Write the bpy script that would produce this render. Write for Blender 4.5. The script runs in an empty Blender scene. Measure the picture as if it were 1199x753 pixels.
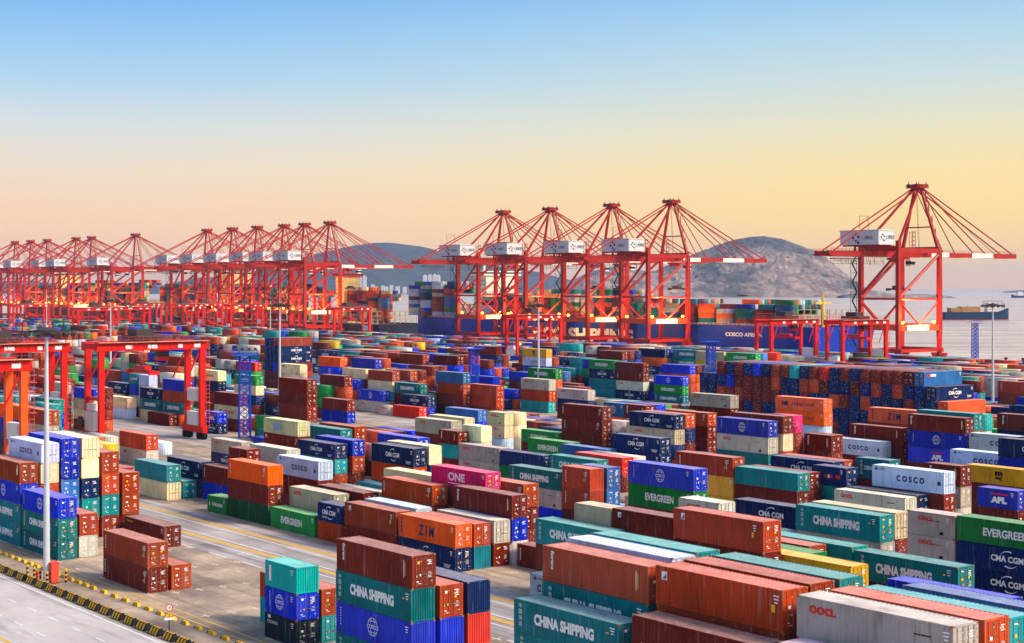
import bpy, bmesh, math, random
from math import sin, cos, pi, radians, sqrt, atan2
from mathutils import Vector, Matrix, noise
import numpy as np
R = random.Random(5)
SC = bpy.context.scene
COL = SC.collection
# ------------------------------------------------------------------ camera, sky, sun, exposure
cam = bpy.data.cameras.new('camera'); camo = bpy.data.objects.new('camera', cam); COL.objects.link(camo)
camo.location = (0, 0, 34); camo.rotation_euler = (radians(90), 0, 0)
cam.sensor_width = 36; cam.lens = 1840 / 1199 * 36; cam.shift_y = -41.5 / 1199
cam.clip_start = 1; cam.clip_end = 60000
SC.camera = camo
SUN_DIR = Vector((0.93, -0.36, 0.80)).normalized()          # towards the sun
SUN_EL = math.asin(SUN_DIR.z); SUN_AZ = atan2(SUN_DIR.x, SUN_DIR.y)
world = bpy.data.worlds.new('World'); SC.world = world; world.use_nodes = True
def build_world():
    nt = world.node_tree; n = nt.nodes; L = nt.links
    n.clear()
    out = n.new('ShaderNodeOutputWorld'); bg = n.new('ShaderNodeBackground')
    sky = n.new('ShaderNodeTexSky'); sky.sky_type = 'NISHITA'; sky.sun_disc = False
    sky.sun_elevation = SUN_EL; sky.sun_rotation = SUN_AZ; sky.dust_density = 2.0
    sm = n.new('ShaderNodeVectorMath'); sm.operation = 'SCALE'; sm.inputs[3].default_value = 0.15
    L.new(sky.outputs[0], sm.inputs[0])
    tc = n.new('ShaderNodeTexCoord'); sx = n.new('ShaderNodeSeparateXYZ'); L.new(tc.outputs['Generated'], sx.inputs[0])
    mr = n.new('ShaderNodeMapRange'); mr.inputs[1].default_value = -0.005; mr.inputs[2].default_value = 0.19
    L.new(sx.outputs[2], mr.inputs[0])
    def ramp(st):
        r = n.new('ShaderNodeValToRGB'); cr = r.color_ramp; cr.interpolation = 'LINEAR'
        while len(cr.elements) < len(st): cr.elements.new(0.5)
        for e, (p, c) in zip(cr.elements, st):
            e.position = p; e.color = tuple(((v / 255 + .055) / 1.055) ** 2.4 / 1.66 for v in c) + (1,)
        L.new(mr.outputs[0], r.inputs[0]); return r
    left = ramp(SKY_LEFT); right = ramp(SKY_RIGHT)
    mx = n.new('ShaderNodeMapRange'); mx.inputs[1].default_value = -0.30; mx.inputs[2].default_value = 0.30
    mx.interpolation_type = 'SMOOTHSTEP'
    L.new(sx.outputs[0], mx.inputs[0])
    m1 = n.new('ShaderNodeMix'); m1.data_type = 'RGBA'
    L.new(mx.outputs[0], m1.inputs[0]); L.new(left.outputs[0], m1.inputs[6]); L.new(right.outputs[0], m1.inputs[7])
    up = n.new('ShaderNodeMapRange'); up.inputs[1].default_value = 0.20; up.inputs[2].default_value = 0.42
    up.interpolation_type = 'SMOOTHSTEP'; L.new(sx.outputs[2], up.inputs[0])
    m2 = n.new('ShaderNodeMix'); m2.data_type = 'RGBA'
    L.new(up.outputs[0], m2.inputs[0]); L.new(m1.outputs[2], m2.inputs[6]); L.new(sm.outputs[0], m2.inputs[7])
    L.new(m2.outputs[2], bg.inputs[0]); bg.inputs[1].default_value = 1.0
    L.new(bg.outputs[0], out.inputs[0])
SKY_LEFT = [(0.0, (255, 200, 140)), (0.10, (255, 206, 154)), (0.26, (250, 210, 172)), (0.40, (234, 217, 192)), (0.54, (210, 218, 218)), (0.68, (172, 206, 230)), (0.84, (140, 190, 232)), (1.0, (108, 170, 230))]
SKY_RIGHT = [(0.0, (255, 200, 130)), (0.10, (255, 212, 134)), (0.26, (254, 218, 138)), (0.40, (246, 221, 156)), (0.54, (226, 220, 186)), (0.68, (200, 216, 214)), (0.84, (172, 206, 226)), (1.0, (138, 188, 230))]
build_world()
sl = bpy.data.lights.new('sun', 'SUN'); sl.energy = 2.6; sl.angle = radians(14); sl.color = (1.0, 0.84, 0.64)
so = bpy.data.objects.new('sun', sl); COL.objects.link(so); so.rotation_euler = SUN_DIR.to_track_quat('Z', 'Y').to_euler()
SC.view_settings.view_transform = 'Standard'; SC.view_settings.look = 'None'
SC.view_settings.exposure = 0.9; SC.view_settings.gamma = 1.0
SC.cycles.use_denoising = True
SC.cycles.max_bounces = 5; SC.cycles.diffuse_bounces = 3; SC.cycles.glossy_bounces = 2; SC.cycles.volume_bounces = 0
SC.cycles.transmission_bounces = 1
SC.cycles.sample_clamp_indirect = 6

# ------------------------------------------------------------------ helpers
AX = (-.609, .793); BX = (.793, .609)                        # yard axes: a runs along the boxes, b across them
ROT = atan2(-.793, .609)                                     # local x = -a, local y = +b
def W(a, b, z=0): return Vector((AX[0] * a + BX[0] * b, AX[1] * a + BX[1] * b, z))
def srgb(c): return tuple(((v / 255 + .055) / 1.055) ** 2.4 if v > 10 else v / 255 / 12.92 for v in c)
class MB:
    def __init__(s): s.v = []; s.f = []; s.m = []
    def face(s, pts, m=0):
        i = len(s.v); s.v += [tuple(p) for p in pts]; s.f.append(tuple(range(i, i + len(pts)))); s.m.append(m)
    def hexa(s, p, m=0):
        i = len(s.v); s.v += [tuple(q) for q in p]
        for f in ((0, 3, 2, 1), (4, 5, 6, 7), (0, 1, 5, 4), (1, 2, 6, 5), (2, 3, 7, 6), (3, 0, 4, 7)):
            s.f.append(tuple(i + k for k in f)); s.m.append(m)
    def box(s, x0, x1, y0, y1, z0, z1, m=0):
        s.hexa([(x0, y0, z0), (x1, y0, z0), (x1, y1, z0), (x0, y1, z0), (x0, y0, z1), (x1, y0, z1), (x1, y1, z1), (x0, y1, z1)], m)
    def bar(s, p, q, w, h=None, m=0, w2=None, h2=None):
        h = h or w; w2 = w2 or w; h2 = h2 or h
        p = Vector(p); q = Vector(q); d = (q - p).normalized()
        up = Vector((0, 0, 1)) if abs(d.z) < .95 else Vector((0, 1, 0))
        x = d.cross(up).normalized(); y = x.cross(d).normalized()
        c = []
        for o, ww, hh in ((p, w, h), (q, w2, h2)):
            c += [o - x * ww / 2 - y * hh / 2, o + x * ww / 2 - y * hh / 2, o + x * ww / 2 + y * hh / 2, o - x * ww / 2 + y * hh / 2]
        s.hexa(c, m)
    def tube(s, p, q, r, r2=None, n=6, m=0):
        r2 = r if r2 is None else r2
        p = Vector(p); q = Vector(q); d = (q - p).normalized()
        up = Vector((0, 0, 1)) if abs(d.z) < .95 else Vector((0, 1, 0))
        x = d.cross(up).normalized(); y = x.cross(d)
        i = len(s.v)
        for o, rr in ((p, r), (q, r2)):
            for k in range(n):
                t = 2 * pi * k / n; s.v.append(tuple(o + (x * cos(t) + y * sin(t)) * rr))
        for k in range(n):
            s.f.append((i + k, i + (k + 1) % n, i + n + (k + 1) % n, i + n + k)); s.m.append(m)
        s.f.append(tuple(i + n - 1 - k for k in range(n))); s.m.append(m)
        s.f.append(tuple(i + n + k for k in range(n))); s.m.append(m)
    def lathe(s, prof, n=12, c=(0, 0, 0), m=0):
        i = len(s.v)
        for r, z in prof:
            for k in range(n):
                t = 2 * pi * k / n; s.v.append((c[0] + r * cos(t), c[1] + r * sin(t), c[2] + z))
        for j in range(len(prof) - 1):
            for k in range(n):
                s.f.append((i + j * n + k, i + j * n + (k + 1) % n, i + (j + 1) * n + (k + 1) % n, i + (j + 1) * n + k)); s.m.append(m)
        s.f.append(tuple(i + n - 1 - k for k in range(n))); s.m.append(m)
        s.f.append(tuple(i + (len(prof) - 1) * n + k for k in range(n))); s.m.append(m)
    def mesh(s, name, mats):
        me = bpy.data.meshes.new(name); me.from_pydata(s.v, [], s.f)
        for m in (mats if isinstance(mats, (list, tuple)) else [mats]): me.materials.append(m)
        if any(s.m): me.polygons.foreach_set('material_index', s.m)
        me.update(); return me
    def obj(s, name, mats, parent=None): return ob(name, s.mesh(name, mats), parent)
def ob(name, data, parent=None, loc=(0, 0, 0), rz=0):
    o = bpy.data.objects.new(name, data); COL.objects.link(o)
    o.location = loc; o.rotation_euler = (0, 0, rz)
    if parent: o.parent = parent
    return o
def tag(o, label=None, cat=None, group=None, kind=None):
    if label: o['label'] = label
    if cat: o['category'] = cat
    if group: o['group'] = group
    if kind: o['kind'] = kind
    return o
def copy_tree(o, parent=None):
    c = o.copy(); COL.objects.link(c)
    if parent: c.parent = parent
    for ch in list(o.children): copy_tree(ch, c)
    return c

# ------------------------------------------------------------------ materials
def nmat(name):
    m = bpy.data.materials.new(name); m.use_nodes = True
    nt = m.node_tree; return m, nt, nt.nodes, nt.links, nt.nodes['Principled BSDF']
def plain(name, c, rough=.55, metal=0, var=.12, scale=.7, dirt=None, emit=0):
    m, nt, n, L, p = nmat(name)
    c = srgb(c)
    tc = n.new('ShaderNodeTexCoord'); no = n.new('ShaderNodeTexNoise'); no.inputs['Scale'].default_value = scale; no.inputs['Detail'].default_value = 5
    L.new(tc.outputs['Object'], no.inputs['Vector'])
    mr = n.new('ShaderNodeMapRange'); mr.inputs[1].default_value = .3; mr.inputs[2].default_value = .7
    L.new(no.outputs['Fac'], mr.inputs[0])
    mx = n.new('ShaderNodeMix'); mx.data_type = 'RGBA'
    d = srgb(dirt) if dirt else tuple(v * (1 - 2 * var) for v in c)
    mx.inputs[6].default_value = c + (1,); mx.inputs[7].default_value = d + (1,)
    k = n.new('ShaderNodeMath'); k.operation = 'MULTIPLY'; k.inputs[1].default_value = 1 if not dirt else .5
    L.new(mr.outputs[0], k.inputs[0]); L.new(k.outputs[0], mx.inputs[0])
    L.new(mx.outputs[2], p.inputs['Base Color']); p.inputs['Roughness'].default_value = rough; p.inputs['Metallic'].default_value = metal
    p.inputs['Specular IOR Level'].default_value = .2
    if emit:
        p.inputs['Emission Color'].default_value = c + (1,); p.inputs['Emission Strength'].default_value = emit
    return m
def paint(name, src, mode='side'):
    """Weathered container paint. src: 'obj' takes the object's own colour, 'attr' a colour attribute."""
    m, nt, n, L, p = nmat(name)
    if src == 'obj': a = n.new('ShaderNodeObjectInfo'); cc = a.outputs['Color']; rnd = a.outputs['Random']
    else: a = n.new('ShaderNodeAttribute'); a.attribute_name = 'col'; cc = a.outputs['Color']; rnd = None
    tc = n.new('ShaderNodeTexCoord')
    vec = tc.outputs['Object']
    if rnd:
        ad = n.new('ShaderNodeVectorMath'); ad.operation = 'ADD'; sc = n.new('ShaderNodeMath'); sc.operation = 'MULTIPLY'; sc.inputs[1].default_value = 200
        L.new(rnd, sc.inputs[0]); cb = n.new('ShaderNodeCombineXYZ'); L.new(sc.outputs[0], cb.inputs[0]); L.new(sc.outputs[0], cb.inputs[2])
        L.new(vec, ad.inputs[0]); L.new(cb.outputs[0], ad.inputs[1]); vec = ad.outputs[0]
    mp = n.new('ShaderNodeMapping'); L.new(vec, mp.inputs[0])
    mp.inputs['Scale'].default_value = (1.6, 1.6, .22) if mode == 'side' else (.5, 1.3, 1)
    n1 = n.new('ShaderNodeTexNoise'); n1.inputs['Scale'].default_value = 1.1; n1.inputs['Detail'].default_value = 6; L.new(mp.outputs[0], n1.inputs['Vector'])
    n2 = n.new('ShaderNodeTexNoise'); n2.inputs['Scale'].default_value = .33; n2.inputs['Detail'].default_value = 3; L.new(vec, n2.inputs['Vector'])
    def mix(f, c1, c2, blend='MIX'):
        x = n.new('ShaderNodeMix'); x.data_type = 'RGBA'; x.blend_type = blend
        for s, i in ((f, 0), (c1, 6), (c2, 7)):
            if isinstance(s, (int, float)): x.inputs[i].default_value = s
            elif isinstance(s, tuple): x.inputs[i].default_value = s
            else: L.new(s, x.inputs[i])
        return x.outputs[2]
    def rng(s, a0, a1, b0, b1):
        x = n.new('ShaderNodeMapRange'); x.inputs[1].default_value = a0; x.inputs[2].default_value = a1; x.inputs[3].default_value = b0; x.inputs[4].default_value = b1
        L.new(s, x.inputs[0]); return x.outputs[0]
    base = cc
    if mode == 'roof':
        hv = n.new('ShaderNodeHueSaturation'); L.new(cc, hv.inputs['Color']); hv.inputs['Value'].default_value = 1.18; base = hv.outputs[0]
        base = mix(.22, base, (.70, .62, .60, 1))                    # brighter, paler roof: sky light put into the colour, plus chalky bleaching
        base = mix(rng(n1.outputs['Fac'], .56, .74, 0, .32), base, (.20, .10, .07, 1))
    hs = n.new('ShaderNodeHueSaturation'); L.new(base, hs.inputs['Color']); L.new(rng(n2.outputs['Fac'], .3, .7, .78, 1.16), hs.inputs['Value'])
    if rnd: L.new(rng(rnd, 0, 1, .94, 1.04), hs.inputs['Saturation'])
    o = mix(rng(n1.outputs['Fac'], .58, .78, 0, .7 if mode == 'side' else .5), hs.outputs[0], mix(1.0, hs.outputs[0], (.42, .34, .28, 1), 'MULTIPLY'))
    n3 = n.new('ShaderNodeTexNoise'); n3.inputs['Scale'].default_value = 2.6; n3.inputs['Detail'].default_value = 8; n3.inputs['Roughness'].default_value = .7; L.new(vec, n3.inputs['Vector'])
    o = mix(rng(n3.outputs['Fac'], .61, .71, 0, .7), o, (.17, .062, .030, 1))          # rust patches
    if mode == 'side':
        m4 = n.new('ShaderNodeMapping'); m4.inputs['Scale'].default_value = (2.2, 2.2, .16); L.new(vec, m4.inputs[0])
        n4 = n.new('ShaderNodeTexNoise'); n4.inputs['Scale'].default_value = 1.7; n4.inputs['Detail'].default_value = 4; L.new(m4.outputs[0], n4.inputs['Vector'])
        o = mix(rng(n4.outputs['Fac'], .60, .76, 0, .55), o, (.13, .058, .034, 1))          # rust runs
        o = mix(rng(n4.outputs['Fac'], .40, .26, 0, .28), o, (.42, .38, .34, 1))            # chalking
    if mode == 'roof': o = mix(rng(n3.outputs['Fac'], .34, .5, .35, 0), o, (.52, .47, .43, 1))   # dust
    if src == 'attr' and mode in ('side', 'end'):
        uv = n.new('ShaderNodeUVMap'); uv.uv_map = 'UVMap'
        if mode == 'side':
            wv = n.new('ShaderNodeTexWave'); wv.bands_direction = 'X'; wv.inputs['Scale'].default_value = .87; wv.inputs['Distortion'].default_value = 0
            L.new(uv.outputs[0], wv.inputs['Vector'])
            bp = n.new('ShaderNodeBump'); bp.inputs['Strength'].default_value = .5; bp.inputs['Distance'].default_value = .05
            L.new(wv.outputs['Fac'], bp.inputs['Height']); L.new(bp.outputs[0], p.inputs['Normal'])
        else:                                                       # door ends: rods, stickers, plates
            v = n.new('ShaderNodeTexVoronoi'); v.inputs['Scale'].default_value = 3.3; L.new(uv.outputs[0], v.inputs['Vector'])
            lt = n.new('ShaderNodeMath'); lt.operation = 'LESS_THAN'; lt.inputs[1].default_value = .2; L.new(v.outputs['Distance'], lt.inputs[0])
            mm = n.new('ShaderNodeMath'); mm.operation = 'MULTIPLY'; L.new(lt.outputs[0], mm.inputs[0]); mm.inputs[1].default_value = .75
            o = mix(mm.outputs[0], o, (.75, .68, .5, 1))
            wv = n.new('ShaderNodeTexWave'); wv.bands_direction = 'X'; wv.inputs['Scale'].default_value = .55; L.new(uv.outputs[0], wv.inputs['Vector'])
            o = mix(rng(wv.outputs['Fac'], .8, .95, 0, .5), o, (.05, .03, .03, 1))
    L.new(o, p.inputs['Base Color']); p.inputs['Roughness'].default_value = .55 if mode != 'roof' else .62
    p.inputs['Specular IOR Level'].default_value = .07
    return m
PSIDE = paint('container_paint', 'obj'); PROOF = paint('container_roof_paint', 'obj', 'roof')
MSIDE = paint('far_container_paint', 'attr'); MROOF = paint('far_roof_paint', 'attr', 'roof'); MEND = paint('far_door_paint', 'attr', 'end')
DARK = plain('dark_gap', (26, 22, 22), .8); STEEL = plain('galvanised_rod', (150, 140, 130), .4, .6)
CAST = plain('rusty_casting', (150, 112, 62), .7, dirt=(70, 40, 22), scale=4)
WHITE = plain('white_lettering', (232, 232, 228), .5, var=.05); REDL = plain('red_lettering', (215, 32, 22), .5, var=.05)
NAVYL = plain('dark_blue_lettering', (24, 34, 92), .5, var=.05); BLACKL = plain('black_lettering', (18, 16, 18), .5); PINKL = plain('pale_pink_lettering', (255, 205, 215), .5, var=.03)
YELL = plain('yellow_label', (240, 185, 30), .5); MET_RED = plain('crane_red', (164, 30, 12), .45, var=.12, scale=.25, dirt=(104, 24, 14))
RTG_RED = plain('gantry_red', (216, 22, 10), .42, var=.1, scale=.4, dirt=(150, 24, 18)); ORANGE = plain('gantry_orange', (226, 84, 20), .45, scale=.4)
GREY = plain('light_grey_panel', (200, 202, 206), .5, var=.06); CONC_W = plain('white_panel', (225, 224, 220), .5, var=.05)
MESHG = plain('dull_metal', (70, 60, 58), .5, .3); POLE = plain('painted_pole', (186, 190, 196), .4, var=.08)
BLUE_T = plain('blue_steel', (8, 64, 190), .45); TYRE = plain('rubber', (22, 20, 20), .85); GLASS = plain('cab_glass', (40, 52, 66), .1)
YEL = plain('hazard_yellow', (228, 170, 20), .6, var=.15); BLK = plain('hazard_black', (26, 24, 24), .75)
LAMPY = plain('sodium_lamp', (255, 176, 52), .5, emit=8); LAMPW = plain('floodlight_glass', (226, 226, 220), .2)
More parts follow.
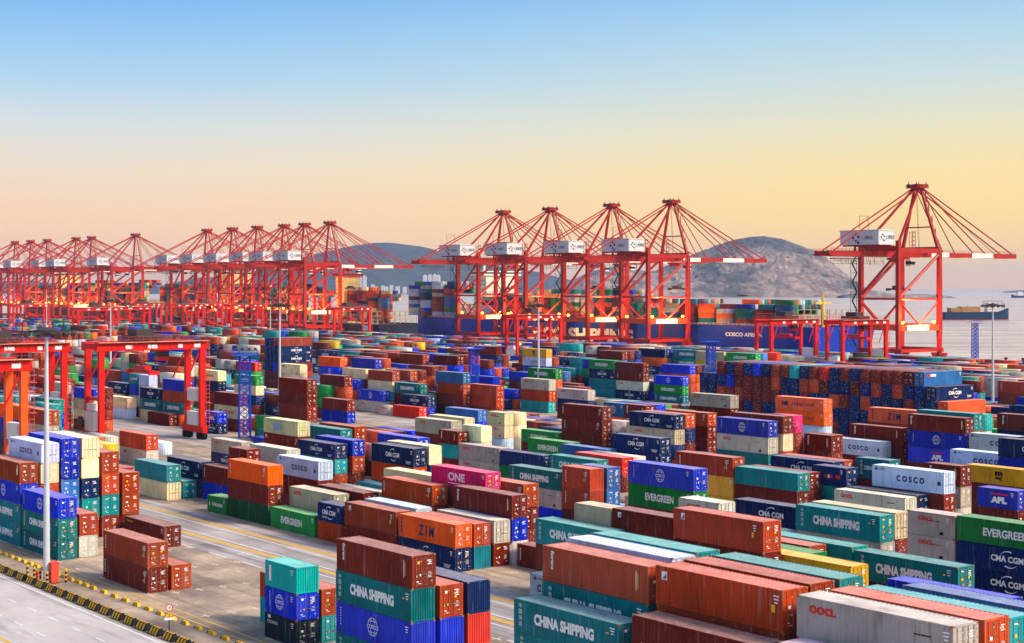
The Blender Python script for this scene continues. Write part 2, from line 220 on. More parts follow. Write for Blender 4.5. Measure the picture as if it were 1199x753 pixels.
STACKS = '''0 40 162.3 73.9 2.78 1172 172
0 40 162.5 76.8 2.78 1002
0 40 189.3 88.4 2.79 192
0 20 129.5 73.9 2.50 10213 3032 17142
0 40 129.7 76.8 2.54 1002 10002
0 40 110.1 73.9 2.81 162 4013 3033 4012
0 40 110.0 76.8 2.81 1002 3003 0
0 40 110.1 79.7 2.80 2003 12003 3001
0 40 188.5 73.9 2.56 3032 4012 4012
0 40 189.0 76.8 2.71 1002 7002
0 40 201.5 73.9 2.73 1202 3032 4012 4012
0 40 201.8 76.8 2.65 11062 6002 1004 0 0
0 40 202.0 79.7 2.74 3002 3002 9002 9004 0
0 40 202.3 82.6 2.72 6002 6002 2002 10002 4
0 40 202.4 85.5 2.87 1002 1002 10002 2
0 40 202.3 88.4 2.84 1002 1002 4
0 40 83.8 73.9 2.50 4012 4012 0 0
0 40 83.9 76.8 2.75 1162 4012 0 0 0
0 40 84.5 79.7 2.80 11002 1000 0 3000 0
0 40 84.9 82.6 2.81 10002 0 1000 0 0
0 40 70.8 76.8 2.81 1182 1172 0 0 0
0 40 70.2 73.9 2.74 232 0 0 0
0 40 71.0 79.7 2.82 1002 0 0 0 0
0 40 71.0 82.6 2.82 10002 0 0 0 0
0 40 57.5 76.8 2.80 7052 3000 0 0 0
0 40 56.4 73.9 2.87 16002 0 0 0
0 40 57.4 79.7 2.80 1002 0 0 0 0
0 40 57.6 82.6 2.74 10002 0 0 0 0
0 20 127.9 105.3 2.98 11062
0 40 124.4 108.2 2.76 4012 4 0
0 40 139.0 116.9 2.75 172
0 40 184.8 108.2 2.89 5042
0 20 177.8 108.2 2.50 2022 1002
0 40 164.7 108.2 2.86 1182 2
0 40 151.9 108.2 2.83 8072 2022
0 40 152.1 111.1 2.73 1002 10003
0 40 152.1 114.0 2.81 7052 2
0 40 152.2 116.9 2.80 162 3002 7004
0 40 169.4 116.9 2.63 1172 4 0
0 40 157.3 122.7 2.94 1172 2 4
0 40 114.9 111.1 2.56 182 0 0 0
0 20 127.3 111.1 2.53 6002 0 0 0
0 40 102.3 108.2 2.98 1182 2 0 0
0 20 116.8 116.9 2.84 7052 0 0 0
0 40 89.1 119.8 2.76 4012 4 0
0 40 230.6 108.2 2.80 10002 6002
0 40 231.0 111.1 2.84 4002
0 40 230.7 114.0 2.84 2022 2004
0 40 217.6 114.0 2.76 172 3002
0 40 197.7 108.2 2.83 8173 2 14002
0 20 210.5 108.2 2.50 5042
0 40 184.6 111.1 2.78 7052 1000
0 40 181.5 114.0 2.93 2 0
0 40 182.5 116.9 2.76 7004 11000
0 40 164.5 111.1 2.98 11002 0
0 40 198.5 116.9 2.82 11062 2 4
0 40 218.1 122.7 2.74 7052 0 0
0 20 220.3 116.9 2.80 2 0 0
0 40 161.6 119.8 2.51 15112 4 1000 0
0 40 177.8 122.7 2.64 6002 1000 0
0 40 180.6 119.8 2.98 4014 0
0 40 94.3 111.1 2.86 13002 0 0
0 40 101.8 114.0 2.81 5002 0 0
0 40 104.4 116.9 2.83 1002 0 0
0 40 101.5 119.8 2.83 10002 0 0
0 40 77.9 111.1 2.71 3002 2000 0
0 40 74.0 108.2 2.83 9002 3000 0
0 40 170.2 139.4 2.64 4012 7052 3004
0 20 163.9 139.4 2.98 1173 1173 194
0 20 163.8 142.3 2.98 9002 9002 1000
0 40 140.8 136.5 2.82 3032 5042 4 0
0 40 124.4 139.4 2.63 2022 11004 5000
0 40 111.7 136.5 2.95 4012 7052 0
0 40 112.0 139.4 2.97 6002 4 1000
0 20 101.9 136.5 2.50 7052 7052 7000 0
0 40 89.4 136.5 2.53 5042 2022 2022 0
0 40 226.3 136.5 2.50 2022 10002 1004
0 40 225.5 139.4 2.69 3002 1002 4
0 40 259.5 136.5 2.61 7052 2024
0 40 238.8 136.5 2.61 6222 182 0 0
0 40 238.9 145.2 2.87 4002 10000 0
0 40 238.8 148.1 2.98 1002 1004 4
0 40 202.7 136.5 2.91 2022 1002 0
0 40 202.8 139.4 2.98 6002 2004 0
0 40 214.7 145.2 2.98 3002 2000 0
0 40 150.4 166.0 2.56 4002 2 1000
0 40 150.9 168.9 2.51 2 4 1000
0 40 349.8 148.1 2.53 4 4 4 1004
0 40 348.4 145.2 2.50 3002 6002 6002 1002
0 40 276.7 125.6 2.98 1002 7052
0 40 293.6 136.5 2.50 11004
0 40 352.5 166.0 2.98 2
0 20 326.9 166.0 2.50 3092 2022
0 40 327.9 171.8 2.98 2 6122 2
0 40 384.8 195.5 2.76 6122 2002 4 4
0 40 369.0 198.4 2.58 5042 6002 2004 4
0 40 162.9 166.0 2.94 1172 13082 13084
0 40 134.0 168.9 2.89 7052 0
0 40 134.2 171.8 2.93 2002 0
0 20 135.9 183.4 2.95 162 7052 7054
0 20 120.7 174.7 2.54 3092 2 7000
0 40 132.2 174.7 2.98 11062 2 0
0 20 146.0 180.5 2.98 4012 184 0
0 40 151.5 174.7 2.86 2022 7000 0
0 40 152.3 177.6 2.84 1002 0 0
0 20 146.6 171.8 2.79 2152 4004 0
0 40 194.2 180.5 2.80 2022 2022 0
0 20 232.3 166.0 2.53 162 10002 4
0 40 219.9 166.0 2.76 7052 7052
0 40 207.4 166.0 2.67 2002 5044
0 40 193.6 166.0 2.87 4012 0
0 40 193.8 171.8 2.87 12002 4
0 40 194.1 174.7 2.83 7004 0
0 40 204.7 177.6 2.93 9002 1000
0 40 218.0 180.5 2.90 5042 0
0 40 242.6 171.8 2.81 7052 4 0
0 40 246.3 177.6 2.82 6002 0 0
0 20 229.1 168.9 2.85 6002 6004 7000
0 40 291.4 168.9 2.82 2 2 2 4 0
0 40 131.9 195.5 2.53 13082 4 4
0 40 239.3 195.5 2.56 5042 4
0 40 226.4 195.5 2.76 172 172 2 0
0 40 183.7 195.5 2.80 3032 7052 4002 0
0 40 189.7 201.3 2.68 1004 1000 0
0 40 183.0 198.4 2.98 2 6002 1004 0
0 20 183.4 201.3 2.97 15004 4 4 1000
0 40 206.5 195.5 2.69 2022 6052 2004 0
0 40 209.6 201.3 2.60 1002 2004 4 0
0 40 212.8 210.0 2.50 1172 2 2 0
0 20 257.1 195.5 2.64 6052 6052 11004
0 20 256.6 198.4 2.60 6054 6004 7004
0 40 270.2 198.4 2.50 9002 3004 0
0 40 332.8 204.2 2.90 2 3002
0 20 179.5 207.1 2.84 164 4 0
0 20 177.5 204.2 2.92 162 4 0
0 40 141.1 204.2 2.84 11062 0 3000
0 40 130.3 201.3 2.82 2022 3002 0 0
0 20 347.5 207.1 2.83 5004 5004 4
0 40 184.4 226.0 2.92 11062 4
0 40 198.2 226.0 2.55 8102 8102 11004 1000 0
0 40 182.7 234.7 2.78 8072 4 0 0
0 40 182.2 228.9 2.77 162 2 4
0 40 166.5 226.0 2.83 162 3032 3092 4
0 40 166.8 228.9 2.98 10002 1000 0 0
0 40 167.0 231.8 2.91 10004 7000 0 0
0 40 156.2 237.6 2.88 162 2004 3000 0
0 40 153.6 226.0 2.98 11062 3000 0
0 40 399.1 228.9 2.79 6052 6004 0 0
0 40 355.0 228.9 2.93 3032 7052
0 20 346.3 226.0 2.52 7054
0 40 333.2 226.0 2.98 12002
0 40 333.7 228.9 2.82 2022 3004
0 40 330.2 237.6 2.88 9002 1172 2 4
0 40 319.7 240.5 2.87 1002 1002 4
0 40 234.0 237.6 2.74 7052 2 10000 0
0 40 327.3 263.7 2.98 7052 1002 10002
0 40 331.5 269.5 2.85 5042 8004 1000 0
0 40 300.8 255.0 2.62 7052 2004 4
0 40 345.8 314.5 2.78 2 172 7052 2022
0 40 358.3 314.5 2.86 5042 2022 4002 4004
0 40 328.8 314.5 2.63 3032 5042 4012
0 40 335.0 323.2 2.66 3002 1004 1004 0
0 40 335.1 326.1 2.63 4 8004 8004 1000
0 40 335.3 329.0 2.64 2004 10000 10000 1000
1 40 259.6 256.0 2.80 2004 2004 0 3000 0
1 40 256.8 256.0 2.80 2004 2004 2000 2000 0
1 40 254.0 256.0 2.80 4 2004 1004 0 0 0
1 40 251.2 256.0 2.80 2004 3004 4 1000 3000 0
1 40 248.4 256.0 2.80 4 4 1004 4 0 2000
1 40 245.7 256.0 2.80 2004 4 4 2004 0 3000
1 40 242.9 256.0 2.80 3004 4 4 4 0 2000
1 40 240.1 256.0 2.80 2004 4 4 2004 3000 0
1 40 237.3 256.0 2.80 1004 1004 4 2004 0 0
1 40 234.5 256.0 2.80 4 2004 2004 0 2000 2000
1 40 231.8 256.0 2.80 10004 2004 2004 0 0 3000
1 40 229.0 256.0 2.80 2004 1004 4 3000 2000 0
1 40 226.2 256.0 2.80 4 1004 2004 0 0 2000
1 40 223.4 256.0 2.80 12004 4 2004 1000 0 2000
1 40 220.6 256.0 2.80 2004 2004 1004 2004 4 0
1 40 217.9 256.0 2.80 4 2004 4 2004 2004 0
1 40 215.1 256.0 2.80 2004 4 2004 2004 0 0
1 40 212.3 256.0 2.80 4 2004 1004 2004 3000 0
1 40 209.5 256.0 2.80 4 1004 2004 2000 0 3000
1 40 206.7 256.0 2.80 4 2004 2004 1000 0 0
1 40 204.0 256.0 2.80 4 1004 2004 0 2000 0
1 40 201.2 256.0 2.80 2 2004 4 2000 3000 0
1 40 198.4 256.0 2.80 9132 2004 2004 2000 0 0
1 40 195.6 256.0 2.80 2022 2004 2000 0 0
1 40 192.8 256.0 2.80 8002 1000 0 0
1 40 467.6 256.0 2.80 2004 2004 2004 2004 4 4
1 40 464.8 256.0 2.80 2004 2000 2004 2004 4 4
1 40 462.0 256.0 2.80 4 2004 2004 3004 4 4
1 40 459.2 256.0 2.80 1002 2022 2022 4 4 0
0 40 135.4 122.7 2.76 160 1170
0 40 148.0 142.3 2.76 6054 1000
0 20 167.4 148.1 2.76 9030
0 40 161.3 151.0 2.76 1001
0 20 180.7 142.3 2.76 10000 1170
0 40 130.8 207.1 2.76 0 4010 5040 6000
0 40 201.2 142.3 2.76 160 4000
0 40 255.1 111.1 2.76 4
0 40 227.8 151.0 2.76 7004 4
0 40 168.5 240.5 2.76 5044 2020 3000
0 40 268.4 111.1 2.76 6000 0
0 40 268.4 114.0 2.76 13084 1000
0 40 241.1 151.0 2.76 1000 1000
0 40 210.6 198.4 2.76 6005 0 4011
0 40 254.4 142.3 2.76 3034 0
0 40 281.7 108.2 2.76 1002 7052 160 0
0 40 254.4 148.1 2.76 2020 5041 5001
0 20 210.6 207.1 2.76 3030
0 40 169.9 260.8 2.76 2025 2000 4010 6000
0 40 195.1 228.9 2.76 1170 3001
0 40 281.7 116.9 2.76 1004 5040
0 40 281.7 119.8 2.76 7005 2000
0 40 223.9 198.4 2.76 7055 2020 2020
0 40 295.0 108.2 2.76 8002 3032 2024 4
0 40 183.2 255.0 2.76 5040 0 5040
0 20 223.9 204.2 2.76 162 7050 161 160
0 20 230.0 204.2 2.76 9032 8004 12001 0
0 20 183.2 257.9 2.76 4 2021 3000
0 40 295.0 114.0 2.76 4014 4000 0 8000
0 40 223.9 207.1 2.76 3034 1170 0 0
0 20 273.8 151.0 2.76 4004 4011
0 40 257.2 166.0 2.76 1004 0
0 20 295.0 116.9 2.76 10010 9001
0 20 301.2 116.9 2.76 4010 2000
0 40 183.2 263.7 2.76 1000 5000 6000
0 40 257.2 168.9 2.76 164 1170
0 40 183.2 266.6 2.76 12000 1000 7050
0 40 257.2 171.8 2.76 3034 7000
0 40 237.2 198.4 2.76 2004 3000
0 20 243.3 201.3 2.76 7000 3030
0 40 270.5 168.9 2.76 161 1000
0 40 308.3 119.8 2.76 4004 3004 9030 6050
0 20 250.5 204.2 2.76 164 0
0 20 256.6 204.2 2.76 4 1001
0 40 235.0 226.0 2.76 5040 160 0
0 40 321.6 114.0 2.76 4014 0 160 160
0 40 191.3 285.0 2.76 2024 4000 2021
0 40 321.6 116.9 2.76 4004 2020 2000 0
0 40 321.6 119.8 2.76 11064 1000 0 5040
0 40 204.6 285.0 2.76 1004 3001 11060
0 40 297.1 166.0 2.76 5004 5040
0 40 248.3 231.8 2.76 5000 0 7000
0 40 334.9 119.8 2.76 2004 2000 5040 2000
0 40 248.3 234.7 2.76 164 160 4001
0 40 297.1 171.8 2.76 10001 160 7050
0 20 211.5 314.5 2.76 3004 3030 10000
0 40 274.9 226.0 2.76 164
0 40 274.9 228.9 2.76 2020
0 40 347.5 136.5 2.76 1004
0 20 281.0 231.8 2.76 6001
0 40 323.7 177.6 2.76 12005
0 40 288.2 226.0 2.76 6001
0 20 224.8 317.4 2.76 8000 1001
0 40 288.2 228.9 2.76 4
0 40 218.7 320.3 2.76 1001 2001
0 40 360.8 136.5 2.76 2024 6051 160
0 40 288.2 231.8 2.76 3005
0 40 337.0 168.9 2.76 4013
0 40 218.7 323.2 2.76 11060 2000
0 40 218.7 326.1 2.76 1172 1002 2020 2020
0 20 360.8 142.3 2.76 7002 4014 10004 5044
0 20 366.9 142.3 2.76 1004 6004 2020 2000
0 40 337.0 177.6 2.76 5000
0 40 337.0 180.5 2.76 9000
0 40 232.0 317.4 2.76 3004 3000 1000
0 40 276.3 260.8 2.76 0 1170
0 20 232.0 320.3 2.76 4 4014 3001 1170
0 40 374.1 136.5 2.76 2025 3000 1
0 40 350.3 168.9 2.76 3002 1002 4012 8004
0 40 232.0 323.2 2.76 6000 7000
0 40 374.1 139.4 2.76 1174 160 1000
0 20 301.5 234.7 2.76 1000
0 40 350.3 171.8 2.76 12000
0 40 232.0 326.1 2.76 4000 8070
0 40 301.5 237.6 2.76 5
0 40 350.3 174.7 2.76 6054
0 40 232.0 329.0 2.76 2000 6000
0 40 374.1 145.2 2.76 8074 1000 5041
0 40 350.3 177.6 2.76 1001
0 20 245.3 314.5 2.76 10010 2020 1170 3000 7000
0 20 251.4 314.5 2.76 0 1000 2020 4000 13080
0 40 289.6 257.9 2.76 6004 2000
0 40 374.1 148.1 2.76 164 1000 10000 0
0 40 245.3 317.4 2.76 2024 1001 7000 1000 2020
0 40 289.6 260.8 2.76 10005 5040
0 40 245.3 320.3 2.76 2004 161 3001 1000 12000
0 40 363.6 168.9 2.76 2022 4012 6004
0 40 387.4 139.4 2.76 2 2001 0 2000
0 40 387.4 142.3 2.76 1002 4 0 7050 1001
0 40 245.3 329.0 2.76 7054 4000 0 4000 7050
0 20 387.4 145.2 2.76 9000 1000 2020
0 40 363.6 177.6 2.76 5040
0 20 302.9 257.9 2.76 7050 1000
0 40 387.4 148.1 2.76 4 4000 1000 9000
0 40 302.9 260.8 2.76 0 1170
0 40 284.4 285.0 2.76 1000
0 40 387.4 151.0 2.76 1004 13080 4000 1170
0 40 376.9 166.0 2.76 6053 11002
0 40 258.6 320.3 2.76 4 1 1001 2000 10000
0 40 343.6 210.0 2.76 2 1004 0 6050
0 40 258.6 323.2 2.76 1 5040 7050 6000 8070
0 20 376.9 171.8 2.76 11002 7005 6050 8000
0 20 383.0 171.8 2.76 4014 3004 7054 2020
0 40 258.6 326.1 2.76 4 2021 3030 0 4010
0 20 258.6 329.0 2.76 3000 160 0 6000 0
0 20 264.7 329.0 2.76 3000 0 0 12000 1170
0 40 356.9 201.3 2.76 4 2024
0 20 363.0 204.2 2.76 7001 1000
0 40 376.9 180.5 2.76 6004 8000 0 160
0 40 297.7 285.0 2.76 2024
0 20 271.9 320.3 2.76 4 10000 160 8070 0
0 20 278.0 320.3 2.76 3004 2000 160 1000 7000
0 20 356.9 210.0 2.76 11060 8000 9000
0 40 341.4 231.8 2.76 4012 4 2000
0 40 390.2 168.9 2.76 13000 12000
0 40 341.4 234.7 2.76 5044 4010
0 40 390.2 171.8 2.76 2023 2020 10000
0 40 341.4 240.5 2.76 2020 7050
0 40 370.2 204.2 2.76 3035 4010
0 20 370.2 207.1 2.76 3001 4001
0 20 376.3 207.1 2.76 0 2020
0 40 245.7 373.5 2.76 0 0 5000
0 40 354.7 231.8 2.76 1002 6002 10004 8000
0 20 354.7 234.7 2.76 2021 1170 10010
0 40 383.5 198.4 2.76 11000 11060
0 40 354.7 237.6 2.76 1172 2001 9031 5040
0 40 354.7 240.5 2.76 5 1170 0 2020
0 40 342.8 260.8 2.76 2004
0 40 368.0 228.9 2.76 3034 1174 6004
0 40 416.8 166.0 2.76 0 3000 0
0 40 342.8 263.7 2.76 3004 1004
0 40 368.0 231.8 2.76 6002 4 2020 1000
0 40 259.0 376.4 2.76 7055 7004 3004
0 40 368.0 234.7 2.76 3002 4010 8001 7050 12000
0 40 396.8 198.4 2.76 1005
0 40 259.0 379.3 2.76 160 2000 10000
0 40 368.0 237.6 2.76 1004 6001 0 9001 0
0 40 356.1 255.0 2.76 7050 3001 0
0 40 259.0 382.2 2.76 1001 160 2020
0 40 368.0 240.5 2.76 0 1000 6050 2000
0 40 416.8 177.6 2.76 11061 2020
0 40 259.0 385.1 2.76 1170 4001 2021
0 40 396.8 207.1 2.76 9004 1
0 40 337.6 285.0 2.76 164 160
0 40 381.3 228.9 2.76 11005 7000 7050
0 20 402.9 210.0 2.76 6000 6050
0 40 272.3 373.5 2.76 4014 160 11061
0 40 381.3 231.8 2.76 8002 3035 3031 160 6051
0 40 410.1 195.5 2.76 1004 0 5000 160
0 40 356.1 266.6 2.76 3003 0 5040
0 20 272.3 376.4 2.76 1174 5040 4011
0 40 381.3 234.7 2.76 1171 7000 4010 0
0 40 410.1 198.4 2.76 1002 7005 164 1000 3000
0 40 356.1 269.5 2.76 5001 2020
0 40 410.1 201.3 2.76 6004 2024 1174 12001
0 40 369.4 255.0 2.76 164 1004 1004 3030
0 40 272.3 382.2 2.76 4 3001 4000
0 40 381.3 240.5 2.76 1004 3030 9000 0 8070
0 40 430.1 177.6 2.76 4 1001
0 20 410.1 204.2 2.76 1004 2000 2020 0
0 20 416.2 204.2 2.76 3000 5000 3000 12000
0 40 369.4 257.9 2.76 4 1000 6000 2020
0 40 272.3 385.1 2.76 4010 0 3031
0 40 272.3 388.0 2.76 7050 8001 0
0 40 410.1 210.0 2.76 10004 0 1
0 40 369.4 263.7 2.76 2 3034 0 3000 4011
0 40 423.4 195.5 2.76 2024 8000 0 1000
0 40 369.4 266.6 2.76 4 5040 1000 2020
0 40 369.4 269.5 2.76 1004 3004 2020 7050 2000
0 40 350.9 293.7 2.76 4 4001
0 20 400.7 237.6 2.76 2024 6000 11060 1170
0 40 423.4 201.3 2.76 0 4010 1 1170
0 40 382.7 255.0 2.76 3004 1170 1170 0
0 40 443.4 177.6 2.76 5045 5040 1
0 40 423.4 204.2 2.76 7055 12000 3001 4001 5040
0 40 443.4 180.5 2.76 5040 5000
0 40 338.4 317.4 2.76 2004 3004
0 40 423.4 207.1 2.76 160 1 1 3000
0 40 382.7 260.8 2.76 1002 160 2020 0 8000
0 40 285.6 388.0 2.76 2020 3030 10011
0 40 423.4 210.0 2.76 1004 1170 2020 11060
0 20 275.3 403.0 2.76 7004 1000 9000
0 20 281.4 403.0 2.76 7054 0 4010
0 40 382.7 263.7 2.76 160 161 1000 9001
0 40 364.2 287.9 2.76 3004 4 1
0 20 414.0 231.8 2.76 4000
0 20 436.7 195.5 2.76 5 5004 6001 0 1000
0 20 442.8 195.5 2.76 6004 7004 9004 4010 3030
0 20 281.4 405.9 2.76 1170 10000 6001
0 40 382.7 266.6 2.76 3035 11000 160 9030 1170
0 40 364.2 290.8 2.76 2020 6000 0
0 40 436.7 198.4 2.76 5001 4011 3031 3031
0 40 275.3 408.8 2.76 1000 2000 6001
0 40 382.7 269.5 2.76 10004 160 1000 0 3000
0 20 436.7 201.3 2.76 160 2020 6000 10001
0 40 396.0 255.0 2.76 4 2000 1000 0 7051
0 40 328.4 344.0 2.76 5042 2020 2000 2021 1
0 40 436.7 204.2 2.76 3004 3001 160 10010 2021
0 40 396.0 257.9 2.76 160 1000 4001 6050
0 40 364.2 299.5 2.76 9004 160 3001
0 40 421.2 226.0 2.76 12002 5044 160 1
0 40 328.4 346.9 2.76 9005 10000 1000 3000 9001
0 40 275.3 417.5 2.76 9000 10000 1171
0 40 396.0 260.8 2.76 165 1170 0 1000 10000
0 40 377.5 285.0 2.76 12004 6050
0 40 436.7 210.0 2.76 10004 0 5040 3030 7000
0 40 288.6 403.0 2.76 2024 0 4010
0 20 421.2 231.8 2.76 7050
0 40 328.4 352.7 2.76 12004 3000 160 2000 1000
0 40 351.7 323.2 2.76 6050 2020
0 40 450.0 195.5 2.76 1174 1004 161
0 40 288.6 405.9 2.76 8070 0 2001
0 40 288.6 408.8 2.76 1000 5000 3000
0 40 396.0 269.5 2.76 4 7050 3000 7001 0
0 40 377.5 293.7 2.76 4014 160
0 40 351.7 329.0 2.76 1000 1
0 40 288.6 411.7 2.76 0 11060 2000
0 40 409.3 255.0 2.76 4014 3001 11060 1170 0
0 40 341.7 344.0 2.76 6002 13004 2004 7050 160
0 40 421.2 240.5 2.76 1000
0 40 288.6 414.6 2.76 5040 12001 6001
0 20 434.5 226.0 2.76 7054 2024 7000 3000
0 20 440.6 226.0 2.76 7004 2000 3030 2020
0 40 470.0 180.5 2.76 1004 0 1000
0 40 365.0 317.4 2.76 3034 5044 2025 3000
0 20 288.6 417.5 2.76 7050 1 0
0 20 294.7 417.5 2.76 160 5040 0
0 40 409.3 263.7 2.76 4 0 2020 0 3000
0 40 434.5 231.8 2.76 3004 10000 1 7000
0 40 341.7 352.7 2.76 4 7050 0 7000 4000
0 40 365.0 323.2 2.76 2 9001 160 1000 5040
0 40 463.3 195.5 2.76 5004 2004 9035 4010
0 40 409.3 266.6 2.76 160 5041 4000 0 7050
0 40 390.8 290.8 2.76 5 3034 6000 0
0 40 434.5 234.7 2.76 11060
0 40 483.3 171.8 2.76 4014 1005 2000 2020 1
0 40 365.0 326.1 2.76 5 2000 0 1000 4010
0 40 409.3 269.5 2.76 1170 4011 7051 4010 0
0 40 390.8 293.7 2.76 1174 1001 13080
0 20 341.7 358.5 2.76 10004 2020 7051 4011 4010
0 20 365.0 329.0 2.76 2004 3000 3000 5040 2020
0 40 422.6 255.0 2.76 2024 4000 1001 4010 0
0 40 390.8 296.6 2.76 3004 4010 1000
0 40 378.3 314.5 2.76 4005 164 5000
0 40 463.3 204.2 2.76 6004 4000 3000 0
0 40 301.9 414.6 2.76 12004 0 160
0 40 390.8 299.5 2.76 4 1000 160
0 40 447.8 226.0 2.76 5040 10010 2020
0 40 355.0 346.9 2.76 4012 4014 1000 5040 1000
0 40 483.3 180.5 2.76 1 4010 10001
0 40 301.9 417.5 2.76 7050 9000 1000
0 40 422.6 260.8 2.76 2024 3030 0 1 0
0 40 422.6 263.7 2.76 1004 2000 1000 4000 0
0 40 378.3 323.2 2.76 10004 10004 1000 160
0 40 476.6 195.5 2.76 2004 8000
0 40 422.6 266.6 2.76 1170 7050 0 1000 4010
0 40 355.0 355.6 2.76 164 6051 1001 1000 7001
0 40 378.3 326.1 2.76 2000 1 4000 0
0 40 422.6 269.5 2.76 6001 2020 2020 6000 8000
0 20 355.0 358.5 2.76 3000 7000 4010 5000 4000
0 40 476.6 201.3 2.76 4004 2000 1171 10000
0 40 368.3 344.0 2.76 2002 8004 2024 7050 6050
0 40 391.6 314.5 2.76 13082 11062 3035 11000 1
0 40 476.6 204.2 2.76 9030 0 161
0 20 368.3 346.9 2.76 3004 4010 2000 11060 2020
0 40 296.3 440.7 2.76 8004 7001 6001
0 40 391.6 317.4 2.76 1005 3000 7001 9000
0 40 391.6 320.3 2.76 3000 4001 2020
0 40 296.3 446.5 2.76 4000 2020 8000
0 40 391.6 323.2 2.76 2025 7050 4010 10000
0 40 489.9 195.5 2.76 4 5044 4010 0
0 40 309.6 432.0 2.76 1004 0 1000
0 40 391.6 326.1 2.76 1170 7050 0 161
0 40 489.9 198.4 2.76 7054 161 1000
0 40 368.3 358.5 2.76 4005 1000 3030 0 9030
0 40 309.6 434.9 2.76 1005 4010 4011
0 40 381.6 344.0 2.76 1174 1170 1171 4010 2020
0 40 489.9 204.2 2.76 3000 2000
0 40 381.6 346.9 2.76 0 7000 1171 0 1000
0 20 309.6 440.7 2.76 6054 5000 0
0 40 381.6 349.8 2.76 6050 10000 2000 12000 0
0 40 309.6 443.6 2.76 0 1000 1000
0 40 404.9 320.3 2.76 4 2020 4010
0 40 489.9 210.0 2.76 160 1170 3000
0 40 381.6 352.7 2.76 160 0 2020 1000 0
0 40 309.6 446.5 2.76 12004 4010 4010
0 40 404.9 323.2 2.76 1174 160 160 4000
0 40 322.9 432.0 2.76 4 4010 6050
0 40 381.6 358.5 2.76 7055 9000 2020 4010 0
0 40 322.9 434.9 2.76 2001 0 1000
0 40 404.9 329.0 2.76 2004 1170 1000 10001 1
0 20 394.9 344.0 2.76 4 11061 8000 0 0
0 20 401.0 344.0 2.76 7055 164 160 3000 4000
0 40 322.9 437.8 2.76 3000 1001 7050
0 40 418.2 314.5 2.76 3 2004 3030 3000 1
0 40 341.8 414.6 2.76 164 3030 0
0 40 322.9 440.7 2.76 12000 4000 2020
0 40 418.2 317.4 2.76 164 5 1 6001
0 40 503.2 207.1 2.76 1004 0 5000
0 40 322.9 443.6 2.76 5040 7051 7000
0 20 329.1 446.5 2.76 7050 2020 2020
0 40 418.2 323.2 2.76 6050 4010 0
0 40 355.1 405.9 2.76 0 9000 10001
0 40 487.7 234.7 2.76 3004 161 4010 2020 160
0 40 394.9 355.6 2.76 2024 1170 1001 1000 4000
0 40 394.9 358.5 2.76 0 3030 6000 8000 1000
0 40 336.2 434.9 2.76 2024 7051 1000
0 40 418.2 329.0 2.76 13080 6051 6000
0 40 310.4 469.7 2.76 12000 2021 1000
0 40 475.8 255.0 2.76 7004 10014 0 3000 0
0 40 355.1 414.6 2.76 1004 2020 3000
0 40 475.8 257.9 2.76 1174 10004 7050 9000
0 20 408.2 346.9 2.76 7000 5000 6000 0
0 20 414.3 346.9 2.76 2024 2001 1000 1000
0 40 516.5 207.1 2.76 8000 7000 3031
0 20 475.8 260.8 2.76 4 10000 5000 160 2000
0 20 481.9 260.8 2.76 2000 6000 160 2020 0
0 40 501.0 228.9 2.76 8074 160 4010 3000
0 40 431.5 320.3 2.76 1004 2000 3000 1001
0 40 516.5 210.0 2.76 4000 1000 8000
0 20 529.8 195.5 2.76 2025 2004 160 7050
0 20 535.9 195.5 2.76 4 1170 10000 1000
0 40 501.0 234.7 2.76 5000 2000 7000 0
0 20 349.5 432.0 2.76 2004 3030 10000
0 20 355.7 432.0 2.76 3004 1001 3000
0 40 529.8 198.4 2.76 4 7004 160 1000
0 40 323.7 466.8 2.76 1174 0 1000
0 40 529.8 201.3 2.76 1005 4 1 3000
0 40 489.1 255.0 2.76 1004 6000 5040 11061
0 40 421.5 344.0 2.76 160 4010 9000 1000
0 40 529.8 204.2 2.76 8074 7000 12001
0 40 489.1 257.9 2.76 3001 160 1170 0
0 20 514.3 226.0 2.76 1004 5000 2020 8071
0 20 520.4 226.0 2.76 2004 7051 2021 0
0 40 421.5 346.9 2.76 160 6000 2000 2020
0 20 349.5 440.7 2.76 11004 160 1000
0 20 355.7 440.7 2.76 0 3000 4010
0 40 529.8 207.1 2.76 5004 3034 3000 0 13081
0 40 349.5 443.6 2.76 3030 0 12000
0 20 337.0 461.0 2.76 1174 7000 1170
0 20 343.1 461.0 2.76 4 1170 160
0 40 514.3 231.8 2.76 8000 1 1171 0
0 40 421.5 352.7 2.76 10004 6000 7050 160 6050
0 40 444.8 323.2 2.76 4 2020 10010 1001
0 40 337.0 463.9 2.76 0 1001 1001
0 40 337.0 466.8 2.76 1000 0 2020
0 20 421.5 358.5 2.76 5 2000 3000 3000 3000
0 20 427.6 358.5 2.76 3000 5000 6050 10010 11000
0 40 543.1 201.3 2.76 7004 4010 6000 9000
0 40 337.0 469.7 2.76 4010 2000 0
0 40 502.4 255.0 2.76 4 160 1000
0 40 434.8 346.9 2.76 5040 7050 0 6000
0 40 362.8 440.7 2.76 164 5000 2020
0 20 543.1 207.1 2.76 3000 10000 160 4000
0 20 549.2 207.1 2.76 0 1000 2021 161
0 40 502.4 260.8 2.76 5 3030 3030 9000
0 40 483.9 285.0 2.76 4 7050 0 2000
0 40 362.8 443.6 2.76 1001 2020 2020
0 40 543.1 210.0 2.76 4014 6000 1000 1000 6000
0 40 483.9 287.9 2.76 4 11060 6050 2020 3001
0 40 434.8 352.7 2.76 1004 3030 6001 4010 2020
0 40 362.8 446.5 2.76 5040 7050 1001
0 40 556.4 195.5 2.76 6054 160 3000 0 0
0 40 350.3 463.9 2.76 10005 0 0
0 40 376.1 432.0 2.76 7004 6050 4000
0 40 350.3 466.8 2.76 0 0 13080
0 40 376.1 434.9 2.76 1000 3000 6001
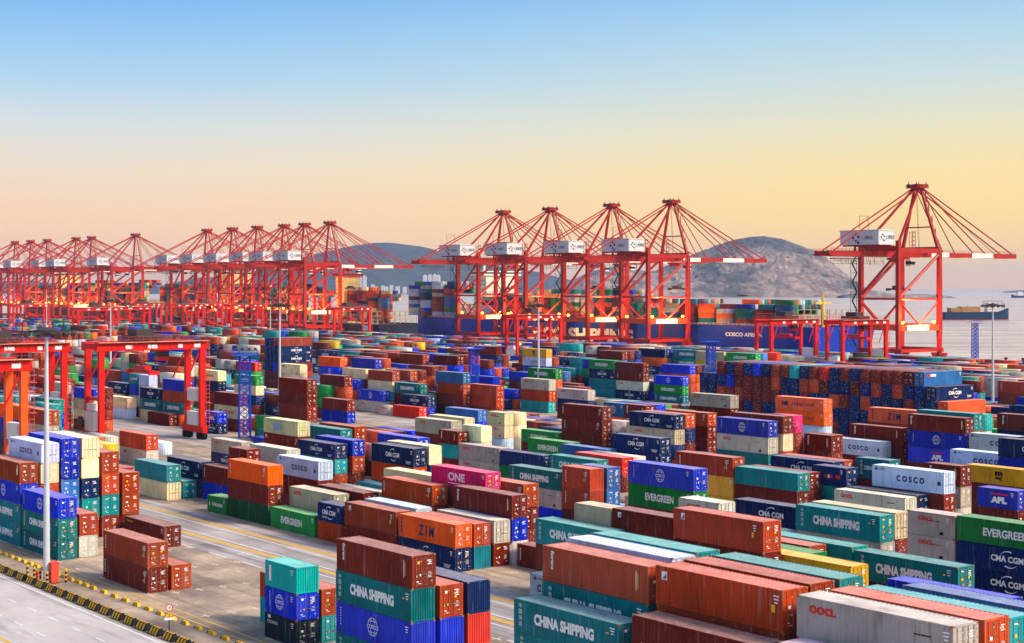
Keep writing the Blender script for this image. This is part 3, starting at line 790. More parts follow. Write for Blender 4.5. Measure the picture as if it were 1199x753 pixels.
0 40 556.4 201.3 2.76 0 12000 1000
0 40 350.3 469.7 2.76 10001 7000 0
0 20 515.7 255.0 2.76 3004 4 8001 7050
0 20 521.8 255.0 2.76 5044 0 4010 5040
0 20 556.4 204.2 2.76 5 3000 0 2000 2000
0 20 562.5 204.2 2.76 9004 160 7001 1000 3031
0 40 350.3 475.5 2.76 10000 2020 1001
0 40 515.7 260.8 2.76 7000 0 0
0 20 556.4 210.0 2.76 7050 0 2020 8071
0 20 562.5 210.0 2.76 7050 1000 2020 2021
0 40 515.7 263.7 2.76 1170 1000 3000
0 40 448.1 352.7 2.76 3004 1 3000
0 40 389.4 432.0 2.76 6005 1000 2020
0 40 363.6 466.8 2.76 4 1 11060
0 40 389.4 434.9 2.76 3000 6050 10010
0 40 363.6 469.7 2.76 10010 1000 2020
0 40 389.4 437.8 2.76 11060 0 7000
0 40 363.6 472.6 2.76 0 1 7000
0 40 497.2 299.5 2.76 13005 3000 0 6050 8000
0 40 389.4 440.7 2.76 1 11061 0
0 20 389.4 443.6 2.76 3000 2020 2000
0 40 376.9 461.0 2.76 5044 0 0
0 20 389.4 446.5 2.76 2020 2020 1000
0 20 395.6 446.5 2.76 2020 0 0
0 40 345.1 504.5 2.76 3000 4010
0 40 484.7 323.2 2.76 7004 2021 2020 13080
0 40 484.7 326.1 2.76 3004 0 12000 0
0 40 554.2 237.6 2.76 11060 2020
0 40 376.9 469.7 2.76 3034 2000 0
0 40 510.5 296.6 2.76 0 161 7050 11061 3000
0 40 554.2 240.5 2.76 7000 3030
0 40 376.9 472.6 2.76 3001 1170 160
0 40 567.5 226.0 2.76 161 1001 3000
0 40 402.7 440.7 2.76 6050 13080 1170
0 40 376.9 475.5 2.76 4010 4010 8070
0 40 523.8 285.0 2.76 1004 3000 7000 0 3000
0 40 498.0 320.3 2.76 4 1 4010 8001
0 40 402.7 446.5 2.76 2025 5040 2001
0 40 498.0 329.0 2.76 5044 7050 1000 8000
0 40 390.2 475.5 2.76 4 3000 8001
0 40 537.1 285.0 2.76 3004 4010 3000 161
0 40 511.3 320.3 2.76 4004 5040 3000 3000
0 40 537.1 287.9 2.76 7004 2000 4010 3000 2000
0 40 488.0 352.7 2.76 1170 1000 0
0 40 511.3 323.2 2.76 5040 1171 8070 2000
0 40 580.8 234.7 2.76 2020 3030
0 40 403.5 466.8 2.76 10004 6001 4000
0 40 537.1 293.7 2.76 7001 2000 0 4000 3000
0 40 580.8 237.6 2.76 160 3001
0 40 511.3 329.0 2.76 0 3000 1170 3000
0 40 403.5 469.7 2.76 1005 160 13080
0 40 568.9 255.0 2.76 1174 2020 11060 4000
0 40 580.8 240.5 2.76 0 3000
0 40 403.5 472.6 2.76 11064 0 5000
0 20 524.6 317.4 2.76 5000 1000 0 4000
0 40 550.4 287.9 2.76 6004 5040 0 0
0 40 485.1 373.5 2.76 10000 3001
0 40 416.8 463.9 2.76 3004 10000 3000
0 40 568.9 266.6 2.76 0 3030 0
0 40 550.4 290.8 2.76 1174 1170 0 2001 1
0 40 524.6 326.1 2.76 4004 0 1 3000
0 40 568.9 269.5 2.76 1004 8000 4010 1000
0 40 550.4 293.7 2.76 10011 0 1 4011 1000
0 40 582.2 255.0 2.76 3034 5040 2020
0 40 594.1 240.5 2.76 0 1000
0 20 416.8 472.6 2.76 0 11060 2001
0 20 422.9 472.6 2.76 4010 1 1171
0 40 582.2 260.8 2.76 10000 6001 7050
0 40 563.7 285.0 2.76 1004 2024 2024 1000 2000
0 40 430.1 461.0 2.76 5 0 0
0 40 563.7 287.9 2.76 7004 0 0 160 11000
0 20 563.7 290.8 2.76 13000 5000 3030 8000 2020
0 40 514.6 355.6 2.76 4 10001 4001
0 40 430.1 469.7 2.76 5041 13081 160
0 40 595.5 255.0 2.76 164 1005 1 2001
0 40 498.4 382.2 2.76 1001 2000
0 20 626.8 226.0 2.76 1000 4010 3000
0 40 527.9 346.9 2.76 12004 6000 0 1
0 40 411.6 498.7 2.76 6050 12001
0 40 430.1 475.5 2.76 4010 0 0
0 40 577.0 285.0 2.76 9004 8074 2021 1000 2020
0 40 443.4 461.0 2.76 1000 160 1000
0 40 595.5 263.7 2.76 1170 160 1
0 20 583.1 287.9 2.76 8000 1000 8070 4010 7001
0 40 443.4 463.9 2.76 2021 2000 1000
0 40 577.0 290.8 2.76 4000 11060 3000 6000 3000
0 40 443.4 466.8 2.76 6000 7000 8001
0 40 595.5 269.5 2.76 5 7000 3030 0
0 20 517.8 379.3 2.76 3000 0 2020
0 20 527.9 358.5 2.76 13084 160 4000 1000
0 20 534.0 358.5 2.76 1175 4000 0 1001
0 20 443.4 469.7 2.76 4000 7050 3000
0 40 620.7 240.5 2.76 1000 7050 0 0
0 40 443.4 472.6 2.76 1171 161 0
0 20 608.8 257.9 2.76 4011 5040 8070
0 20 614.9 257.9 2.76 7054 3030 2020
0 40 577.0 299.5 2.76 4 0 160 1000 7050
0 20 634.0 226.0 2.76 3030 0 160
0 40 443.4 475.5 2.76 3030 2020 0
0 40 590.3 285.0 2.76 2024 6004 6000 5000 1
0 20 525.0 373.5 2.76 4 0 1
0 20 531.1 373.5 2.76 3004 8001 0
0 40 608.8 266.6 2.76 0 7050 5040
0 40 608.8 269.5 2.76 160 2020 2000
0 40 525.0 379.3 2.76 1004 1000 3030
0 40 634.0 237.6 2.76 1 12000 10000
0 20 462.8 469.7 2.76 4011 1000 3000
0 40 622.1 255.0 2.76 7054 164 3030
0 40 590.3 296.6 2.76 4000 0 1000 2020 8000
0 40 456.7 472.6 2.76 2000 5041 8070
0 40 622.1 257.9 2.76 6054 7000 0
0 20 531.1 385.1 2.76 6000 3000 4010
0 40 456.7 475.5 2.76 6050 0 3030
0 40 622.1 260.8 2.76 4014 2000 2020 0
0 40 525.0 388.0 2.76 161 0 6001
0 40 470.0 461.0 2.76 2020 4011 0
0 40 514.7 403.0 2.76 5040 1001
0 40 538.3 373.5 2.76 165 7051 9000
0 40 647.3 231.8 2.76 4000 0 5040
0 40 470.0 463.9 2.76 5000 3001 1171
0 40 603.6 290.8 2.76 2020 2020 2020 4011
0 20 538.3 376.4 2.76 5041 161 3001
0 40 470.0 466.8 2.76 12000 1000 0
0 20 514.7 408.8 2.76 161 4011 6050
0 20 520.8 408.8 2.76 11061 6050 2001
0 40 538.3 379.3 2.76 6050 2000 7051
0 40 647.3 237.6 2.76 2004 160 2000 0 7000
0 40 470.0 469.7 2.76 11060 4010 1170
0 40 635.4 255.0 2.76 3001 7050
0 40 647.3 240.5 2.76 12005 3000 1000 8001
0 40 635.4 257.9 2.76 1004 10000 3001
0 20 538.3 385.1 2.76 1170 7000 1000
0 40 528.0 403.0 2.76 2004 1000 0
0 40 616.9 287.9 2.76 4 1000 2000
0 40 660.6 231.8 2.76 2001 2000 6000 7000
0 40 567.8 352.7 2.76 7054 6000 2021 1
0 20 489.4 463.9 2.76 4010 1000 4001
0 40 528.0 405.9 2.76 4 5000 2000
0 40 635.4 266.6 2.76 2020 11000 6000 3000
0 40 660.6 234.7 2.76 8074 2005 2000 1170 1001
0 40 483.3 466.8 2.76 3030 11060 2020
0 40 528.0 408.8 2.76 4 10000 4000
0 20 489.4 469.7 2.76 1000 2020 3030
0 40 528.0 411.7 2.76 1170 2000 2000
0 20 648.7 255.0 2.76 11064 7000 6001 160
0 20 654.8 255.0 2.76 4000 5040 10000 2020
0 40 660.6 240.5 2.76 11060 1001 10000 0
0 20 483.3 472.6 2.76 1 4000 2000
0 20 489.4 472.6 2.76 1170 8000 3000
0 40 648.7 257.9 2.76 1005 6004 0 1171 1170
0 40 551.6 385.1 2.76 4014 4010 0
0 40 509.1 440.7 2.76 4011 2020 160
0 40 483.3 475.5 2.76 7000 1 0
0 40 528.0 417.5 2.76 4010 11000 0
0 40 648.7 260.8 2.76 4 7054 1170 4010 2020
0 40 551.6 388.0 2.76 2000 160 0
0 40 509.1 443.6 2.76 7000 5040 2020
0 40 496.6 461.0 2.76 6050 12000 3030
0 40 541.3 403.0 2.76 6000 3000 3030
0 40 648.7 263.7 2.76 164 11004 5040 0 0
0 40 630.2 287.9 2.76 0 4010 1000
0 40 496.6 463.9 2.76 1000 0 2021
0 40 648.7 266.6 2.76 5045 7050 0 1000 6000
0 40 630.2 290.8 2.76 1170 0 5000
0 40 564.9 376.4 2.76 160 8070 4010
0 40 581.1 355.6 2.76 7055 0 1170 1170
0 40 541.3 408.8 2.76 11000 2020 1001
0 40 648.7 269.5 2.76 8004 0 4011 5000 8000
0 40 662.0 255.0 2.76 3004 4 1170 3000 0
0 40 673.9 240.5 2.76 6000 2001 0 1000
0 40 662.0 257.9 2.76 3034 2000 160 7000 12001
0 40 509.9 461.0 2.76 8000 9001 160
0 40 554.6 403.0 2.76 4 12000 1000
0 40 662.0 263.7 2.76 6004 1000 2020 2020 1000
0 40 578.2 373.5 2.76 3000 0 1001
0 40 509.9 463.9 2.76 6000 160 4000
0 40 554.6 405.9 2.76 0 160 7050
0 40 509.9 466.8 2.76 9030 7050 1001
0 40 554.6 408.8 2.76 6000 2000 2020
0 20 662.0 269.5 2.76 1170 5040 2001 1000 0
0 20 668.1 269.5 2.76 10000 5040 6051 9000 1000
0 40 509.9 469.7 2.76 7050 0 5040
0 40 554.6 411.7 2.76 6050 1000 2020
0 40 675.3 255.0 2.76 1004 160 6000 11000
0 40 643.5 296.6 2.76 4 0 7050 8070
0 40 509.9 472.6 2.76 0 7051 11061
0 40 554.6 414.6 2.76 2000 4010 3000
0 40 675.3 257.9 2.76 4014 1001 11061 0 8000
0 40 509.9 475.5 2.76 0 3030 11000
0 20 554.6 417.5 2.76 7000 9030 3030
0 40 656.8 285.0 2.76 1175 2020 0
0 40 607.7 349.8 2.76 5004 1000 1 1 8000
0 40 523.2 461.0 2.76 3004 11060 8001
0 40 567.9 403.0 2.76 3034 3030 7000
0 40 675.3 263.7 2.76 1001 1000 5040 8070 3000
0 40 656.8 287.9 2.76 1170 7050 5000
0 40 591.5 373.5 2.76 1000 0 1000
0 40 523.2 463.9 2.76 4011 1001 1
0 40 656.8 290.8 2.76 6050 160 0
0 40 591.5 376.4 2.76 9001 0 1
0 40 607.7 355.6 2.76 7005 9000 3030 1000 7050
0 20 591.5 379.3 2.76 4010 1000 10001
0 40 621.0 344.0 2.76 4004 4010 3001 1170 1170
0 40 549.0 437.8 2.76 3030 4001 2020
0 40 688.6 257.9 2.76 1 8070 9001 4000
0 40 621.0 346.9 2.76 3034 11060 8000 11060 0
0 40 670.1 285.0 2.76 7004 6000 10001 2020
0 40 621.0 349.8 2.76 4000 8001 7051 2020 0
0 40 536.5 461.0 2.76 1000 0 1000
0 40 621.0 352.7 2.76 160 160 3000 1000 160
0 40 536.5 463.9 2.76 3030 0 7050
0 40 688.6 266.6 2.76 6000 5040 160 6051 1170
0 40 562.3 432.0 2.76 3004 5041 5040
0 40 536.5 466.8 2.76 2000 11060 0
0 20 562.3 434.9 2.76 6050 1000 1000
0 20 568.5 434.9 2.76 1 0 0
0 40 536.5 469.7 2.76 1 160 8000
0 40 701.9 255.0 2.76 5041 1000 12000 2020
0 40 634.3 344.0 2.76 5041 6051 1000 4001
0 40 562.3 437.8 2.76 0 0 1170
0 40 657.6 314.5 2.76 5000 2021 1000 11060
0 40 701.9 257.9 2.76 4 160 0 0 0
0 40 562.3 440.7 2.76 13080 7001 0
0 40 536.5 475.5 2.76 3004 0 1
0 40 701.9 260.8 2.76 4004 5000 1 3000 1170
0 40 562.3 443.6 2.76 1000 0 0
0 40 549.8 461.0 2.76 1174 2001 11060
0 40 701.9 263.7 2.76 1 6050 1000 3000 1170
0 40 683.4 287.9 2.76 4 8000 0 9001 1170
0 40 634.3 352.7 2.76 1 8001 7050 0 4011
0 40 594.5 405.9 2.76 0 5040 5040
0 20 683.4 290.8 2.76 2020 0 1170 3000
0 40 575.6 432.0 2.76 4014 8000 0
0 40 683.4 293.7 2.76 1004 6004 3001 4000 2020
0 40 634.3 358.5 2.76 3001 8000 7000 3030 1170
0 40 647.6 344.0 2.76 5001 0 161 0
0 40 670.9 314.5 2.76 2021 1000 1000
0 20 715.2 257.9 2.76 2000 9000 3000 1001 13080
0 20 721.3 257.9 2.76 2020 160 3030 1170 2000
0 20 683.4 299.5 2.76 3004 3031 0 160
0 20 689.5 299.5 2.76 4010 6051 2000 9001
0 40 618.1 388.0 2.76 0 160 160
0 40 647.6 349.8 2.76 7005 160 1170 7000
0 40 563.1 461.0 2.76 1001 2000 7000
0 40 607.8 403.0 2.76 8004 1000 2000
0 40 575.6 446.5 2.76 10000 10010 4010
0 40 563.1 463.9 2.76 160 1170 3030
0 40 607.8 405.9 2.76 7051 0 1001
0 40 696.7 290.8 2.76 7050 3000 1 2020 0
0 40 647.6 355.6 2.76 12004 6000 11060 12000 8000
0 40 588.9 432.0 2.76 5 8000 4011
0 20 569.2 466.8 2.76 4010 1000 161
0 40 607.8 408.8 2.76 161 0 1000
0 40 715.2 269.5 2.76 7050 0 11000 8070 2020
0 40 588.9 434.9 2.76 0 0 8000
0 40 563.1 469.7 2.76 1000 1170 4011
0 20 613.9 411.7 2.76 3000 6000 4010
0 40 660.9 344.0 2.76 1004 1001 0 7050 161
0 40 588.9 437.8 2.76 4000 10000 160
0 40 563.1 472.6 2.76 4000 3030 0
0 40 607.8 414.6 2.76 0 6051 0
0 40 588.9 440.7 2.76 9000 161 1171
0 40 684.2 317.4 2.76 2020 11060 2020
0 40 563.1 475.5 2.76 160 3000 0
0 40 607.8 417.5 2.76 4 160 1000
0 40 588.9 443.6 2.76 1170 9000 3000
0 40 576.4 461.0 2.76 3005 10000 0
0 40 621.1 403.0 2.76 10014 4000 7051
0 40 588.9 446.5 2.76 8000 7000 3030
0 40 684.2 323.2 2.76 9004 0 6051 7050
0 40 576.4 463.9 2.76 3001 10010 7000
0 40 602.2 432.0 2.76 4 4010 7050
0 40 621.1 408.8 2.76 8000 2000 10001
0 40 697.5 314.5 2.76 1170 161 1000
0 40 674.2 346.9 2.76 6000 2000 9000 1000
0 40 741.8 260.8 2.76 12000 0 5040 0 0
0 40 589.7 461.0 2.76 4 7051 1170
0 40 634.4 403.0 2.76 4 7050 10000
0 40 697.5 323.2 2.76 4 2020 4011 160
0 40 674.2 355.6 2.76 1170 1000 160 2020
0 40 674.2 358.5 2.76 3000 0 8000 0
0 40 589.7 469.7 2.76 1170 0 3030
0 20 640.5 411.7 2.76 1171 11001 4000
0 40 687.5 344.0 2.76 6055 5040 5040 1
0 40 615.5 437.8 2.76 4014 0 1
0 40 710.8 314.5 2.76 10000 7000 2021
0 40 589.7 472.6 2.76 1000 3031 5040
0 40 634.4 414.6 2.76 6000 3030 10001
0 40 589.7 475.5 2.76 2000 7050 10000
0 40 634.4 417.5 2.76 161 0 10010
0 40 687.5 349.8 2.76 4014 1170 0 3000 11060
0 20 603.0 461.0 2.76 2000 3031 4010
0 20 609.1 461.0 2.76 0 2020 0
0 40 647.7 403.0 2.76 8001 9000 1000
0 40 736.6 287.9 2.76 3004 4010 2001 1000 0
0 40 603.0 463.9 2.76 4000 12000 160
0 40 647.7 405.9 2.76 5040 1000 0
0 40 710.8 326.1 2.76 10000 1000 1000
0 20 603.0 466.8 2.76 3000 1000 11061
0 40 603.0 469.7 2.76 3030 2021 8000
0 40 647.7 411.7 2.76 3000 6001 8070
0 40 628.8 437.8 2.76 11064 4010 1001
0 20 724.1 317.4 2.76 4 160 1000 160 1
0 20 730.2 317.4 2.76 5044 1170 2000 3001 1170
0 40 616.3 461.0 2.76 12004 7001 1
0 40 661.0 403.0 2.76 7050 11060 3001
0 20 628.8 446.5 2.76 160 11060 0
0 40 724.1 323.2 2.76 3034 2024 1170 4000 4000
0 40 700.8 355.6 2.76 4 0 6000 5000 4000
0 40 642.1 432.0 2.76 12005 0 3000
0 20 724.1 326.1 2.76 160 1000 1170
0 20 642.1 434.9 2.76 12000 0 2020
0 40 724.1 329.0 2.76 4014 9030 0 6000
0 20 714.1 344.0 2.76 5040 3030 0 7000
0 20 720.2 344.0 2.76 1004 5040 3030 3000
0 40 642.1 437.8 2.76 1001 0 1000
0 40 616.3 475.5 2.76 4010 1000 2020
0 40 661.0 417.5 2.76 0 3000 1
0 40 629.6 461.0 2.76 12004 3030 2020
0 40 674.3 403.0 2.76 4 12001 0
0 40 714.1 352.7 2.76 2004 4001 3000 8000
0 40 629.6 463.9 2.76 1171 1000 4000
0 40 674.3 405.9 2.76 5040 4010 1
0 40 655.4 432.0 2.76 161 1000 1170
0 40 737.4 326.1 2.76 160 5040 5040 1000 2020
0 40 629.6 466.8 2.76 2020 6050 7000
0 20 714.1 358.5 2.76 4010 0 1000 9001
0 40 655.4 434.9 2.76 160 0 2021
0 40 629.6 469.7 2.76 1000 160 0
0 40 674.3 411.7 2.76 2000 0 1000
0 40 727.4 344.0 2.76 8005 3005 160 5040 6001
0 40 655.4 437.8 2.76 1170 5000 12000
0 40 629.6 472.6 2.76 10010 1000 0
0 40 674.3 414.6 2.76 1000 0 6000
0 40 727.4 346.9 2.76 3034 1000 8000 4000 1171
0 40 655.4 440.7 2.76 9000 1170 3000
0 40 629.6 475.5 2.76 1170 10010 160
0 40 674.3 417.5 2.76 0 0 5040
0 40 727.4 349.8 2.76 5000 5000 3000 0
0 40 655.4 443.6 2.76 4010 2020 2000
0 40 642.9 461.0 2.76 1174 4011 1001
0 40 727.4 352.7 2.76 4 2001 4000 2000 0
0 40 655.4 446.5 2.76 2020 6050 1170
0 40 668.7 432.0 2.76 7004 2001 0
0 40 740.7 344.0 2.76 2020 4000 1170 1001
0 40 764.0 314.5 2.76 4 1000 6000 1170 6050
0 40 740.7 346.9 2.76 164 8001 0 11001 2001
0 40 656.2 461.0 2.76 3034 13080 1170
0 40 764.0 323.2 2.76 12004 10001 0 1000 2020
0 40 740.7 355.6 2.76 5040 4010 160 3000 0
0 40 682.0 432.0 2.76 0 1000 6000
0 40 740.7 358.5 2.76 0 2000 7050 2020 1000
0 40 656.2 469.7 2.76 3030 2001 3001
0 40 682.0 437.8 2.76 9000 10000 0
0 40 777.3 314.5 2.76 0 0 7000 1000
0 20 662.3 472.6 2.76 0 3000 4000
0 20 754.0 346.9 2.76 5000 5040 10000 1000
0 20 760.1 346.9 2.76 3000 4000 8070 2001
0 40 682.0 440.7 2.76 5041 2021 5000
0 40 777.3 317.4 2.76 4 0 1170 2000 1
0 20 656.2 475.5 2.76 0 2020 1000
0 20 662.3 475.5 2.76 2020 4000 6000
0 40 777.3 320.3 2.76 5040 5040 11061 0 5040
0 40 669.5 461.0 2.76 2024 0 0
0 40 682.0 446.5 2.76 4015 3000 0
0 40 777.3 323.2 2.76 4010 0 9000 160 1000
0 40 754.0 355.6 2.76 12000 5001 3000 4010 1
0 40 695.3 432.0 2.76 164 6000 0
0 40 669.5 466.8 2.76 7050 3030 3030
0 40 695.3 434.9 2.76 7050 1000 3000
0 40 777.3 329.0 2.76 7051 3000 8000 1000 6050
0 40 669.5 469.7 2.76 4010 1 11060
0 20 767.3 344.0 2.76 3000 3001 0 7000
0 40 695.3 437.8 2.76 5040 13080 7050
0 40 790.6 314.5 2.76 4004 4011 160 3001 1000
0 40 767.3 346.9 2.76 4014 6001 5000 0 1000
0 40 790.6 317.4 2.76 0 4010 4000 160 160
0 20 682.8 461.0 2.76 1 5000 161
0 20 688.9 461.0 2.76 7000 4001 0
0 40 767.3 355.6 2.76 2024 1001 0 4001 0
0 40 708.6 434.9 2.76 10010 2021 0
0 20 780.6 346.9 2.76 10000 0 1000 0 0
0 20 786.7 346.9 2.76 7000 4000 7051 3030 9031
0 40 696.1 461.0 2.76 4000 3030 3001
0 40 696.1 463.9 2.76 5000 5040 0
0 40 721.9 432.0 2.76 165 1000 1001
0 40 696.1 466.8 2.76 0 1000 0
0 40 780.6 358.5 2.76 13000 2020 1001 1001
0 40 696.1 472.6 2.76 0 11060 4000
0 40 721.9 440.7 2.76 1004 10000 5000
0 40 793.9 349.8 2.76 6004 5040 7050 1000 4000
0 40 709.4 461.0 2.76 4 1000 10000
0 40 754.1 403.0 2.76 6000 0 4010
0 40 709.4 463.9 2.76 8070 6000 10010
0 40 754.1 405.9 2.76 3001 0 13081
0 40 709.4 469.7 2.76 8070 9000 5001
0 40 735.2 437.8 2.76 3031 1171 9000
0 40 735.2 440.7 2.76 4011 7050 1000
0 40 709.4 475.5 2.76 3001 6050 10010
0 40 722.7 466.8 2.76 1170 6000 1000
0 40 736.0 461.0 2.76 4 0 161
0 40 736.0 463.9 2.76 5000 11060 3030
0 40 736.0 469.7 2.76 6000 4000 0
0 40 736.0 472.6 2.76 3000 3030 0
0 40 780.7 414.6 2.76 6050 3000 9000
0 40 736.0 475.5 2.76 4000 2020 2021
0 20 780.7 417.5 2.76 10010 3030 6000
0 40 749.3 463.9 2.76 4 8000 7051
0 40 749.3 466.8 2.76 9000 1000 5040
0 40 749.3 472.6 2.76 1000 160 3030
0 40 762.6 461.0 2.76 0 0 8071
0 20 762.6 463.9 2.76 2000 10000 5040
0 40 775.9 461.0 2.76 2001 2001 160
0 20 826.7 408.8 2.76 4010 4000 3000
0 40 775.9 469.7 2.76 4010 4010 3001
0 40 775.9 472.6 2.76 160 3000 2020
0 40 820.6 414.6 2.76 1171 0 7000
0 40 789.2 461.0 2.76 10001 13081 1
0 40 789.2 463.9 2.76 4000 1170 3000
0 40 833.9 405.9 2.76 11060 1000 11060
0 40 789.2 466.8 2.76 0 2020 0
0 40 789.2 472.6 2.76 4010 6000 3000
0 40 833.9 414.6 2.76 7000 160 3001
0 40 802.5 461.0 2.76 10000 2000 2020
0 40 828.3 443.6 2.76 1004 0 8070
0 40 913.6 346.9 2.76 6000 11061 3031
0 40 841.6 440.7 2.76 1170 2020 0
0 40 815.8 475.5 2.76 0 3000 0
0 40 913.6 349.8 2.76 1170 2000 5000
0 40 913.6 352.7 2.76 10001 1000 7000
0 20 841.6 446.5 2.76 4000 160 0
0 20 847.8 446.5 2.76 4000 9001 161
0 20 835.2 463.9 2.76 0 5000 8070
0 20 829.1 466.8 2.76 3031 3031 2000
0 40 829.1 469.7 2.76 6001 5040 3031
0 40 897.4 382.2 2.76 0 2021 2000
0 40 829.1 475.5 2.76 0 0 1000
0 40 842.4 461.0 2.76 0 2020 6001
0 40 854.9 446.5 2.76 10010 4010 1170
0 40 842.4 463.9 2.76 1000 1000 4010
0 40 868.2 437.8 2.76 4000 9000 8070
0 20 861.8 463.9 2.76 0 2001 11060
0 40 881.5 432.0 2.76 10001 7050 3030
0 40 881.5 437.8 2.76 7000 12000 2020
0 40 869.0 461.0 2.76 1000 161 3000
0 40 869.0 463.9 2.76 3000 7050 160
0 40 869.0 469.7 2.76 9000 13080 10000
0 20 966.8 344.0 2.76 0 0 0
0 20 972.9 344.0 2.76 2000 160 0
0 40 869.0 472.6 2.76 6000 2020 0
0 40 966.8 346.9 2.76 1170 1 0
0 40 966.8 349.8 2.76 3030 10000 0
0 40 882.3 461.0 2.76 12000 7050 4010
0 40 927.0 403.0 2.76 6050 3001 4010
0 40 950.6 373.5 2.76 160 0 3030
0 20 966.8 352.7 2.76 4010 0 5040
0 40 966.8 355.6 2.76 8001 0 11060
0 20 882.3 466.8 2.76 6000 0 5000
0 20 888.4 466.8 2.76 2020 10001 2020
0 40 966.8 358.5 2.76 13080 160 5000
0 40 882.3 472.6 2.76 5000 5040 8000
0 20 882.3 475.5 2.76 6050 7050 160
0 40 908.1 443.6 2.76 3000 0 9030
0 40 895.6 461.0 2.76 4010 4011 8070
0 40 940.3 403.0 2.76 1001 1 0
0 40 963.9 373.5 2.76 161 7050 161
0 40 908.1 446.5 2.76 3001 1001 160
0 40 977.2 373.5 2.76 9000 4010 160
0 40 990.5 373.5 2.76 7000 1000 6001
0 20 928.3 463.9 2.76 160 0 2000
0 40 948.0 432.0 2.76 11000 9001 1170
0 40 990.5 382.2 2.76 12000 1 1000
0 20 928.3 472.6 2.76 0 4010 2000
0 40 966.9 414.6 2.76 0 11060 11060
0 40 966.9 417.5 2.76 3000 6000 4010
0 40 990.5 388.0 2.76 4000 10000 11061
0 40 1003.8 373.5 2.76 4010 6051 2020
0 40 1003.8 376.4 2.76 10000 1 1000
0 40 935.5 469.7 2.76 0 2020 3001
0 40 1003.8 382.2 2.76 160 0 8000
0 40 1003.8 385.1 2.76 2001 2020 11000
0 40 961.3 440.7 2.76 6050 9000 161
0 40 935.5 475.5 2.76 1000 2000 1000
0 40 1003.8 388.0 2.76 8000 9000 8000
0 40 1017.1 373.5 2.76 1170 2020 3000
0 40 948.8 466.8 2.76 1000 0 1000
0 40 948.8 469.7 2.76 3000 8000 3031
0 40 1030.4 373.5 2.76 0 161 1170
0 40 987.9 432.0 2.76 2000 9000 2000
0 40 1043.7 373.5 2.76 4000 6000 7051
0 40 1001.2 432.0 2.76 2000 2020 5040
0 40 1033.4 403.0 2.76 4010 5040 2020
0 40 1001.2 446.5 2.76 4010 0 3000
0 40 988.7 463.9 2.76 0 3030 7050
0 40 1033.4 405.9 2.76 7000 2021 4010
0 40 1014.5 432.0 2.76 2020 3000 4011
0 40 988.7 466.8 2.76 0 4000 7051
0 40 1033.4 408.8 2.76 4010 7000 12000
0 40 1057.0 379.3 2.76 9030 1 1000
0 40 1014.5 434.9 2.76 3000 2000 11060
0 40 988.7 472.6 2.76 0 0 2020
0 40 1033.4 414.6 2.76 11060 160 1000
0 40 1033.4 417.5 2.76 6000 7051 11000
0 40 1014.5 443.6 2.76 1000 0 0
0 40 1002.0 461.0 2.76 6000 0 161
0 40 1046.7 403.0 2.76 6050 0 0
0 40 1027.8 432.0 2.76 2000 4010 0
0 40 1070.3 382.2 2.76 1170 8000 0
0 40 1070.3 385.1 2.76 5040 11001 13080
0 40 1002.0 475.5 2.76 7000 5040 10000
0 20 1052.8 417.5 2.76 7000 3000 0
0 40 1060.0 403.0 2.76 6051 0 6000
0 20 1034.0 446.5 2.76 1170 1001 8000
0 40 1015.3 463.9 2.76 10010 160 4010
0 40 1041.1 432.0 2.76 1000 2020 8000
0 20 1028.6 461.0 2.76 3030 2020 1000
0 20 1034.7 461.0 2.76 0 3030 160
0 40 1073.3 403.0 2.76 3001 11000 4011
0 40 1041.1 446.5 2.76 1000 160 9000
0 40 1028.6 463.9 2.76 1 12000 12000
0 20 1067.7 437.8 2.76 11000 5040 0
0 20 1073.9 437.8 2.76 5040 3000 0
0 40 1086.6 417.5 2.76 3000 0 161
0 40 1099.9 405.9 2.76 12004 2000 0
0 20 1099.9 417.5 2.76 7050 1000 3000
0 20 1106.0 417.5 2.76 3030 161 5000
0 40 1113.2 414.6 2.76 3030 0 0
0 40 1113.2 417.5 2.76 0 6050 1000
0 20 1081.8 461.0 2.76 2001 2020 1000
0 20 1087.9 461.0 2.76 2020 1000 10000
0 40 1081.8 463.9 2.76 2020 5000 1000
0 40 1081.8 466.8 2.76 1170 1000 3030
0 40 1107.6 434.9 2.76 4000 2020 5041
0 40 1081.8 475.5 2.76 10000 1171 5040
0 40 1095.1 461.0 2.76 160 2000 7051
0 20 1120.9 432.0 2.76 7000 0 1
0 20 1127.1 432.0 2.76 0 8001 2020
0 40 1120.9 434.9 2.76 160 0 5040
0 40 1095.1 475.5 2.76 1 5000 4000
0 40 1120.9 443.6 2.76 5000 3000 5040
0 40 1108.4 461.0 2.76 1170 0 160
0 40 1120.9 446.5 2.76 10010 160 160
0 40 1121.7 461.0 2.76 0 2020 5041
0 40 1147.5 432.0 2.76 2020 160 5040
0 40 1121.7 466.8 2.76 4011 1001 0
0 40 1147.5 434.9 2.76 1000 1170 2020
0 40 1121.7 469.7 2.76 1000 7000 3000
0 40 1166.4 411.7 2.76 1 0 4010
0 20 1153.7 437.8 2.76 4011 0 0
0 40 1121.7 472.6 2.76 8070 1000 2020
0 20 1166.4 414.6 2.76 1000 0 2020
0 20 1172.5 414.6 2.76 6000 1170 1170
0 40 1147.5 440.7 2.76 0 3000 5001
0 40 1121.7 475.5 2.76 4000 0 7000
0 40 1147.5 443.6 2.76 2000 9030 4000
0 20 1135.0 461.0 2.76 0 0 10000
0 20 1141.1 461.0 2.76 1 11060 1000
0 40 1147.5 446.5 2.76 2021 3000 3030
0 40 1135.0 463.9 2.76 1001 7001 2020
0 40 1160.8 432.0 2.76 9000 4000 5040
0 20 1135.0 466.8 2.76 1000 0 2020
0 40 1148.3 461.0 2.76 8070 4001 0
0 40 1161.6 463.9 2.76 160 8070 2000
0 40 1187.4 434.9 2.76 2000 160
0 40 1174.9 461.0 2.76 5040 4000 0
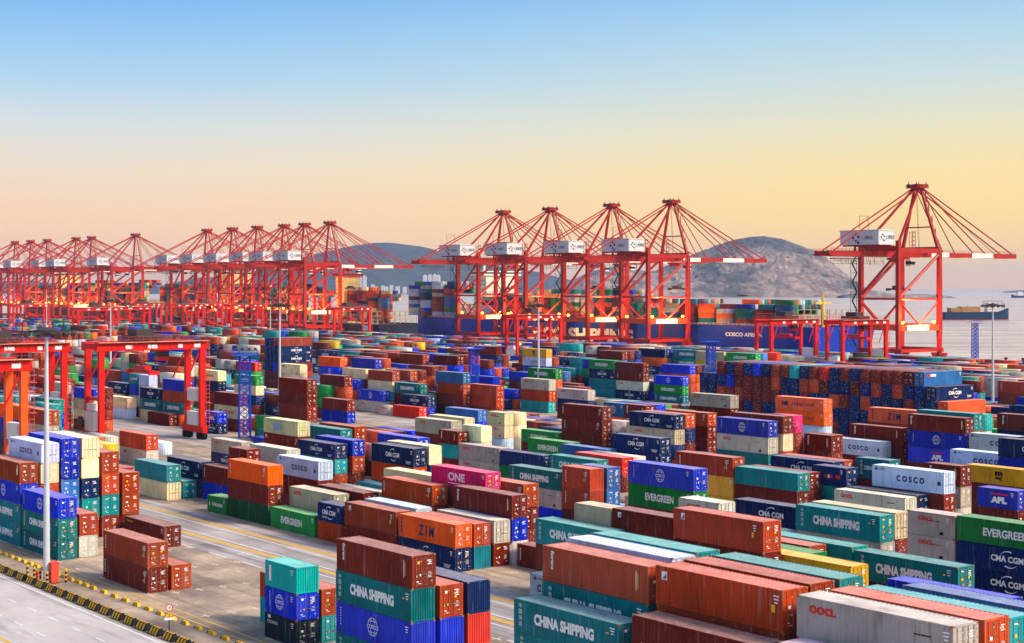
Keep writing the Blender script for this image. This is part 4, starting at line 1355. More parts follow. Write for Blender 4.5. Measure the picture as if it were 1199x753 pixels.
0 40 1200.7 432.0 2.76 2024 4010 4000
0 40 1200.7 434.9 2.76 4011 3000 5040
0 40 1200.7 437.8 2.76 3030 9000 0
0 40 1200.7 440.7 2.76 7050 0 11060
0 40 1214.0 432.0 2.76 3030 5000 8070
0 40 1188.2 466.8 2.76 1000 2020 1000
0 40 1201.5 463.9 2.76 2020 3030 2020
0 40 1201.5 466.8 2.76 1170 5040 1000
0 40 1227.3 434.9 2.76 6000 1170 9001
0 20 1207.6 469.7 2.76 1000 6000 2020
0 40 1227.3 437.8 2.76 7050 5040 0
0 40 1201.5 472.6 2.76 160 11060 11060
0 40 1227.3 440.7 2.76 0 2020 1170
0 40 1201.5 475.5 2.76 3000 2020 1170
0 40 1227.3 443.6 2.76 1170 9030 160
0 40 1214.8 461.0 2.76 3030 160 8000
0 40 1227.3 446.5 2.76 0 6000 0
0 40 1214.8 463.9 2.76 0 0 0
0 40 1228.1 461.0 2.76 2020 7000 3001
0 40 1241.4 463.9 2.76 160 8070 12001'''
LABELS = '''+rust brown container with white end marks on maroon one, far left foreground
+maroon container with white end marks under rust brown one, far left foreground
+rust brown container unstacked on the ground, left foreground
+maroon container with small yellow text unstacked on the ground, far left near rows
+short turquoise container with white upright plate on cobalt blue one, left foreground
+short cobalt blue container with white globe emblem under turquoise one, left foreground
+short black container with small white lettering under cobalt blue one, left foreground
+rust brown container on turquoise one, left foreground
+turquoise container under rust brown one, left foreground
+maroon container with vertical white text on teal one, centre left foreground
+teal container with wide white lettering under maroon one, centre left foreground
+cobalt blue container with white globe emblem under teal one, centre left foreground
-teal container with wide white lettering under cobalt blue one, centre left foreground
+rust brown container on cobalt blue one, centre left foreground
+cobalt blue container under rust brown one, centre left foreground
+navy container on bright red one, centre left foreground
+bright red container under navy one, centre left foreground
+cobalt blue container with white globe emblem on teal one, far left near rows
+teal with wide lettering under cobalt blue, far left near rows
+teal with wide lettering under teal one left of beige grey one, far left near rows
+rust brown container on beige grey one, far left near rows
-beige grey container under rust brown one, far left near rows
+rust brown container with white corner mark on cobalt blue one, far left middle rows
+cobalt blue container with white globe emblem under rust brown one, far left near rows
-teal container with wide lettering under cobalt blue one behind teal one, far left near rows
-teal container with wide white lettering under teal one before teal one, far left near rows
+pale blue-grey container with spaced blue letters on cream one, far left middle rows
-cream container under pale blue-grey one, far left middle rows
+cobalt blue container on cobalt blue one, far left middle rows
-cobalt blue container under cobalt blue one, far left middle rows
-steel blue container under cobalt blue one, far left near rows
+cream container on cream one, far left middle rows
-cream container under cream one, far left middle rows
-navy container under cream one, far left near rows
-turquoise container under navy one, far left near rows
-rust brown container on rust brown one, far left middle rows
-rust brown container under rust brown one left of rust brown one, far left near rows
-turquoise container under rust brown one, far left near rows
-maroon container under turquoise one, far left near rows
-rust brown container on rust brown one, far left near rows
-rust brown container under rust brown one right of turquoise one, far left near rows
+teal container with wide white lettering on teal one, centre foreground
-teal container with wide white lettering under teal one, centre foreground
+rust brown container with vertical white text on teal one, centre right foreground
+teal container with wide white lettering under rust brown one, centre right foreground
+pale blue-grey container topping its stack, centre right foreground
+turquoise container topping its stack, centre right foreground
+rust brown container with white corner mark on rust brown one, centre right foreground
+rust brown container with white end marks under rust brown one, centre right foreground
+maroon container with white end marks topping its stack, centre right foreground
+rust brown container topping its stack left of turquoise one, right foreground
+turquoise container topping its stack right of rust brown one, right foreground
+beige grey container with small red lettering topping its stack, right foreground
-lilac container topping its stack, right foreground
+rust brown container topping its stack, far right foreground
+turquoise container topping its stack, far right foreground
-short pale blue-grey container with spaced blue letters unstacked on the ground, centre foreground
+teal container with wide white lettering on maroon one, centre near rows
-maroon container with white end marks unstacked on the ground, centre foreground
+green container with bold white lettering unstacked on the ground, left near rows
+short navy container with white lettering between arcs on rust brown one, centre left near rows
-short rust brown container under navy one, centre left near rows
+rust brown container with white corner mark on maroon one, centre left near rows
+maroon container under rust brown one, centre left near rows
+bright orange container with big dark letters on navy one, centre left near rows
+navy container with white lettering between arcs under bright orange one, centre left foreground
+rust brown container on turquoise one, centre near rows
-turquoise container under rust brown one, centre foreground
+beige grey container with small red lettering on maroon one, centre near rows
-maroon container under beige grey one, centre foreground
+maroon container with vertical white text on cobalt blue one, centre near rows
-cobalt blue container under maroon one, centre near rows
+rust brown container with white end marks on maroon one, centre left near rows
+rust brown container with white end marks on maroon one, centre near rows
-maroon container under rust brown one, centre near rows
+maroon container with white corner mark topping its stack, centre right near rows
+short cream container topping its stack, centre right near rows
+rust brown container with white corner mark on maroon one, centre right near rows
-maroon container under rust brown one, centre right foreground
+short beige grey container with small red lettering topping its stack, centre right near rows
+teal container with wide white lettering on maroon one, far right foreground
+turquoise container on cream one, left middle rows
+cream container under turquoise one, left near rows
-teal container unstacked on the ground, left near rows
+navy container with white lettering between arcs on navy one, left middle rows
+maroon container with white end marks on cobalt blue one, left middle rows
-cobalt blue container under maroon one, left near rows
+bright orange container with white end marks on maroon one, left middle rows
+maroon container under bright orange one, left near rows
+dark green container under maroon one, left near rows
-short green container with bold white lettering unstacked on the ground, left near rows
+beige grey container with small red lettering topping its stack, centre left near rows
-maroon container topping its stack, centre left near rows
-pale blue-grey container topping its stack, centre left near rows
+pale blue-grey container with spaced blue letters on maroon one, centre left middle rows
-maroon container under pale blue-grey one, centre left near rows
+beige grey container with small red lettering topping its stack, left middle rows
-short maroon container topping its stack, left middle rows
+magenta container with large white letters on maroon one, centre near rows
-cream container topping its stack, centre left near rows
+mustard yellow container topping its stack, right foreground
-green container topping its stack, right foreground
-rust brown container topping its stack behind green one, right foreground
+turquoise container topping its stack left of beige grey one, right foreground
+cobalt blue container topping its stack, far right foreground
+steel blue container topping its stack, far right foreground
+teal container with wide white lettering on beige grey one, centre middle rows
-beige grey container with small red lettering under teal one, centre near rows
+short rust brown container with white end marks on rust brown one, centre middle rows
+short rust brown container with white end marks under rust brown one, centre near rows
-short steel blue container on steel blue one, centre right middle rows
-short steel blue container under steel blue one, centre right near rows
+cobalt blue container with white globe emblem on green one, centre right middle rows
+green container with bold white lettering under cobalt blue one, centre right near rows
+navy container with white lettering between arcs on pale blue-grey one, right near rows
+teal container with wide white lettering on beige grey one, right near rows
-beige grey container with small red lettering under teal one, right foreground
+cream container on maroon one, right near rows
+short beige grey container with small red lettering on beige grey one, far right near rows
+short beige grey container with small red lettering under beige grey one, far right foreground
+green container with bold white lettering on navy one, far right near rows
+navy container with white lettering between arcs under green one, far right foreground
+navy container with white lettering between arcs under navy one, far right foreground
+navy container with white lettering between arcs on turquoise one, centre left middle rows
-turquoise container under navy one, centre left middle rows
-cobalt blue container on rust brown one, centre left middle rows
-rust brown container under cobalt blue one, centre left middle rows
-beige grey container with small red lettering on navy one, left middle rows
+cream container with pale blue patch on maroon one, left middle rows
-maroon container with white corner mark under cream one, left middle rows
-teal container topping its stack, centre left middle rows
-rust brown container on rust brown one, centre left middle rows
+navy container with white lettering between arcs on rust brown one, centre left middle rows
-rust brown container under navy one, centre left middle rows
-cream container on navy one, centre left middle rows
-cobalt blue container topping its stack, centre left middle rows
+teal container on maroon one, right near rows
+maroon container under teal one, right near rows
-maroon container on maroon one, right middle rows
-cobalt blue container on cream one, far left back rows
-cream container under cobalt blue one, far left back rows
-cream container under cream one, far left back rows
-rust brown container under cream one, far left middle rows
+rust brown container on beige grey one, far left middle rows
-second from left beige grey one with red lettering under rust brown, far left middle rows
-maroon container unstacked on the ground, left middle rows
-short cobalt blue container with white letters below red mark on navy one, left back rows
-short navy container with white lettering between arcs under cobalt blue one, left middle rows
-maroon container on cream one, left back rows
-cream container with red lettering under maroon one, left back rows
-maroon container under cream one, left middle rows
-cream container with red lettering on navy one, left back rows
-navy container under cream one, left back rows
-green container with bold white lettering on cream one, left back rows
-cream container under green one, left back rows
+rust brown container with white end marks on mustard yellow one, centre right middle rows
+mustard yellow container with black stacked letters under rust brown one, centre right near rows
+beige grey container with small red lettering topping its stack, right near rows
-navy container topping its stack, far right near rows
+short maroon container with vertical white text on beige grey one, far right middle rows
-short beige grey container with small red lettering under maroon one, far right near rows
+short cobalt blue container with red and white lettering on maroon one, far right near rows
-short maroon container under cobalt blue one, far right near rows
+pale blue-grey container with spaced blue letters on maroon one, far right near rows
-maroon container under pale blue-grey one, far right near rows
-short teal container with wide white lettering on maroon one, right middle rows
+navy container with white lettering between arcs topping its stack, right middle rows
-rust brown container topping its stack, right middle rows
+short navy container with red and white letters on teal one, right middle rows
+navy container with white lettering between arcs on navy one, centre right middle rows
-navy container with white lettering between arcs under navy one, centre right middle rows
-short maroon container with vertical white text on turquoise one, centre middle rows
-short turquoise container under maroon one, centre middle rows
+beige grey container with small red lettering on beige grey one, centre middle rows
-beige grey container with small red lettering under beige grey one, centre middle rows
+navy container on green one, centre middle rows
+teal container with wide white lettering topping its stack, centre middle rows
-bright red container on maroon one, centre right middle rows
-steel blue container topping its stack, centre middle rows
+green container with bold white lettering topping its stack, centre middle rows
+beige grey container with small red lettering on maroon one, centre left middle rows
-cream container topping its stack, centre middle rows
-short cream container on cream one, centre middle rows
+maroon container on maroon one, centre left back rows
-maroon container under maroon one before maroon one, centre left back rows
-maroon container under maroon one behind cream one, centre left back rows
+mustard yellow container with black stacked letters on maroon one, far right middle rows
-green container with bold white lettering on maroon one, centre middle rows
+maroon container with white end marks on maroon one, centre back rows
+maroon container with white end marks under maroon one, centre middle rows
+maroon container under maroon one, centre middle rows
+cobalt blue container with white globe emblem on beige grey one, right middle rows
+beige grey container with small red lettering under cobalt blue one, right middle rows
-teal container under beige grey one, right middle rows
+maroon container on cream one, right middle rows
-cream container under maroon one, right middle rows
+navy container with white lettering between arcs on cream one, centre right middle rows
+cream container with small red lettering under navy one, centre right middle rows
-rust brown container on navy one, centre right middle rows
-rust brown container with white end marks on maroon one, centre right back rows
-maroon container under rust brown one, centre right middle rows
-maroon container under maroon one, centre right middle rows
-short cream container with small red lettering on cream one, centre back rows
-short cream container with small red lettering under cream one, centre middle rows
-steel blue container on cobalt blue one, centre back rows
-maroon container on cobalt blue one, centre left back rows
-cobalt blue container under maroon one, centre left back rows
+short maroon container with vertical white text on maroon one, right middle rows
+pale blue-grey container with spaced blue letters left of mustard yellow one, far right middle rows
+navy container with white lettering between arcs on cobalt blue one, far right middle rows
-cobalt blue container under navy one, far right middle rows
+pale blue-grey container with spaced blue letters on maroon one, right middle rows
+bright orange container with dark lettering on bright orange one, right back rows
+bright orange container with dark lettering under bright orange one, right back rows
+bright orange container with big dark letters on maroon one, far right back rows
+maroon container with vertical white text on maroon one, right middle rows
-maroon container under maroon one, right middle rows
+maroon container with vertical white text on cobalt blue one, far right middle rows
+cobalt blue container with white globe emblem under maroon one, far right middle rows
+cobalt blue container with red and white lettering under cobalt blue one, far right middle rows
-turquoise container topping its stack, far right middle rows
-maroon container with vertical white text on navy one, far right middle rows
+pale blue-grey container with spaced blue letters left of navy one, far right middle rows
-cream container with small red lettering on cream one, left back rows
-cobalt blue container with white globe emblem on beige grey one, centre left back rows
-beige grey container with small red lettering under cobalt blue one, centre left back rows
-bright red container unstacked on the ground, centre left back rows
-navy container with white lettering between arcs on cobalt blue one, centre left back rows
-steel blue container on rust brown one, centre back rows
-rust brown container with white end marks under steel blue one, centre back rows
-maroon container under rust brown one, centre back rows
-rust brown container on rust brown one, centre back rows
-rust brown container under rust brown one, centre back rows
+beige grey container with small red lettering on maroon one, centre right back rows
-maroon container under beige grey one, centre right back rows
-beige grey container with small red lettering on rust brown one, centre back rows
-rust brown container under beige grey one, centre back rows
-turquoise container under rust brown one, centre back rows
-green container with bold white lettering on bright orange one, centre back rows
-beige grey container with small red lettering on navy one, centre back rows
-maroon container on maroon one, centre right farthest rows
-maroon container with white end marks under maroon one, centre right back rows
-beige grey container with small red lettering under maroon one, centre right back rows
-navy container with white lettering between arcs under beige grey one, centre right back rows
-green container with bold white lettering on navy one, centre right farthest rows
-navy container with white lettering between arcs under green one, centre right back rows
-teal container under navy one, centre right back rows
-cobalt blue container with white globe emblem on green one, centre right back rows
-green container with bold white lettering under cobalt blue one, centre right back rows
-teal container with wide white lettering under green one, centre right back rows
-cobalt blue container on rust brown one, centre right back rows
-maroon container on navy one, far right back rows
+steel blue container with white and red mark on navy one, far right back rows
+navy container with white lettering between arcs on navy one, far right back rows
+bright orange container topping its stack, far right back rows
-rust brown container on navy one, left farthest rows
-navy container with white lettering between arcs under rust brown one, left farthest rows
-navy container with white lettering between arcs under navy one, left farthest rows
+rust brown container on beige grey one, far left back rows
-leftmost beige grey one with red lettering under rust brown, far left middle rows
-bright orange container on cobalt blue one, far left back rows
-cobalt blue container with white globe emblem under bright orange one, far left middle rows
-short maroon container with vertical white text topping its stack, centre right back rows
-short steel blue container with white globe emblem on bright orange one, centre right back rows
-teal container with wide white lettering unstacked on the ground, left middle rows
-rust brown container with white end marks on rust brown one, far right back rows
-rust brown container under rust brown one, far right back rows
-short beige grey container on teal one, far left back rows
-cobalt blue container on rust brown one, left back rows
-rust brown container under cobalt blue one, left back rows
-teal container with wide white lettering under rust brown one, left back rows
-navy container with white lettering between arcs on teal one, left back rows
-teal container with wide white lettering under navy one, left back rows
-maroon container topping its stack, far left back rows
-rust brown container on maroon one, far left back rows
-cream container with small red lettering on pale blue-grey one, far left back rows
-pale blue-grey container under cream one, far left back rows
-maroon container on rust brown one, centre left back rows
-short pale blue-grey container on beige grey one, far left back rows
-teal container with wide white lettering on maroon one, centre left back rows
-navy container with white lettering between arcs topping its stack, far left back rows
-rust brown container on cream one, centre left back rows
-cream container under rust brown one, centre left back rows
-rust brown container with white end marks topping its stack, centre left back rows
-cream container on maroon one, centre left back rows
-cobalt blue container topping its stack, centre left farthest rows
-bright orange container on cobalt blue one, centre left farthest rows
-cobalt blue container topping its stack, centre back rows
-rust brown container on beige grey one, left farthest rows
-maroon container on cobalt blue one, centre farthest rows
-rust brown container topping its stack, centre left farthest rows
-green container with bold white lettering topping its stack, right farthest rows
-bright red container on green one, left farthest rows
-cream container on mustard yellow one, centre right farthest rows
-maroon container on steel blue one, centre right farthest rows
-teal container with wide white lettering on teal one, centre right farthest rows
-navy container on bright orange one, centre right farthest rows
-mustard yellow container with black stacked letters on pale blue-grey one, centre farthest rows
-pale blue-grey container with spaced blue letters under mustard yellow one, centre farthest rows
-maroon container on navy one, centre farthest rows'''
# ------------------------------------------------------------------ ground, roads, markings
def ground_mat(name, c1, c2, slab=None, rough=.85, streak=True, mott=.5):
    m, nt, n, L, p = nmat(name)
    tc = n.new('ShaderNodeTexCoord')
    rot = n.new('ShaderNodeMapping'); rot.inputs['Rotation'].default_value = (0, 0, -ROT); L.new(tc.outputs['Object'], rot.inputs[0])
    st = n.new('ShaderNodeMapping'); st.inputs['Scale'].default_value = (.05, .55, 1); L.new(rot.outputs[0], st.inputs[0])
    a = n.new('ShaderNodeTexNoise'); a.inputs['Scale'].default_value = .12; a.inputs['Detail'].default_value = 8; L.new(rot.outputs[0], a.inputs['Vector'])
    b = n.new('ShaderNodeTexNoise'); b.inputs['Scale'].default_value = 1.0; b.inputs['Detail'].default_value = 6; L.new(st.outputs[0], b.inputs['Vector'])
    def rng(s, a0, a1, b0, b1):
        x = n.new('ShaderNodeMapRange'); x.inputs[1].default_value = a0; x.inputs[2].default_value = a1; x.inputs[3].default_value = b0; x.inputs[4].default_value = b1
        L.new(s, x.inputs[0]); return x.outputs[0]
    def mix(f, c1, c2):
        x = n.new('ShaderNodeMix'); x.data_type = 'RGBA'
        L.new(f, x.inputs[0])
        for s, i in ((c1, 6), (c2, 7)):
            if isinstance(s, tuple): x.inputs[i].default_value = s + (1,) if len(s) == 3 else s
            else: L.new(s, x.inputs[i])
        return x.outputs[2]
    o = mix(rng(a.outputs['Fac'], .35, .65, 0, 1), srgb(c1), srgb(c2))
    c = n.new('ShaderNodeTexNoise'); c.inputs['Scale'].default_value = .9; c.inputs['Detail'].default_value = 9; c.inputs['Roughness'].default_value = .7; L.new(rot.outputs[0], c.inputs['Vector'])
    o = mix(rng(c.outputs['Fac'], .46, .74, 0, mott), o, srgb((96, 86, 80)))
    if streak: o = mix(rng(b.outputs['Fac'], .52, .75, 0, .75), o, srgb((74, 66, 62)))
    if slab:
        bk = n.new('ShaderNodeTexBrick'); bk.inputs['Scale'].default_value = 1; bk.inputs['Brick Width'].default_value = slab[0]; bk.inputs['Row Height'].default_value = slab[1]
        bk.inputs['Mortar Size'].default_value = .05; bk.inputs['Color1'].default_value = (1, 1, 1, 1); bk.inputs['Color2'].default_value = (.72, .72, .74, 1); bk.inputs['Mortar'].default_value = (.38, .36, .34, 1)
        bk.offset = 0; L.new(rot.outputs[0], bk.inputs['Vector'])
        x = n.new('ShaderNodeMix'); x.data_type = 'RGBA'; x.blend_type = 'MULTIPLY'; x.inputs[0].default_value = .8
        L.new(o, x.inputs[6]); L.new(bk.outputs['Color'], x.inputs[7]); o = x.outputs[2]
    L.new(o, p.inputs['Base Color']); p.inputs['Roughness'].default_value = rough
    return m
YARD = ground_mat('yard_concrete', (188, 164, 138), (130, 113, 100), (6.5, 5.0), mott=.6); ROADM = ground_mat('road_concrete', (182, 172, 168), (150, 142, 140), (9, 3.6), mott=.35)
ASPH = ground_mat('pale_road', (184, 177, 174), (170, 163, 161), None, mott=.16)
def sheet(name, a0, a1, b0, b1, z, m, parent=None):
    mb = MB(); mb.face([W(a1, b0, z), W(a0, b0, z), W(a0, b1, z), W(a1, b1, z)]); o = mb.obj(name, m, parent)
    if not parent: tag(o, kind='structure')
    return o
mb = MB()
p = [W(-400, -900), W(-400, 617), W(2600, 617), W(2600, -900)]
mb.face([q + Vector((0, 0, 0)) for q in p][::-1])
for i in range(4):
    q, r = p[i], p[(i + 1) % 4]; mb.face([q, r, r + Vector((0, 0, -7)), q + Vector((0, 0, -7))])
tag(mb.obj('ground', YARD), kind='structure')
sheet('yard_road', -100, 1500, 91.6, 106.2, .004, ROADM)
sheet('cross_yard_road', -100, 1500, 151, 165, .004, ROADM)
sheet('middle_yard_road', -100, 1500, 213, 225.2, .004, ROADM)
sheet('perimeter_road', -100, 900, 20, 65.2, .004, ASPH)
YM = plain('yellow_road_paint', (206, 160, 58), .7, var=.2, scale=.9, dirt=(150, 132, 104)); WM = plain('white_road_paint', (216, 214, 212), .7, scale=1.2, dirt=(160, 152, 146)); WMS = plain('worn_slot_paint', (212, 196, 172), .75, scale=.8, dirt=(150, 136, 120))
mb = MB()
def strip(a0, a1, b0, b1, z=.009): mb.face([W(a1, b0, z), W(a0, b0, z), W(a0, b1, z), W(a1, b1, z)])
for b, w in ((102.9, .95), (96.4, .95), (71.4, .25), (72.6, .25), (53.2, .5), (153.0, .4), (160.2, .4), (221.6, .5)): strip(-40, 620, b - w / 2, b + w / 2)
tag(mb.obj('yellow_road_markings', YM), kind='structure')
mb = MB()
for b, w in ((101.7, .22), (97.6, .22), (94.9, .22), (64.6, .26), (156.6, .2)): strip(-40, 620, b - w / 2, b + w / 2)
for k in range(60):
    a = 34.6 + 6.0 * k
    for b in (60.6, 57.0): strip(a, a + 2.3, b - .1, b + .1)
    strip(a * 1.5, a * 1.5 + 5, 91.45, 91.7)
tag(mb.obj('white_road_markings', WM), kind='structure')
mb = MB()
for bl, b0 in ((0, 73.9), (1, 108.2), (2, 136.5), (3, 166.0), (4, 195.5)):
    for j in range(30):
        a = 28 + 13.3 * j
        for r in range(7):
            b = b0 + 2.9 * r - .2
            strip(a - .75, a + .75, b - .12, b + .12); strip(a - .1, a + .1, b - .6, b + .6, .013)
            if R.random() < .5: strip(a - 6.5, a - 5.4, b - .12, b + .12)
tag(mb.obj('container_slot_markings', WMS), kind='structure')
# quay edge kerb and bollards
mb = MB(); pts = [(-300, 614.6), (2600, 614.6), (2600, 616.6), (-300, 616.6)]
mb.hexa([W(a, b, .006) for a, b in pts] + [W(a, b, .35) for a, b in pts]); tag(mb.obj('quay_kerb', plain('quay_concrete', (168, 156, 144), .85)), kind='structure')
# ------------------------------------------------------------------ sea
def sea_mat():
    m, nt, n, L, p = nmat('sea_water')
    tc = n.new('ShaderNodeTexCoord')
    mp = n.new('ShaderNodeMapping'); mp.inputs['Scale'].default_value = (.35, 1.0, 1); mp.inputs['Rotation'].default_value = (0, 0, .25); L.new(tc.outputs['Object'], mp.inputs[0])
    a = n.new('ShaderNodeTexNoise'); a.inputs['Scale'].default_value = .03; a.inputs['Detail'].default_value = 9; a.inputs['Roughness'].default_value = .62; L.new(mp.outputs[0], a.inputs['Vector'])
    m2 = n.new('ShaderNodeMapping'); m2.inputs['Scale'].default_value = (.006, .035, 1); L.new(tc.outputs['Object'], m2.inputs[0])
    b = n.new('ShaderNodeTexNoise'); b.inputs['Scale'].default_value = 1; b.inputs['Detail'].default_value = 8; b.inputs['Roughness'].default_value = .7; L.new(m2.outputs[0], b.inputs['Vector'])
    b2 = n.new('ShaderNodeMapRange'); b2.inputs[1].default_value = .35; b2.inputs[2].default_value = .65; L.new(b.outputs['Fac'], b2.inputs[0])
    bp = n.new('ShaderNodeBump'); bp.inputs['Strength'].default_value = .9; bp.inputs['Distance'].default_value = 14; L.new(a.outputs['Fac'], bp.inputs['Height'])
    L.new(bp.outputs[0], p.inputs['Normal'])
    mx = n.new('ShaderNodeMix'); mx.data_type = 'RGBA'; mx.inputs[6].default_value = srgb((146, 128, 118)) + (1,); mx.inputs[7].default_value = srgb((206, 186, 172)) + (1,)  # turbid water tone, with painted pale streaks standing in for ripple glints
    L.new(b2.outputs[0], mx.inputs[0]); L.new(mx.outputs[2], p.inputs['Base Color'])
    p.inputs['Roughness'].default_value = .22; p.inputs['IOR'].default_value = 1.33
    return m
mb = MB(); mb.face([(-16500, -1500, -5), (16500, -1500, -5), (16500, 16500, -5), (-16500, 16500, -5)]); tag(mb.obj('sea', sea_mat()), kind='structure')
# ------------------------------------------------------------------ hills and rocky island
def terrain(name, D, w, back, outline, mat, amp, nx, ny, seed, fine=1.0):
    xs = [(x - 600) / 1840 * D for x, y in outline]; hs = [(335 - y) * D / 1840 + 34 + 5 for x, y in outline]
    X = np.linspace(xs[0], xs[-1], nx); Hh = np.interp(X, xs, hs)
    k = np.ones(5) / 5; Hs = np.convolve(np.pad(Hh, 2, mode='edge'), k, 'valid')
    V = []
    T = np.linspace(-1, 1, ny)
    for j, t in enumerate(T):
        for i in range(nx):
            x = X[i]
            sh = 1 - abs(t) ** (1.35 if t < 0 else 2)
            y = D + (t * w if t < 0 else t * back)
            q = Vector((x / (260 * fine) + seed, y / (260 * fine), 0))
            nz = noise.fractal(q, 1.0, 2.1, 5)
            rd = 1 - abs(noise.noise(q * 2.3)) * 2
            rd2 = 1 - abs(noise.noise(q * 6.1 + Vector((4, 2, 0)))) * 2
            e = min(1, sh * 2.5)
            edge = 1 if abs(t) > .12 else abs(t) / .12
            h = Hs[i] * sh + amp * e * (.25 + .75 * edge) * (nz * .5 + rd * .34 + rd2 * .34 - .3)
            V.append((x, y, max(h, -3 if sh > .02 else -8) - 5.0))
    F = [(j * nx + i, j * nx + i + 1, (j + 1) * nx + i + 1, (j + 1) * nx + i) for j in range(ny - 1) for i in range(nx - 1)]
    me = bpy.data.meshes.new(name); me.from_pydata(V, [], F); me.materials.append(mat)
    return tag(ob(name, me), kind='structure')
def rock_mat(name, rock, rock2, veg, lo, hi, sc):
    m, nt, n, L, p = nmat(name)
    tc = n.new('ShaderNodeTexCoord')
    a = n.new('ShaderNodeTexNoise'); a.inputs['Scale'].default_value = sc; a.inputs['Detail'].default_value = 9; a.inputs['Roughness'].default_value = .62; L.new(tc.outputs['Object'], a.inputs['Vector'])
    b = n.new('ShaderNodeTexVoronoi'); b.feature = 'DISTANCE_TO_EDGE'; b.inputs['Scale'].default_value = sc * 1.3
    ad = n.new('ShaderNodeMix'); ad.data_type = 'RGBA'; ad.inputs[0].default_value = .02; L.new(tc.outputs['Object'], ad.inputs[6])
    sc2 = n.new('ShaderNodeVectorMath'); sc2.operation = 'SCALE'; sc2.inputs[3].default_value = 4000; L.new(a.outputs['Color'], sc2.inputs[0]); L.new(sc2.outputs[0], ad.inputs[7])
    L.new(ad.outputs[2], b.inputs['Vector'])
    def rng(s, a0, a1):
        x = n.new('ShaderNodeMapRange'); x.inputs[1].default_value = a0; x.inputs[2].default_value = a1; L.new(s, x.inputs[0]); return x.outputs[0]
    def mix(f, c1, c2):
        x = n.new('ShaderNodeMix'); x.data_type = 'RGBA'; L.new(f, x.inputs[0])
        for s, i in ((c1, 6), (c2, 7)):
            if isinstance(s, tuple): x.inputs[i].default_value = s + (1,)
            else: L.new(s, x.inputs[i])
        return x.outputs[2]
    c = n.new('ShaderNodeTexNoise'); c.inputs['Scale'].default_value = sc * 6; c.inputs['Detail'].default_value = 6; L.new(tc.outputs['Object'], c.inputs['Vector'])
    o = mix(rng(c.outputs['Fac'], .35, .65), srgb(rock), srgb(rock2))
    d = n.new('ShaderNodeTexNoise'); d.inputs['Scale'].default_value = sc * 3.2; d.inputs['Detail'].default_value = 10; d.inputs['Roughness'].default_value = .68; L.new(tc.outputs['Object'], d.inputs['Vector'])
    o = mix(rng(d.outputs['Fac'], .50, .66), o, tuple(.45 * u + .55 * v for u, v in zip(srgb(rock2), srgb(veg))))
    o = mix(rng(b.outputs['Distance'], .07, .02), o, tuple(.62 * u + .38 * v for u, v in zip(srgb(rock2), srgb(veg))))
    o = mix(rng(a.outputs['Fac'], lo, hi), o, srgb(veg))
    m5 = n.new('ShaderNodeMapping'); m5.inputs['Scale'].default_value = (1, 1, .22); L.new(tc.outputs['Object'], m5.inputs[0])
    e = n.new('ShaderNodeTexNoise'); e.inputs['Scale'].default_value = sc * 5; e.inputs['Detail'].default_value = 7; L.new(m5.outputs[0], e.inputs['Vector'])
    o = mix(rng(e.outputs['Fac'], .56, .66), o, tuple(.35 * u + .65 * v for u, v in zip(srgb(rock2), srgb(veg))))   # upright cracks
    sz = n.new('ShaderNodeSeparateXYZ'); L.new(tc.outputs['Object'], sz.inputs[0])
    mz = n.new('ShaderNodeMath'); mz.operation = 'MULTIPLY_ADD'; mz.inputs[1].default_value = 160; L.new(a.outputs['Fac'], mz.inputs[0]); L.new(sz.outputs[2], mz.inputs[2])
    o = mix(rng(mz.outputs[0], 215, 290), o, srgb(veg))                                   # scrub on the crown
    L.new(o, p.inputs['Base Color']); p.inputs['Roughness'].default_value = .9
    bp = n.new('ShaderNodeBump'); bp.inputs['Strength'].default_value = .5; bp.inputs['Distance'].default_value = 8; L.new(c.outputs['Fac'], bp.inputs['Height']); L.new(bp.outputs[0], p.inputs['Normal'])
    return m
ROCK = rock_mat('granite_rock', (158, 132, 112), (124, 106, 96), (56, 58, 52), .48, .58, .0045)
FOREST = rock_mat('wooded_slope', (58, 70, 62), (46, 58, 54), (38, 50, 44), .4, .6, .004)
terrain('island_hill', 6000, 620, 700, [(625, 349), (642, 343), (662, 331), (690, 320), (720, 314), (745, 316), (765, 318), (790, 310), (812, 301), (835, 290), (860, 281), (880, 277.5), (895, 276.5), (915, 280), (935, 287), (952, 294), (966, 304), (978, 315), (988, 328), (996, 340), (1003, 348)], ROCK, 17, 420, 140, 3.1, .6)
terrain('distant_hill', 9000, 1300, 1300, [(-160, 334), (-60, 330), (10, 329), (60, 337), (120, 340), (190, 340), (215, 333), (245, 326), (280, 324), (320, 315), (350, 303), (390, 293), (420, 287), (452, 284), (478, 287), (500, 290), (520, 296), (545, 305), (575, 312), (600, 314), (630, 320), (660, 328), (700, 338), (730, 343)], FOREST, 30, 260, 60, 8.7, 1.5)
terrain('low_islet', 5200, 90, 90, [(985, 347), (1000, 344), (1014, 341), (1024, 340), (1036, 343), (1055, 345), (1075, 344.6), (1095, 345), (1112, 346.5)], ROCK, 5, 120, 20, 5.5, .4)
terrain('far_islet', 9500, 90, 90, [(1180, 341.5), (1192, 340), (1215, 339.5), (1260, 341)], FOREST, 4, 60, 14, 2.5, .4)
# ------------------------------------------------------------------ air
mb = MB(); mb.box(-18500, 18500, -2500, 18500, -9, 262)
m = bpy.data.materials.new('haze'); m.use_nodes = True; m.node_tree.nodes.clear()
vo = m.node_tree.nodes.new('ShaderNodeVolumePrincipled'); oo = m.node_tree.nodes.new('ShaderNodeOutputMaterial'); m.node_tree.links.new(vo.outputs[0], oo.inputs['Volume'])
vo.inputs['Color'].default_value = (.46, .60, 1.0, 1); vo.inputs['Density'].default_value = 4.2e-5; vo.inputs['Anisotropy'].default_value = .2
tag(mb.obj('haze', m), kind='stuff')
